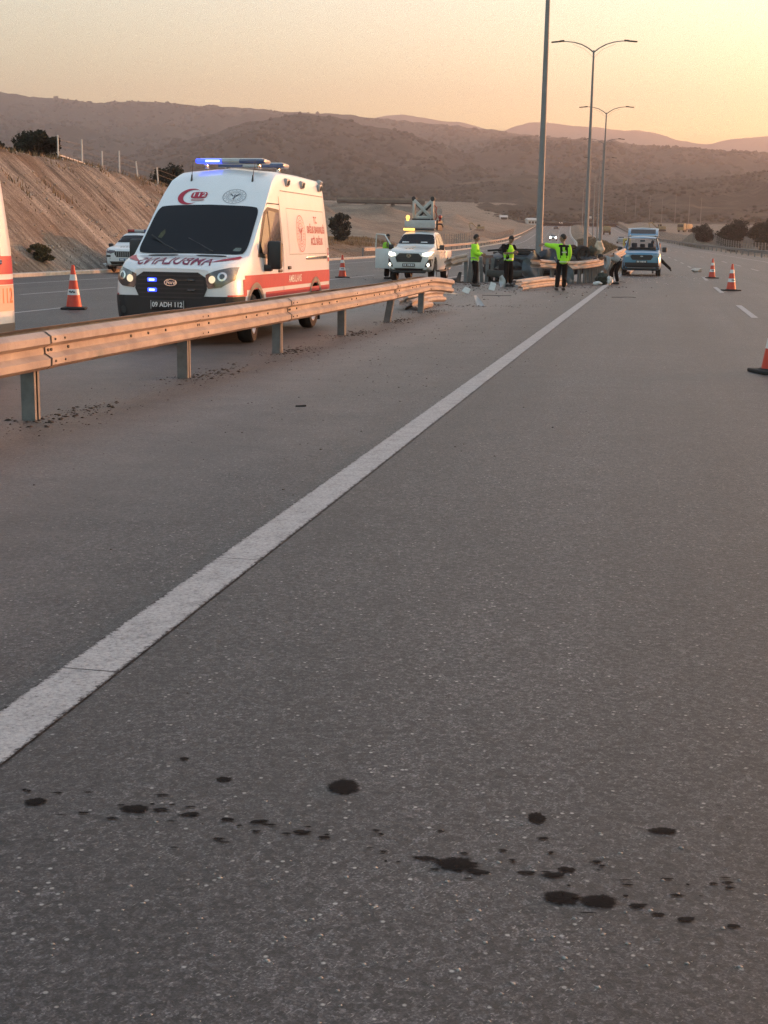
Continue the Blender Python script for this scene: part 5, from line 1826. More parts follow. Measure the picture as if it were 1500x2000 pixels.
# ------------------------------------------------------------------ traffic cones
ORANGE = mat('cone_orange', (0.62, 0.055, 0.022), 0.5, var=0.10, scale=5, col2=(0.50, 0.04, 0.02))
CWHITE = mat('cone_white', (0.66, 0.64, 0.64), 0.35, var=0.06)

def make_cone(loc, label, rz):
    t = empty('traffic_cone', loc, rz, label, 'traffic cone', 'traffic cones on the motorway')
    def rad(z): return .165 - (z - .04) * (.165 - .032) / .86
    b = MB(); b.box((0, 0, .022), (.50, .50, .044), bevel=.015); b.lathe([(.205, .04), (.19, .055), (.17, .06)], None, 20); b.build('base', RUBBER, t)
    b = MB(); b.lathe([(rad(.05), .05), (rad(.90), .90), (.026, .915), (.018, .90)], None, 24); b.build('cone_body', ORANGE, t, 60)
    for z0, z1 in ((.30, .42), (.60, .72)):
        b = MB(); b.lathe([(rad(z0) + .003, z0), (rad(z1) + .003, z1)], None, 24); q = b.build('reflective_band', CWHITE, t, 60)
    # the print on the lower band
    b = MB()
    for k in range(7):
        a = R(-128 + 9 * k)
        b.box((math.cos(a) * (rad(.36) + .004), math.sin(a) * (rad(.36) + .004), .365 + .012 * math.sin(k * 2)), (.012, .018, .028), Matrix.Rotation(a, 3, 'Z'))
    b.build('print', mat('ink', (.03, .035, .06), .5, var=0), t)
    return t

cone0 = None
for x, y, lab, rz in ((-6.56, 28.7, 'orange and white cone left of the ambulance on the left carriageway', .1), (-1.85, 56.2, 'orange and white cone between the ambulance and the white pickup', .3),
                      (15.3, 65.0, 'farther one of the two orange cones in a row on the right carriageway', .2), (11.84, 47.4, 'nearer one of the two orange cones in a row on the right carriageway', .5),
                      (4.715, 16.5, 'orange cone cut off by the right edge of the photo', .15)):
    z = gz(x, y)
    if cone0 is None: cone0 = make_cone((x, y, z), lab, rz)
    else:
        q = copy_tree(cone0); q.location = (x, y, z); q.rotation_euler = (0, 0, rz); q['label'] = lab


# ------------------------------------------------------------------ people
SKIN = mat('skin', (0.30, 0.165, 0.11), 0.55, var=0.06)
HAIR = mat('hair_dark', (0.012, 0.010, 0.009), 0.7, var=0.2)
BLACKC = mat('black_cloth', (0.010, 0.0095, 0.010), 0.95, var=0.2, scale=8, spec=0.08)
HIVIS = mat('hi_vis_cloth', (0.40, 0.86, 0.03), 0.75, var=0.08, scale=6)
REFL = mat('reflective_tape', (0.62, 0.66, 0.52), 0.35, var=0.05)
REFLG = mat('dull_tape', (0.23, 0.27, 0.15), 0.5, var=0.1)
GREYC = mat('grey_cloth', (0.30, 0.30, 0.31), 0.9, var=0.12, scale=8)
SHOE = mat('shoe', (0.03, 0.025, 0.022), 0.7, var=0.2)
BROWNC = mat('brown_cloth', (0.12, 0.06, 0.045), 0.9, var=0.2)


def skin_chain(pts, edges, rad, name, m, parent, root=0, lv=2):
    me = bpy.data.meshes.new(name)
    me.from_pydata([tuple(p) for p in pts], edges, [])
    o = bpy.data.objects.new(name, me); C.objects.link(o)
    sk = o.modifiers.new('s', 'SKIN'); sk.use_smooth_shade = True; sk.branch_smoothing = .6
    for i, r in enumerate(rad):
        v = me.skin_vertices[0].data[i]
        v.radius = r if hasattr(r, '__len__') else (r, r)
        v.use_root = (i == root)
    ss = o.modifiers.new('u', 'SUBSURF'); ss.levels = lv; ss.render_levels = lv
    bpy.context.view_layer.update()
    res = eval_mesh(o)
    bpy.data.objects.remove(o); bpy.data.meshes.remove(me)
    res.name = name
    return link_mesh(name, res, m, parent, 180)


def hand_bm(bm, w_, d, n, s=1.0):
    """palm, four unequal bent fingers and a side thumb; w_ wrist, d finger direction, n palm normal"""
    d = Vector(d).normalized(); n = Vector(n); n = (n - d * n.dot(d)).normalized(); sd_ = d.cross(n)
    mb = MB.__new__(MB); mb.bm = bm
    c = Vector(w_) + d * .05 * s
    rot = Matrix((sd_, d, n)).transposed()
    mb.box(c, (.082 * s, .10 * s, .034 * s), rot, bevel=.012 * s)
    for i, L in enumerate((.066, .080, .074, .058)):
        p0 = c + d * .045 * s + sd_ * (.030 - .020 * i) * s
        p1 = p0 + d * L * .5 * s + n * .008 * s
        p2 = p1 + d * L * .38 * s + n * .028 * s
        mb.tube([p0, p1, p2], [.0095 * s, .009 * s, .007 * s], 6)
    p0 = c - d * .02 * s + sd_ * .038 * s
    mb.tube([p0, p0 + sd_ * .03 * s + d * .03 * s, p0 + sd_ * .035 * s + d * .065 * s + n * .015 * s], [.012 * s, .011 * s, .008 * s], 6)


def person(label, loc, rz, J, top, legs, hair=HAIR, sleeves='long', bands=None, vest=None, shoes=SHOE, scale=1.0, group='people at the crash site', hem=0.0, extra=None):
    """J holds joints in metres; the figure looks along local +X, its left is +Y"""
    t = empty('person', loc, rz, label, 'person', group)
    t.scale = (scale,) * 3
    V = {k: Vector(v) for k, v in J.items()}
    names = ['pelvis', 'waist', 'chest', 'neck', 'skull', 'shL', 'elL', 'wrL', 'shR', 'elR', 'wrR', 'hipL', 'knL', 'anL', 'hipR', 'knR', 'anR']
    idx = {n: i for i, n in enumerate(names)}
    ed = [('pelvis', 'waist'), ('waist', 'chest'), ('chest', 'neck'), ('neck', 'skull'), ('chest', 'shL'), ('shL', 'elL'), ('elL', 'wrL'), ('chest', 'shR'), ('shR', 'elR'), ('elR', 'wrR'),
          ('pelvis', 'hipL'), ('hipL', 'knL'), ('knL', 'anL'), ('pelvis', 'hipR'), ('hipR', 'knR'), ('knR', 'anR')]
    E_ = [(idx[a], idx[b]) for a, b in ed]
    rad = [.12, .115, .13, .052, .06, .055, .040, .028, .055, .040, .028, .082, .056, .038, .082, .056, .038]
    body = skin_chain([V[n] for n in names], E_, rad, 'body', SKIN, t)
    # head: skull, jaw, nose, ears and eyes sit in the same mesh; hands too
    bm = bmesh.new(); bm.from_mesh(body.data)
    mb = MB.__new__(MB); mb.bm = bm
    hd = V['skull'] + Vector((0, 0, .06))
    fz = V.get('face', Vector((1, 0, 0))); fz = Vector(fz).normalized()
    up = V.get('headup', Vector((0, 0, 1))); up = (Vector(up) - fz * fz.dot(Vector(up))).normalized()
    sd_ = up.cross(fz)
    HM = Matrix((fz, sd_, up)).transposed().to_4x4()
    hd = V['skull'] + up * .07
    mb.sphere(hd, .1, 12, (1.0, .78, 1.18), HM)
    mb.sphere(hd + fz * .025 - up * .055, .07, 10, (1.0, .85, 1.0), HM)
    mb.sphere(hd + fz * .098 - up * .015, .018, 6, (1.1, .8, 1.5), HM)
    for s_ in (1, -1):
        mb.sphere(hd + sd_ * s_ * .080 - up * .01, .025, 6, (.8, .45, 1.25), HM)
        mb.sphere(hd + fz * .083 + sd_ * s_ * .032 + up * .015, .012, 6, (.6, 1.1, .8), HM)
    mb.sphere(hd + fz * .090 - up * .062, .018, 6, (.5, 1.3, .4), HM)
    for s_ in ('L', 'R'):
        d = (V['wr' + s_] - V['el' + s_]).normalized()
        hand_bm(bm, V['wr' + s_], J.get('hd' + s_, d), J.get('pn' + s_, (0, -1 if s_ == 'L' else 1, 0)))
    bm.to_mesh(body.data); bm.free()
    body.data.polygons.foreach_set('use_smooth', [True] * len(body.data.polygons))
    # hair
    h = MB()
    h.sphere(hd + up * .022 - fz * .014, .106, 12, (1.0, .83, 1.12), HM)
    bmesh.ops.delete(h.bm, geom=[v for v in h.bm.verts if (v.co - hd).dot(up) < (.035 if (v.co - hd).dot(fz) > .03 else -.045)], context='VERTS')
    h.build('hair', hair, t, 180)
    ey = MB()
    for s_ in (1, -1): ey.sphere(hd + fz * .092 + sd_ * s_ * .032 + up * .015, .007, 6)
    ey.build('eyes', HAIR, t)
    # clothes
    leg_n = ['pelvis', 'hipL', 'knL', 'anL', 'hipR', 'knR', 'anR']
    li = {n: i for i, n in enumerate(leg_n)}
    skin_chain([V['pelvis']] + [V[n] for n in leg_n[1:]] + [V['pelvis'].lerp(V['waist'], .9)], [(0, 1), (1, 2), (2, 3), (0, 4), (4, 5), (5, 6), (0, 7)], [.150, .115, .088, .072, .115, .088, .072, .150], 'trousers', legs, t)
    tn = ['hem', 'waist', 'chest', 'collar', 'shL', 'elL', 'cuL', 'shR', 'elR', 'cuR']
    hem_p = V['pelvis'] + (V['pelvis'] - V['waist']).normalized() * hem
    pos = {'hem': hem_p, 'waist': V['waist'], 'chest': V['chest'], 'collar': V['chest'].lerp(V['neck'], .90)}
    for s_ in 'LR':
        f = 1.0 if sleeves == 'long' else .55
        pos['sh' + s_] = V['sh' + s_]; pos['el' + s_] = V['el' + s_] if sleeves == 'long' else V['sh' + s_].lerp(V['el' + s_], .75)
        pos['cu' + s_] = V['el' + s_].lerp(V['wr' + s_], .92) if sleeves == 'long' else V['sh' + s_].lerp(V['el' + s_], .95)
    ti = {n: i for i, n in enumerate(tn)}
    te = [('hem', 'waist'), ('waist', 'chest'), ('chest', 'collar'), ('chest', 'shL'), ('shL', 'elL'), ('elL', 'cuL'), ('chest', 'shR'), ('shR', 'elR'), ('elR', 'cuR')]
    jk = skin_chain([pos[n] for n in tn], [(ti[a], ti[b]) for a, b in te], [.190, .185, .215, .082, .118, .080, .066, .118, .080, .066], 'jacket' if sleeves == 'long' else 'shirt', top, t, root=1)
    # shoes
    for s_ in 'LR':
        a = V['an' + s_]; to = V.get('to' + s_, a + Vector((.17, 0, -.05)))
        b = MB(); d = (to - a); mid = a + d * .45
        b.tube([a + Vector((-.06, 0, -.055)), a + Vector((.0, 0, -.045)), mid + Vector((0, 0, -.02)), to], [.042, .05, .045, .032], 8)
        b.build('shoe', shoes, t, 180)
    ax = (V['chest'] - V['pelvis']).normalized()
    outer = jk
    if vest:
        outer = skin_chain([hem_p + ax * .02, V['waist'], V['chest'], V['chest'].lerp(V['shL'], .72), V['chest'].lerp(V['shR'], .72), V['chest'].lerp(V['neck'], .45)], [(0, 1), (1, 2), (2, 3), (2, 4), (2, 5)],
                           [.205, .205, .232, .118, .118, .12], 'vest', vest, t, root=1)
    jb = bvh_of(outer)
    e1 = ax.orthogonal().normalized(); e2 = ax.cross(e1)
    def ring(f, hgt, m, name):
        """tape that follows the garment all round at the fraction f between pelvis and chest"""
        q = MB(); A = []; B = []
        for k in range(24):
            a = 2 * math.pi * k / 24
            d = e1 * math.cos(a) + e2 * math.sin(a)
            for L, dz in ((A, -hgt / 2), (B, hgt / 2)):
                o_ = V['pelvis'].lerp(V['chest'], f) + ax * dz
                h_, n_, i_, l_ = jb.ray_cast(o_, d, .4)
                r_ = l_ if h_ is not None else .16
                L.append(q.bm.verts.new(o_ + d * (min(r_, .24) + .006)))
        for k in range(24):
            q.bm.faces.new((A[k], A[(k + 1) % 24], B[(k + 1) % 24], B[k]))
        return q.build(name, m, t, 180)
    for f, m_, h_ in (bands or []):
        ring(f, h_, m_, 'reflective_band')
    if extra: extra(t, V, jb)
    return t

STAND = dict(pelvis=(0, 0, .95), waist=(0, 0, 1.08), chest=(.01, 0, 1.32), neck=(.02, 0, 1.50), skull=(.03, 0, 1.58),
             shL=(0, .19, 1.41), elL=(-.02, .24, 1.13), wrL=(.06, .22, .90), shR=(0, -.19, 1.41), elR=(-.02, -.24, 1.13), wrR=(.06, -.22, .90),
             hipL=(0, .09, .90), knL=(.03, .10, .50), anL=(0, .11, .085), hipR=(0, -.09, .90), knR=(.03, -.10, .50), anR=(0, -.11, .085))
def pose(**k):
    d = dict(STAND); d.update(k); return d

def gp(x, y): return (x, y, gz(x, y))

# man in a long-sleeved hi-vis jacket, facing right, hands together in front
person('man in long-sleeved bright hi-vis jacket and black trousers standing in profile, leftmost of the three', gp(3.02, 47.9), R(-15),
       pose(elL=(.03, .24, 1.13), wrL=(.26, .10, 1.10), elR=(.03, -.24, 1.13), wrR=(.25, -.09, 1.08), face=(.95, .1, -.15), anL=(-.05, .12, .085), anR=(.06, -.10, .085), knR=(.06, -.10, .5)),
       HIVIS, BLACKC, bands=[(.08, REFLG, .05), (.50, REFLG, .05), (-.20, REFL, .035)], hem=.14)

# man with a vest looking down at something in his hands
def phone(t, V, jb):
    b = MB(); b.box(V['wrR'].lerp(V['wrL'], .5) + Vector((.08, 0, .03)), (.01, .075, .15), Matrix.Rotation(R(-40), 3, 'Y'), bevel=.004); b.build('phone', BLACKP, t)
person('man in black short-sleeved shirt and hi-vis vest looking down, middle of the three', gp(4.22, 48.3), R(-55),
       pose(elL=(.08, .26, 1.14), wrL=(.31, .08, 1.17), elR=(.08, -.27, 1.14), wrR=(.31, -.06, 1.17), neck=(.05, 0, 1.50), skull=(.08, 0, 1.565), face=(.80, 0, -.60), headup=(.5, 0, .85)),
       BLACKC, BLACKC, sleeves='short', vest=HIVIS, bands=[(.02, REFL, .05), (.45, REFL, .05)], extra=phone, hem=.10)

# police officer pointing to the left
def offband(t, V, jb):
    # black panels, silver lines and back print of the jacket, markings down the trouser legs
    BK = ((-1, 0, 0), (0, -1, 0), (0, 0, 1)); FT = ((1, 0, 0), (0, 1, 0), (0, 0, 1))
    for fr in (BK, FT):
        for u in (-.13, .055):
            decal(jb, quad2d((u, 1.10), (u + .075, 1.10), (u + .075, 1.42), (u, 1.42), 3, 8), 'black_panel', BLACKC, t, fr, .006)
        for u in (-.046, .036):
            decal(jb, quad2d((u, 1.13), (u + .010, 1.13), (u + .010, 1.38), (u, 1.38), 1, 8), 'silver_line', REFLG, t, fr, .007)
        decal(jb, quad2d((-.17, 1.37), (.17, 1.37), (.16, 1.44), (-.16, 1.44), 14, 5), 'black_yoke', BLACKC, t, fr, .014)
    decal(jb, quad2d((-.08, 1.19), (.08, 1.19), (.08, 1.225), (-.08, 1.225), 8, 2), 'back_print', REFL, t, BK, .012)
    for s_ in 'LR':
        k, a = V['kn' + s_], V['an' + s_]
        for f in (.1, .35, .6, .85):
            q = k.lerp(a, f)
            b = MB(); b.box(q + Vector((0, .068 if s_ == 'L' else -.068, 0)), (.03, .012, .06)); b.build('leg_marking', REFLG, t)
person('police officer in yellow and black jacket with one arm stretched out, pointing to the left', gp(5.72, 45.2), R(100),
       pose(elL=(.22, .36, 1.40), wrL=(.32, .55, 1.46), hdL=(.3, .9, -.25), elR=(-.04, -.215, 1.13), wrR=(.08, -.19, .90), face=(.45, .85, -.1), chest=(.0, 0, 1.32),
            hipL=(0, .10, .90), anL=(-.04, .17, .085), knL=(.01, .13, .5), anR=(.08, -.10, .085), knR=(.06, -.10, .5)),
       HIVIS, BLACKC, bands=[(.30, BLACKC, .06), (-.12, REFL, .03)], hem=.14, extra=offband, scale=1.02)

# man bending down over bags
def bentbag(t, V, jb):
    b = MB(); b.sphere(V['wrR'] + Vector((.06, 0, -.10)), .085, 8, (1, .8, .9)); b.build('held_bag', mat('white_plastic', (.62, .61, .60), .5, var=.1), t)
person('man in grey top and black trousers bending down beside the guard rail', gp(8.72, 53.2), R(186),
       dict(pelvis=(-.22, 0, .90), waist=(-.12, 0, 1.00), chest=(.20, 0, 1.06), neck=(.40, 0, 1.02), skull=(.47, 0, .98), face=(.55, 0, -.85), headup=(.85, 0, .5),
            shL=(.27, .19, 1.05), elL=(.27, .24, .74), wrL=(.36, .14, .50), shR=(.27, -.19, 1.05), elR=(.25, -.24, .76), wrR=(.34, -.10, .54),
            hipL=(-.22, .09, .86), knL=(-.05, .12, .48), anL=(-.14, .12, .085), hipR=(-.22, -.09, .86), knR=(.06, -.12, .48), anR=(.02, -.14, .085)),
       GREYC, BLACKC, extra=bentbag, hem=.06)

# person beside the blue van, most of the body hidden by it
person('person in dark trousers stepping out from behind the blue van, one leg stretched sideways', gp(14.35, 73.6), R(80),
       dict(pelvis=(0, .10, .92), waist=(0, .14, 1.05), chest=(.02, .22, 1.28), neck=(.04, .26, 1.45), skull=(.05, .28, 1.53), face=(1, .2, -.2),
            shL=(.02, .41, 1.36), elL=(.10, .48, 1.10), wrL=(.30, .42, 1.02), shR=(.02, .04, 1.38), elR=(.06, -.02, 1.10), wrR=(.24, .06, .98),
            hipL=(0, .18, .88), knL=(.06, .22, .48), anL=(0, .20, .085), hipR=(0, .0, .88), knR=(.04, -.36, .56), anR=(-.02, -.74, .22)),
       BROWNC, BLACKC)

# person at the open door of the pickup
person('person in hi-vis top behind the open door of the white pickup', gp(-.05, 55.6), R(-20),
       pose(elL=(.12, .26, 1.16), wrL=(.30, .14, 1.22), face=(.8, -.5, -.2)), HIVIS, BLACKC, bands=[(.5, REFLG, .05)])


# ------------------------------------------------------------------ the overturned car
WRECKP = mat('wreck_paint', (0.040, 0.047, 0.058), 0.42, metal=0.3, var=0.3, scale=3, col2=(0.018, 0.019, 0.022))
WRECKB = mat('bare_blue_panel', (0.055, 0.07, 0.082), 0.4, metal=0.3, var=0.2, scale=4)
UNDER = mat('underbody', (0.020, 0.018, 0.017), 0.85, var=0.5, scale=5)

def make_wreck():
    t = empty('overturned_car', (6.15, 55.4, gz(6.15, 55.4)), R(12), 'dark wrecked car lying on its roof across the torn guard rail', 'wrecked car')
    sh = [(2.15, .40, .92, .60, .60, .84, .55), (2.05, .26, .98, .82, .82, .90, .66), (1.2, .24, 1.05, .90, .88, .96, .74), (.85, .24, 1.10, .90, .88, .98, .72), (.25, .24, 1.22, .90, .88, 1.0, .58), (-1.1, .24, 1.26, .90, .88, 1.0, .56), (-1.85, .26, 1.14, .90, .86, 1.0, .62), (-2.15, .36, .98, .82, .80, .90, .66)]
    o = shell(sh, .12).build('body', WRECKP, t, 40)
    me = o.data
    co = np.empty(len(me.vertices) * 3, np.float32); me.vertices.foreach_get('co', co); co = co.reshape(-1, 3)
    co[:, 2] = 1.34 - co[:, 2] * .98                       # on its roof
    d = np.stack([vnoise(co[:, 0] * 1.7 + k * 9, co[:, 1] * 1.9 + co[:, 2] * 2.1 + k * 5, 3) for k in range(3)], 1)
    amp = .16 + .22 * sstep(.2, 2.0, -co[:, :1])
    co += (d * amp * np.array([1, 1, .8])).astype(np.float32)
    co[:, 2] = np.maximum(co[:, 2], .05)
    me.vertices.foreach_set('co', co.ravel()); me.flip_normals(); me.update()
    me.polygons.foreach_set('use_smooth', [True] * len(me.polygons)); me.set_sharp_from_angle(angle=R(28))
    bv = bvh_of(o)
    # windows gone dark, sill
    fr = ((0, -1.6, 0), (1, 0, 0), (0, 0, 1))
    decal(bv, poly2d([(-1.35, .42), (.55, .42), (.25, .14), (-1.2, .14)], 3), 'broken_window', DARK, t, fr, .012)
    decal(bv, poly2d([(-1.3, .86), (1.05, .92), (1.05, .99), (-1.3, .95)], 3), 'sill', WRECKB, t, fr, .02, .02)
    decal(bv, poly2d([(.95, .44), (.97, .44), (.97, .9), (.95, .9)], 2), 'door_gap', DARK, t, fr, .012)
    # underside with exhaust, axle and tank
    b = MB()
    b.box((0, 0, 1.10), (3.6, 1.5, .10), bevel=.03); b.box((-.9, .1, 1.17), (.7, .9, .12), bevel=.04); b.box((1.3, 0, 1.20), (.8, .9, .16), bevel=.05)
    b.tube([(1.2, .2, 1.24), (.4, .1, 1.22), (-.6, .25, 1.24), (-1.4, .4, 1.25), (-2.1, .5, 1.18)], .04, 8)
    b.cyl((-1.3, -.75, 1.16), (-1.3, .75, 1.16), .05, n=8); b.cyl((1.35, -.75, 1.16), (1.35, .75, 1.16), .045, n=8)
    b.build('underbody', UNDER, t, 30)
    for x, y, z, sx, sy in ((1.42, -.80, 1.13, 10, 14), (1.55, .72, 1.14, -4, 25), (-1.25, .78, 1.10, 4, -8)):
        k = wheel(t, 0, 0, .33, .23, -1 if y < 0 else 1, 5, rimm=mat('sooty_rim', (.05, .05, .05), .5, metal=.3, var=.2))
        k.matrix_local = Matrix.Translation((x, y, z)) @ Matrix.Rotation(R(sy), 4, 'Z') @ Matrix.Rotation(R(90 + sx), 4, 'X')
    # torn engine bay at the left end
    b = MB()
    for k in range(26):
        c_ = Vector((-1.3 - rnd.random() * 1.1, -.95 + rnd.random() * .9, .15 + rnd.random() * .75))
        b.box(c_, (.12 + .3 * rnd.random(), .10 + .25 * rnd.random(), .08 + .22 * rnd.random()), Matrix.Rotation(rnd.random() * 3, 3, Vector((rnd.random(), rnd.random(), rnd.random() + .1)).normalized()), bevel=.02)
    for k in range(8):
        p = Vector((-1.2 - rnd.random() * 1.0, -1.0 + rnd.random() * .5, .2 + rnd.random() * .6))
        b.tube([p, p + Vector((.2, -.1, .25 * rnd.random())), p + Vector((.5 * rnd.random(), -.15, -.1)), p + Vector((.6, .1, .1))], .022, 6)
    b.build('engine_bay', UNDER, t, 30)
    # torn off panels
    def panel(name, pts, m, amp=.05, seed=1):
        bm = poly2d(pts, 5)
        for v in bm.verts:
            v.co.z = amp * mnoise.noise(Vector((v.co.x * 3 + seed, v.co.y * 3, seed))) * 2 + amp * math.sin(v.co.x * 4 + seed)
        bmesh.ops.solidify(bm, geom=bm.faces[:], thickness=.015)
        me = bpy.data.meshes.new(name); bm.to_mesh(me); bm.free()
        return link_mesh(name, me, m, t, 40)
    q = panel('bonnet', [(-.62, -.52), (.35, -.58), (.52, .02), (.30, .52), (-.12, .62), (-.55, .15)], WRECKB, .13, 3)
    q.location = (-.62, -1.18, .62); q.rotation_euler = (R(72), R(8), R(4))
    q = panel('wing', [(-.50, -.30), (.50, -.36), (.40, .20), (-.2, .34)], WRECKP, .10, 8)
    q.location = (-.10, -1.10, .98); q.rotation_euler = (R(70), R(-32), R(6))
    q = panel('door_skin', [(-.55, -.40), (.45, -.46), (.5, .1), (-.45, .36)], WRECKP, .10, 12)
    q.location = (-1.35, -1.05, .55); q.rotation_euler = (R(80), R(10), R(-6))
    b = MB()
    pts = [(-2.6, -1.25, .34), (-2.2, -1.4, .30), (-1.6, -1.42, .30), (-1.0, -1.3, .33)]
    b.sweep([(-.05, -.14), (.06, -.12), (.09, 0), (.06, .12), (-.05, .14)], pts, closed=True); b.build('bumper', mat('grey_bumper', (.035, .038, .036), .5, var=.15), t, 40)
    b = MB(); b.lathe([(.18, -.11), (.30, -.10), (.34, 0), (.30, .10), (.18, .11)], Matrix.Translation((-2.25, -1.0, .20)) @ Matrix.Rotation(R(80), 4, 'X'), 20); b.build('loose_tyre', RUBBER, t, 40)
    return t

make_wreck()

PLASTW = mat('white_plastic', (.50, .49, .475), .5, var=.1)
CREAM = mat('cream_cloth', (.55, .44, .34), .9, var=.15, scale=7)
DKBAG = mat('dark_bag', (.03, .035, .025), .85, var=.4, scale=9)

def blob(name, label, cat, loc, size, m, seed, rz=0.0, group=None, crush=.35, flat=True, n=12):
    b = MB(); b.sphere((0, 0, 0), 1.0, n)
    for v in b.bm.verts:
        k = 1 + crush * mnoise.noise(v.co * 1.7 + Vector((seed, seed * 2, 0))) + crush * .5 * mnoise.noise(v.co * 4.3 + Vector((seed, 0, 3)))
        v.co = Vector((v.co.x * k * size[0] / 2, v.co.y * k * size[1] / 2, v.co.z * k * size[2] / 2))
    zmin = min(v.co.z for v in b.bm.verts)
    for v in b.bm.verts: v.co.z -= zmin
    o = b.build(name, m, None, 60 if crush < .3 else 30)
    o.location = loc; o.rotation_euler = (0, 0, rz)
    return tag(o, label, cat, group)

def scrap(name, label, loc, pts, m, tilt, seed, amp=.05, cat='debris', group='debris around the crash'):
    bm = poly2d(pts, 4)
    for v in bm.verts:
        v.co.z = amp * (mnoise.noise(Vector((v.co.x * 4 + seed, v.co.y * 4, seed))) * 1.6)
    bmesh.ops.solidify(bm, geom=bm.faces[:], thickness=.012)
    me = bpy.data.meshes.new(name); bm.to_mesh(me); bm.free()
    o = link_mesh(name, me, m, None, 40)
    o.location = loc; o.rotation_euler = tilt
    return tag(o, label, cat, group)

blob('crumpled_cloth', 'pale cream cloth hanging over the wheels of the overturned car', 'cloth', (8.50, 55.6, 1.05), (.44, .34, .52), CREAM, 6.3, .4, None, .62)
blob('dark_bundle', 'dark round bundle on top of the wreck beside the cream cloth', 'bundle', (8.12, 55.4, .92), (.50, .45, .48), DKBAG, 5.1, 0, None, .25)
scrap('torn_panel', 'grey triangular sheet of torn bodywork leaning on the bent guard rail', (6.55, 51.0, .62), [(-.42, .38), (-.30, .45), (.28, -.02), (.34, -.40), (.12, -.62), (-.14, -.25)], WRECKB, (R(78), 0, R(10)), 2, .08)
# belongings beside the bending man
blob('black_bag', 'dark bag in the heap beside the bending man', 'bag', gp(8.12, 51.9), (.52, .45, .42), DKBAG, 2.2, .3, None, .4)
blob('plastic_bag', 'white crumpled bag at the left foot of the heap beside the bending man', 'bag', gp(7.86, 51.5), (.36, .28, .14), PLASTW, 7.7, .5, 'white bags in the heap', .5)
blob('plastic_bag', 'white crumpled bag standing between the dark bag and the bending man', 'bag', gp(8.34, 51.7), (.26, .22, .30), PLASTW, 9.1, 1.2, 'white bags in the heap', .5)
scrap('flat_object', 'small dark flat object lying on the solid line near the bending man', (9.55, 56.0, gz(9.55, 56.0) + .03), [(-.14, -.07), (.14, -.05), (.12, .08), (-.12, .06)], BLACKP, (0, 0, .3), 5, .02)
blob('pale_bag', 'pale bag lying alone on the road right of the blue van', 'bag', gp(17.35, 77.5), (.62, .4, .24), mat('pale_cloth', (.55, .47, .42), .8, var=.1), 4.4, .2, None, .35)
# plastic and metal pieces in front of the three men
scrap('plastic_piece', 'pale square plastic piece standing on the ground in front of the bare posts', (3.36, 44.0, .14), [(-.11, -.12), (.08, -.14), (.11, .10), (-.08, .14)], PLASTW, (R(75), R(8), R(-10)), 3, .03)
scrap('plastic_piece', 'pale leaning plastic scrap nearest to the end of the near guard rail', (2.36, 41.2, .10), [(-.12, -.06), (.09, -.10), (.12, .06), (-.04, .11)], PLASTW, (R(60), R(20), R(20)), 6, .04)
scrap('metal_piece', 'crumpled grey metal piece standing left of the man with the vest', (3.90, 46.9, .22), [(-.11, -.20), (.10, -.22), (.12, .02), (.04, .22), (-.08, .16)], SILVER, (R(80), R(-5), R(15)), 9, .08)
scrap('flat_strip', 'long thin dark strip lying on the shoulder in front of the men', (3.15, 39.6, .02), [(-.42, -.02), (.42, .0), (.42, .04), (-.42, .03)], BLACKP, (0, 0, R(-4)), 2, .01)
scrap('flat_strip', 'thin strip lying near the solid line in front of the pointing officer', (6.85, 39.8, .02), [(-.36, -.02), (.36, -.01), (.36, .03), (-.36, .03)], BLACKP, (0, 0, R(6)), 4, .01)
scrap('black_trim', 'twisted black trim piece left of the bare posts', (2.30, 50.0, .10), [(-.5, -.08), (-.1, -.12), (.36, .02), (.40, .34), (.30, .36), (.2, .12), (-.3, .06)], BLACKP, (R(70), R(0), R(5)), 4, .06)
scrap('pale_sheet', 'thin pale sheet lying flat among the fragments behind the near rail end', (1.95, 40.5, .02), [(-.35, -.12), (.3, -.14), (.38, .1), (-.2, .16)], CREAM, (0, R(4), .3), 8, .03)
scrap('bracket', 'pale bent bracket lying at the end of the long fallen beam', (2.22, 33.1, .12), [(-.1, -.14), (.12, -.16), (.04, .02), (-.02, .16), (-.12, .14)], SILVER, (R(60), 0, R(30)), 3, .04)
b = MB(); b.cyl((0, 0, 0), (.75, .25, .16), .06, n=10); b.cyl((.1, -.1, 0), (.55, .12, .02), .05, n=8)
o = b.build('white_tube', PLASTW, None); o.location = (-12.95, 60.5, .20); tag(o, 'white tubes lying on the kerb left of the police car', 'tube')
scrap('dark_scrap', 'small dark fragment lying on the shoulder near the solid line', (-.78, 12.4, .012), [(-.05, -.02), (.05, -.015), (.04, .025), (-.04, .02)], RUBBER, (0, 0, .2), 3, .01)
scrap('dark_scrap', 'small dark fragment lying alone at the left edge of the shoulder', (-2.0, 6.25, .008), [(-.025, -.01), (.025, -.01), (.02, .012), (-.02, .012)], RUBBER, (0, 0, .1), 7, .006)

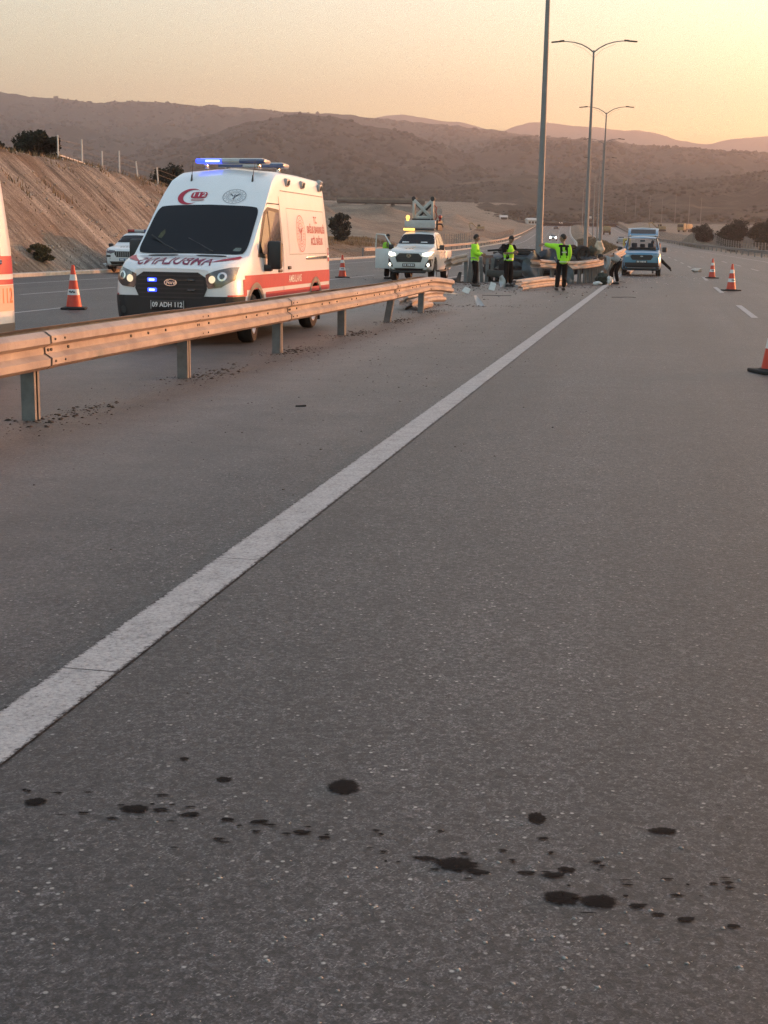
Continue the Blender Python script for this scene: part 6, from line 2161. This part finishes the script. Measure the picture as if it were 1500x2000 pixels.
# countless crumbs: soil and stones at the rail posts, glass on the road, chips on the asphalt
def crumbs(name, spots, m, flat=.55):
    base = np.array([(1, 0, 0), (0, 1, 0), (-1, 0, 0), (0, -1, 0), (0, 0, .8), (0, 0, -.3)])
    fb = np.array([(0, 1, 4), (1, 2, 4), (2, 3, 4), (3, 0, 4), (1, 0, 5), (2, 1, 5), (3, 2, 5), (0, 3, 5)])
    VV, FF, off = [], [], 0
    for (cx, cy, sx, sy, cnt, r0, r1, ang) in spots:
        u = rng.normal(0, 1, cnt) * sx; v = rng.normal(0, 1, cnt) * sy
        X = cx + u * math.cos(ang) - v * math.sin(ang); Y = cy + u * math.sin(ang) + v * math.cos(ang)
        r = r0 + (r1 - r0) * rng.random(cnt) ** 3
        Zg = zp(Y)
        a = rng.random((cnt, 1)) * 6.28
        P = base[None] * (r[:, None, None]) * (.6 + .8 * rng.random((cnt, 6, 1)))
        x_ = P[..., 0] * np.cos(a) - P[..., 1] * np.sin(a); y_ = P[..., 0] * np.sin(a) + P[..., 1] * np.cos(a)
        P = np.stack([x_, y_, P[..., 2] * flat], -1) + np.stack([X, Y, Zg + r * .1], -1)[:, None]
        VV.append(P.reshape(-1, 3)); FF.append((np.arange(cnt)[:, None, None] * 6 + fb[None] + off).reshape(-1, 3)); off += cnt * 6
    o = np_mesh(name, np.concatenate(VV), np.concatenate(FF), m)
    o['kind'] = 'stuff'
    return o

RA = R(11.2)
soil = []
for x, y in ((-2.94, 11.19), (-2.21, 14.84), (-1.47, 18.3), (-.73, 22.05), (0, 25.85), (.72, 29.6)):
    a_ = math.pi / 2 - RA
    soil += [(x + .22, y + .45, .50, .11, 150, .006, .032, a_), (x + .3, y + .2, .9, .22, 120, .004, .016, a_), (x - .1, y - .1, .2, .15, 50, .004, .02, a_)]
soil += [(1.4, 33, 1.2, .5, 160, .01, .04, .3), (3.0, 47, 1.6, 3.5, 420, .012, .05, .2), (2.6, 52.3, .5, .5, 160, .02, .09, 0), (4.2, 50.6, .8, .6, 150, .02, .08, 0), (6.5, 49.0, 1.5, 1.0, 200, .012, .05, .2), (.5, 38, 1.8, 5, 260, .008, .03, 0),
         (-.6, 14, 1.2, 4.0, 420, .003, .012, -RA), (.6, 21, 1.0, 5.0, 420, .004, .014, -RA), (1.8, 30, 1.2, 5, 320, .005, .018, -RA)]
crumbs('soil_crumbs', soil, mat('soil', (.062, .046, .036), .95, var=.4, scale=20))
crumbs('glass_fragments', [(13.2, 67.5, 1.7, 3.0, 420, .008, .035, 0), (9.5, 59.6, .6, .8, 80, .01, .05, 0), (10.8, 57.5, .8, 2.2, 60, .01, .04, .2), (5, 42, 2.2, 3.0, 60, .008, .03, 0)], mat('bright_fragments', (.62, .58, .55), .4, var=.2, scale=30))
crumbs('stone_chips', [(.5, 2.75, .6, .28, 420, .0016, .0078, 0), (.2, 2.85, .6, .3, 260, .0016, .0065, 0), (.3, 4.2, 1.2, .9, 330, .0015, .005, 0), (.4, 7, 1.8, 2.2, 240, .002, .006, 0), (-.9, 11, .9, 4, 320, .002, .007, -RA), (.3, 19, 1.0, 5, 260, .003, .009, -RA), (2.5, 10, 2.5, 4, 120, .003, .008, 0)], mat('stone_chip', (.27, .265, .25), .8, var=.3, scale=60), .4)

# ------------------------------------------------------------------ oil stains: thin irregular sheets soaked into the road
def m_oil():
    n = NB('oil_soaked_asphalt')
    g = n.noise(90, 4, .8)
    c = n.ramp(g, [(.3, (.0025, .0023, .0026)), (.7, (.011, .0105, .0115))])
    e = n.math('ADD', n.attr('depth'), n.math('MULTIPLY', n.math('SUBTRACT', n.noise(120, 5, .85), .5), .9))
    a = n.ramp(e, [(.06, 0.0), (.40, .90)])
    n.link(a, n.b.inputs['Alpha'])
    return n.done(c, .9, n.bump(g, .5, .004), .12)
OIL = m_oil()

def stain(x, y, a, b, seed, rz=0.0):
    n = 40
    V = [(0, 0, 0)]; D_ = [1.0]
    for ring_ in (.55, 1.25):
        for i in range(n):
            t_ = 2 * math.pi * i / n
            k = 1 + .26 * mnoise.noise(Vector((math.cos(t_) * 1.4 + seed, math.sin(t_) * 1.4, seed))) + .20 * mnoise.noise(Vector((math.cos(t_) * 4 + seed, math.sin(t_) * 4, 0))) + .12 * mnoise.noise(Vector((math.cos(t_) * 11, math.sin(t_) * 11, seed)))
            V.append((math.cos(t_) * a * k * ring_, math.sin(t_) * b * k * ring_, 0)); D_.append(.85 if ring_ < 1 else 0.0)
    F = [(0, i + 1, (i + 1) % n + 1) for i in range(n)]
    for i in range(n):
        j = (i + 1) % n
        F += [(1 + i, 1 + n + i, 1 + n + j), (1 + i, 1 + n + j, 1 + j)]
    o = np_mesh('oil_stain', np.array(V), np.array(F), OIL)
    at_ = o.data.attributes.new('depth', 'FLOAT', 'POINT'); at_.data.foreach_set('value', np.array(D_, np.float32))
    o.location = (x, y, .003); o.rotation_euler = (0, 0, rz)
    o['kind'] = 'structure'
for q in ((-.100, 3.57, .040, .046, 1, 0), (.190, 3.10, .047, .034, 2, 0), (.432, 2.935, .040, .030, 3, -.1), (.512, 2.920, .046, .026, 4, 0), (.418, 3.38, .022, .030, 5, 0), (.742, 3.31, .034, .018, 6, 0), (-.655, 3.40, .036, .022, 7, 0), (-.930, 3.435, .027, .022, 8, .3),
          (-.440, 3.61, .020, .016, 9, 0), (-.585, 3.395, .02, .010, 10, 0), (-.50, 3.37, .022, .012, 11, .2), (-.40, 3.34, .018, .009, 12, 0), (-.315, 3.33, .026, .009, 13, .2), (-.575, 3.76, .013, .010, 14, 0), (.425, 3.05, .026, .012, 15, .2), (.46, 3.08, .02, .013, 16, 0),
          (.24, 3.06, .026, .012, 17, -.2), (.115, 3.13, .028, .010, 18, -.1), (.36, 3.06, .022, .008, 19, 0), (-.20, 3.27, .022, .010, 20, 0), (-.14, 3.24, .016, .007, 21, 0), (.60, 2.90, .02, .010, 22, .1), (.70, 2.84, .02, .010, 23, .2), (.64, 2.86, .014, .008, 24, 0), (.80, 2.81, .015, .008, 25, 0)):
    stain(*q)
small = []
for k in range(64):
    x = -1.0 + 1.9 * rnd.random(); y = 3.44 - .27 * (x + .9) + rnd.gauss(0, .06)
    small.append((x, y, (.006 + .02 * rnd.random(), .003 + .009 * rnd.random(), k)[0], .003 + .008 * rnd.random(), k))
V = []; F = []; D_ = []
for x, y, a, b_, k in small:
    n0 = len(V); V.append((x, y, .0028)); D_ += [.75] + [0.0] * 9
    for i in range(9):
        t_ = 2 * math.pi * i / 9; q = 1 + .5 * mnoise.noise(Vector((math.cos(t_) * 2 + k, math.sin(t_) * 2, k)))
        V.append((x + math.cos(t_) * a * q, y + math.sin(t_) * b_ * q, .0028))
    F += [(n0, n0 + 1 + i, n0 + 1 + (i + 1) % 9) for i in range(9)]
o = np_mesh('oil_splashes', np.array(V), np.array(F), OIL); at_ = o.data.attributes.new('depth', 'FLOAT', 'POINT'); at_.data.foreach_set('value', np.array(D_, np.float32)); o['kind'] = 'stuff'


# ------------------------------------------------------------------ trees and bushes
BARK = mat('bark', (.045, .034, .026), .95, var=.3, scale=9)
def leafm(name, a, b):
    n = NB(name)
    at_ = n.attr('shade')
    c = n.ramp(at_, [(0.0, a), (1.0, b)])
    return n.done(c, .8, None, .2)
PINE = leafm('pine_needles', (.010, .013, .008), (.030, .033, .019))
OLIVE = leafm('olive_leaves', (.012, .014, .009), (.036, .037, .023))
DRYB = leafm('dry_leaves', (.05, .042, .018), (.12, .095, .045))


def crown(name, m, parent, h0, h1, rx, seed, n=2600, leaf=.16, clumps=26, shape='round'):
    """leaf clumps scattered through the crown's volume: small tilted quads"""
    g = np.random.default_rng(seed)
    cz = g.random(clumps)
    if shape == 'pine': rad = rx * (1.05 - cz) ** .75
    else: rad = rx * np.sqrt(np.clip(1 - (2 * cz - 1) ** 2, .08, 1))
    an = g.random(clumps) * 6.283; rr = rad * np.sqrt(g.random(clumps)) * .9
    cx, cy, czz = rr * np.cos(an), rr * np.sin(an), h0 + (h1 - h0) * (.06 + .80 * cz)
    cs = (.16 + .18 * g.random(clumps)) * min(h1 - h0, rx * 1.8) * .80
    k = g.integers(0, clumps, n)
    d = g.normal(0, 1, (n, 3)); d /= np.linalg.norm(d, axis=1)[:, None]
    q = d * (g.random((n, 1)) ** .45) * cs[k][:, None]; q[:, 2] *= .75
    P = np.stack([cx[k], cy[k], czz[k]], 1) + q
    P[:, 2] = np.maximum(P[:, 2], h0 * .6)
    a = g.normal(0, 1, (n, 3)); a /= np.linalg.norm(a, axis=1)[:, None]
    b = np.cross(a, g.normal(0, 1, (n, 3))); b /= np.linalg.norm(b, axis=1)[:, None]
    s = leaf * (.6 + .8 * g.random((n, 1)))
    V = np.stack([P - a * s, P + b * s * .5, P + a * s, P - b * s * .5], 1).reshape(-1, 3)
    o = np_mesh(name, V, np.arange(n * 4).reshape(n, 4), m, parent)
    at_ = o.data.attributes.new('shade', 'FLOAT', 'POINT')
    at_.data.foreach_set('value', np.repeat(g.random(n) * .7 + .3 * g.random(clumps)[k], 4).astype(np.float32))
    return o


def tree(label, x, y, H, rx, m, seed, cat='tree', name='tree', trunk=.22, n=2600, leaf=.16, shape='round', group=None, h0=None):
    t = empty(name, (x, y, gz(x, y) - .05), 0, label, cat, group)
    g = random.Random(seed)
    b = MB()
    top = H * .72
    pts = [(0, 0, -.2), (g.uniform(-.05, .05) * H, g.uniform(-.05, .05) * H, top * .45), (g.uniform(-.07, .07) * H, g.uniform(-.07, .07) * H, top)]
    b.tube(pts, [H * .035, H * .026, H * .010], 8)
    for i in range(6):
        f = .3 + .11 * i
        p = Vector(pts[0]).lerp(Vector(pts[2]), f); a = g.random() * 6.28
        e = p + Vector((math.cos(a) * rx * .75, math.sin(a) * rx * .75, H * .16))
        b.tube([p, p.lerp(e, .5) + Vector((0, 0, H * .02)), e], [H * .014, H * .009, H * .004], 6)
    b.build('trunk', BARK, t, 60)
    crown('crown', m, t, h0 if h0 is not None else H * trunk, H, rx, seed, n, leaf, 40, shape)
    return t

tree('large dark pine bush on top of the left bank behind the two joined fence posts', -19.3, 76.5, 2.3, 1.55, PINE, 5, n=9000, leaf=.10, h0=.05)
tree('dark bush on top of the bank at the left edge of the photo', -21.6, 76.0, 1.6, 1.1, PINE, 15, n=5000, leaf=.10, h0=.05)
tree('dark bush on the bank crest behind the ambulance roof', -15.4, 99, 3.3, 1.9, OLIVE, 6, n=9000, leaf=.11, h0=.05)
tree('small dark bush on the slope right under the larger bush by the ambulance roof', -13.2, 95, 2.0, 1.3, OLIVE, 61, n=4500, leaf=.10, h0=.02)
tree('round dark tree in the dip behind the bank, right one of a pair', -30.0, 158, 4.6, 2.6, OLIVE, 7, n=4500, leaf=.15, h0=.1)
tree('round dark tree in the dip behind the bank, left one of a pair', -32.8, 162, 4.2, 2.5, OLIVE, 8, n=4500, leaf=.15, h0=.1)
tree('low bush in the dip behind the bank, left of the round trees', -36.5, 160, 3.0, 3.0, OLIVE, 9, n=3500, leaf=.15, h0=.0)
tree('low bush in the dip behind the bank, right of the round trees', -26.0, 152, 2.6, 2.6, OLIVE, 10, n=3500, leaf=.15, h0=.0)
tree('dark bush beside the road between the ambulance and the pickup', -4.4, 126, 2.9, 1.05, OLIVE, 11, n=5000, leaf=.11, h0=.05)
tree('low greenish shrub growing at the kerb below the bank', -13.9, 55.2, .75, .66, DRYB, 12, 'shrub', 'shrub', n=6000, leaf=.035, h0=.0)
RT = [(56.0, 246, 3.3, 2.2), (58.8, 240, 3.6, 2.4), (61.3, 243, 3.9, 2.6), (64.0, 238, 3.4, 2.5), (67.5, 244, 3.8, 2.8), (71.0, 240, 3.6, 2.8), (55.8, 224, 2.0, 1.25), (60.5, 222, 2.2, 2.2), (65.0, 220, 2.4, 2.4)]
RL = ['leftmost tall tree of the dark clump at the right edge', 'second tall tree from the left in the dark clump at the right', 'tallest tree of the dark clump at the right', 'fourth tree from the left in the dark clump at the right', 'fifth tree from the left in the dark clump, at the frame edge', 'rightmost tree of the dark clump, cut by the frame',
      'small round tree standing left in front of the dark clump', 'low tree in front of the tallest tree at the right', 'low tree in front of the rightmost trees']
for i, (x, y, H, r) in enumerate(RT):
    tree(RL[i], x, y, H, r, OLIVE, 40 + i, n=6000, leaf=.15, group='trees at the right beyond the fence', h0=.15)


# dry grass: countless blades along the crest of the bank and on the median
def grass(name, pts, h, m, seed, wid=.02):
    g = np.random.default_rng(seed)
    n = len(pts)
    a = g.random(n) * 6.283; hh = h * (.4 + .9 * g.random(n)); lean = g.normal(0, .28, (n, 2)) * hh[:, None]
    w_ = wid * (.6 + g.random(n))
    dx, dy = np.cos(a) * w_, np.sin(a) * w_
    P = np.asarray(pts)
    V = np.stack([P + np.stack([-dx, -dy, -.03 + 0 * dx], 1), P + np.stack([dx, dy, -.03 + 0 * dx], 1), P + np.stack([lean[:, 0], lean[:, 1], hh], 1)], 1).reshape(-1, 3)
    o = np_mesh(name, V, np.arange(n * 3).reshape(n, 3), m)
    at_ = o.data.attributes.new('shade', 'FLOAT', 'POINT'); at_.data.foreach_set('value', np.repeat(g.random(n), 3).astype(np.float32))
    o['kind'] = 'stuff'
    return o
GRASSM = leafm('dry_grass_blades', (.11, .068, .036), (.34, .225, .125))
GRASSD = leafm('brown_grass_blades', (.06, .045, .026), (.17, .125, .075))

ss = rng.uniform(20, 150, 42000); bb = rng.uniform(22.0, 32.0, 42000)
keep = (vnoise(ss / 1.6, bb / 1.2, 3) - .10 + .22 * (bb > 24.4) + .22 * (ss > 95)) > .05
ss, bb = ss[keep], bb[keep]
X, Y = road(ss, -bb)
grass('dry_grass', np.stack([X, Y, terrain(X, Y, True) + .02], 1), .26, GRASSM, 3, .025)
ss = rng.uniform(40, 130, 5000); bb = 18.5 + 7 * rng.random(5000) ** 1.7
keep = vnoise(ss / 2.2, bb / 1.3, 3) > .08
ss, bb = ss[keep], bb[keep]; X, Y = road(ss, -bb)
grass('bank_weeds', np.stack([X, Y, terrain(X, Y, True) + .02], 1), .10, GRASSD, 4)
ss = rng.uniform(80, 330, 26000); ww = rng.uniform(-3.1, 3.1, 26000)
keep = vnoise(ss / 2.5, ww / 1.3, 3) > -.02
ss, ww = ss[keep], ww[keep]; X, Y = road(ss, ww)
zz = zp(Y) - .05 + sstep(70, 100, ss) * (.13 + .75 * np.exp(-(ww / 2.1) ** 2)) + vnoise(X / .9, Y / .9, 3) * .25 * sstep(70, 100, ss)
grass('median_grass', np.stack([X, Y, zz], 1), .40, GRASSD, 5, .03)

# small stones lying on the cut slope
ss = rng.uniform(30, 105, 2600); bb = 18.4 + 6.6 * rng.random(2600)
X, Y = road(ss, -bb); Zb = terrain(X, Y, True) + .02
base = np.array([(1, 0, 0), (0, 1, 0), (-1, 0, 0), (0, -1, 0), (0, 0, .8), (0, 0, -.5)])
fb = np.array([(0, 1, 4), (1, 2, 4), (2, 3, 4), (3, 0, 4), (1, 0, 5), (2, 1, 5), (3, 2, 5), (0, 3, 5)])
r_ = .02 + .09 * rng.random(2600) ** 4
Pv = base[None] * r_[:, None, None] * (.6 + .8 * rng.random((2600, 6, 1))) + np.stack([X, Y, Zb], -1)[:, None]
o = np_mesh('slope_stones', Pv.reshape(-1, 3), (np.arange(2600)[:, None, None] * 6 + fb[None]).reshape(-1, 3), mat('pale_stone', (.34, .29, .235), .9, var=.3, scale=15))
o['kind'] = 'stuff'


# ------------------------------------------------------------------ fences
WOODP = mat('pale_fence_post', (.62, .58, .54), .8, var=.12, scale=5)
WIRE = mat('fence_wire', (.16, .15, .14), .6, metal=.3, var=.1)
def bank_fence():
    t = empty('fence', (0, 0, 0), 0, 'open fence of pale posts along the crest of the left bank', 'fence')
    tops = []
    for s_, h, lean in ((68.2, 1.42, 0), (71.2, 1.50, 0), (73.9, 1.30, 0), (76.4, 1.55, 0), (79.4, 1.30, -7), (82.8, 1.35, -5), (86.3, 1.10, -5)):
        x, y = road(s_, -25.6); z = gz(float(x), float(y))
        b = MB(); b.cyl((0, 0, -.25), (math.sin(R(lean)) * h, 0, h), .046, .042, 8)
        p = b.build('post', WOODP, t, 60); p.location = (float(x), float(y), z)
        tops.append(Vector((float(x), float(y), z)))
    b = MB(); b.cyl(tops[0] + Vector((0, 0, .42)), tops[1] + Vector((0, 0, .30)), .045, n=8); b.cyl(tops[1] + Vector((0, 0, .30)), tops[1].lerp(tops[2], .45) + Vector((0, 0, .18)), .038, n=8)
    b.build('rail', WOODP, t, 60)
    b = MB()
    for h in (.5, .9, 1.2): b.tube([p + Vector((0, 0, h)) for p in tops], .008, 4)
    b.build('wire', WIRE, t, 60)
bank_fence()

def mesh_fence(label, s0, s1, wv, step, h, fine=.5):
    t = empty('fence', (0, 0, 0), 0, label, 'fence')
    ss = np.arange(s0, s1, step)
    P = []
    for s in ss:
        x, y = road(s, wv); P.append(Vector((float(x), float(y), gz(float(x), float(y)))))
    me = None
    for p in P:
        if me is None:
            b = MB(); b.cyl((0, 0, -.2), (0, 0, h), .05, n=6); q = b.build('post', POSTSTEEL, t, 60); me = q.data
        else:
            q = bpy.data.objects.new('post', me); C.objects.link(q); q.parent = t
        q.location = p
    b = MB()
    for k in range(6):
        zz = .12 + (h - .2) * k / 5
        b.tube([p + Vector((0, 0, zz)) for p in P], .010, 3, False)
    for a, c in zip(P, P[1:]):
        n = max(1, int((c - a).length / fine))
        for i in range(n):
            p = a.lerp(c, i / n); b.cyl(p + Vector((0, 0, .1)), p + Vector((0, 0, h - .08)), .009, n=3, caps=False)
    o = b.build('wire_mesh', WIRE, t, None); o['kind'] = 'stuff'
mesh_fence('wire mesh fence behind the guard rail on the left, beyond the pickup', 150, 430, -21.0, 3.5, 1.7)
mesh_fence('wire mesh fence behind the shaded guard rail on the right', 110, 420, 20.5, 3.5, 1.8)

# ------------------------------------------------------------------ signs
YELL = mat('sign_yellow', (.42, .30, .07), .5, var=.1)
ORSG = mat('sign_orange', (.50, .18, .06), .5, var=.1)
def sign(label, loc, rz, size, m, h, ringm, frame=None):
    t = empty('road_sign', loc, rz, label, 'road sign')
    b = MB(); b.cyl((0, .04, -.2), (0, .04, h), .035, n=8); b.build('post', POSTSTEEL, t, 60)
    b = MB(); b.box((0, 0, h), (size, .03, size), bevel=.008); po = b.build('plate', m, t)
    for sd_ in (-1,):
        b = MB(); b.lathe([(size * .20, 0), (size * .30, 0), (size * .30, .006), (size * .20, .006)], Matrix.Translation((0, -.017, h)) @ Matrix.Rotation(R(90), 4, 'X'), 24); b.build('disc', ringm, po)
        b = MB(); b.lathe([(0, .004), (size * .18, .004)], Matrix.Translation((0, -.017, h)) @ Matrix.Rotation(R(90), 4, 'X'), 20); b.build('disc_face', LETTW, po)
x, y = road(128, 2.6)
sign('square yellow sign with a round symbol on the median left of the blue van', (float(x), float(y), gz(float(x), float(y)) + .5), R(-8), .66, YELL, 1.05, mat('sign_dark', (.06, .05, .04), .5, var=0))
x, y = road(138, 17.2)
sign('square orange sign on the shaded guard rail at the right', (float(x), float(y), gz(float(x), float(y))), R(-8), .62, ORSG, 1.02, mat('sign_pale', (.55, .30, .14), .5, var=0))

# ------------------------------------------------------------------ earthworks: bridge deck, machines, sheds, poles
def bridge():
    x0, x1, y0, z0 = -13.0, 9.0, 352.0, 11.2
    t = empty('bridge', (-2, y0, z0 - 3), 0, 'unfinished dark bridge deck over the cutting behind the pickup', 'bridge')
    deckm = mat('deck_concrete', (.11, .09, .078), .9, var=.2, scale=.6)
    b = MB(); b.box((0, 0, 3.0), (x1 - x0, 9, .75), bevel=.05); b.build('deck', deckm, t)
    b = MB()
    for yy in (-4.4, 4.4): b.box((0, yy, 3.62), (x1 - x0, .25, .5))
    b.build('parapet', mat('parapet_concrete', (.20, .165, .135), .9, var=.2, scale=.6), t)
    for xx in (-9.6, 8.6):
        b = MB(); b.box((xx, 0, .8), (1.6, 9, 4.4)); b.build('abutment', deckm, t)
    for xx in (-3.5, 3.0):
        for yy in (-3, 0, 3):
            b = MB(); b.cyl((xx, yy, -2), (xx, yy, 2.65), .5, n=14); b.build('pier', deckm, t)
    return t
bridge()
# graded slope in front of the bridge
def slope():
    nu, nv = 60, 24
    V = []
    for i in range(nu):
        u = i / (nu - 1)
        for j in range(nv):
            v = j / (nv - 1)
            x = -14 + 27 * u; y = 318 + 30 * v
            z = 5.8 + 5.0 * v * (1 - .15 * u) + .35 * math.sin((x * 1.0 + y * .55) * .95) * (.3 + .7 * math.sin(math.pi * v)) + .5 * mnoise.noise(Vector((x * .2, y * .2, 0)))
            V.append((x, y, z))
    o = np_mesh('graded_slope', np.array(V), grid_faces(nu, nv)[:, ::-1], EARTH, None, 60); o['kind'] = 'structure'
slope()

def excavator(label, x, y, rz, s=1.0):
    t = empty('excavator', (x, y, gz(x, y)), rz, label, 'excavator', 'excavators on the building site'); t.scale = (s,) * 3
    for yy in (-1.1, 1.1):
        b = MB(); b.prism([(-1.9, .1), (-1.6, 0), (1.6, 0), (1.9, .1), (2.0, .5), (1.6, .85), (-1.6, .85), (-2.0, .5)], .6, Matrix.Translation((0, yy + .3, 0)) @ Matrix.Rotation(R(90), 4, 'X')); b.build('track', RUBBER, t, 30)
    b = MB(); b.box((-.4, 0, 1.45), (3.2, 2.5, 1.0), bevel=.1); b.box((-1.5, 0, 1.9), (1.0, 2.3, .6), bevel=.1); b.build('body', EARTHY, t)
    b = MB(); b.box((.55, .7, 2.3), (1.3, 1.0, 1.5), bevel=.1); co = b.build('cab', EARTHY, t)
    b = MB(); b.box((1.21, .7, 2.45), (.03, .8, .9)); b.box((.55, 1.21, 2.5), (.9, .03, .8)); b.build('cab_glass', GLASS, co)
    b = MB(); b.prism([(.8, 1.5), (1.2, 1.4), (3.6, 3.9), (5.2, 3.4), (5.1, 3.0), (3.7, 3.3)], .35, Matrix.Translation((0, .18 - .5, 0)) @ Matrix.Rotation(R(90), 4, 'X')); b.build('boom', EARTHY, t)
    b = MB(); b.prism([(5.2, 3.5), (4.9, 3.2), (4.0, 1.0), (4.3, .9)], .28, Matrix.Translation((0, .14 - .5, 0)) @ Matrix.Rotation(R(90), 4, 'X')); b.build('arm', EARTHY, t)
    b = MB(); b.prism([(4.3, 1.0), (3.9, .9), (3.4, .2), (3.9, .0), (4.5, .4)], .9, Matrix.Translation((0, .45 - .5, 0)) @ Matrix.Rotation(R(90), 4, 'X')); b.build('bucket', BOLT, t)
    return t
excavator('excavator on the earthworks left of the nearest lamp post', 26.3, 400, R(190), .62)
excavator('excavator on the flat ground right above the blue van', 94.0, 480, R(200), .85)
x, y = 100.5, 470; truck('dusty tipper truck parked beside the excavator above the blue van', x, y, -.6, -.8, EARTHY, EARTHY, True, 7.5)

def shed(label, x, y, L, W_, H_, m, rz):
    t = empty('shed', (x, y, gz(x, y) - .1), rz, label, 'shed', 'sheds at the foot of the hills')
    b = MB(); b.box((0, 0, H_ / 2), (L, W_, H_)); b.build('wall', m, t)
    b = MB(); b.prism([(-W_ / 2 - .3, 0), (W_ / 2 + .3, 0), (0, .9)], L + .5, Matrix.Translation((-(L + .5) / 2, 0, H_)) @ Matrix(((0, 0, 1, 0), (1, 0, 0, 0), (0, 1, 0, 0), (0, 0, 0, 1)))); b.build('roof', PALEBOX, t, 20)
    for k in (-.3, 0, .3):
        b = MB(); b.box((L * k, -W_ / 2 - .01, H_ * .5), (1.0, .04, 1.0)); b.build('window', GLASS, t)
shed('white shed at the foot of the hills, right one near the nearest lamp post', 66, 640, 5, 4, 2.2, PALEBOX, .2)
shed('small pale shed left of the white shed at the foot of the hills', 53, 640, 3.2, 2.5, 1.1, PALEBOX, .1)

up0 = None
for i, (px, y, h) in enumerate(((1268, 640, 13), (1292, 650, 12), (1318, 630, 13.5), (1345, 640, 13), (1368, 620, 12), (1240, 700, 13), (1221, 720, 12))):
    m_, _ = az_el(px, 430)
    x = m_ * y
    if up0 is None:
        t = empty('utility_pole', (0, 0, 0), 0, '', 'utility pole', 'thin poles on the flat ground at the right')
        b = MB(); b.cyl((0, 0, -.5), (0, 0, 13), .14, .09, 6); b.build('pole', WIRE, t, 60)
        b = MB(); b.box((0, 0, 12.3), (1.6, .1, .1)); b.build('cross_arm', WIRE, t)
        up0 = q = t
    else: q = copy_tree(up0)
    q.location = (x, y, gz(x, y)); q.scale = (1, 1, h / 13)
    q['label'] = ['thin pole straight above the right edge of the blue van', 'thin pole right of the excavator above the van', 'tallest thin pole on the flat ground at the right', 'thin pole left of the dark tree clump, second from it', 'thin pole next to the dark tree clump', 'thin pole above the tailgate of the blue van', 'thin pole above the left edge of the blue van'][i]
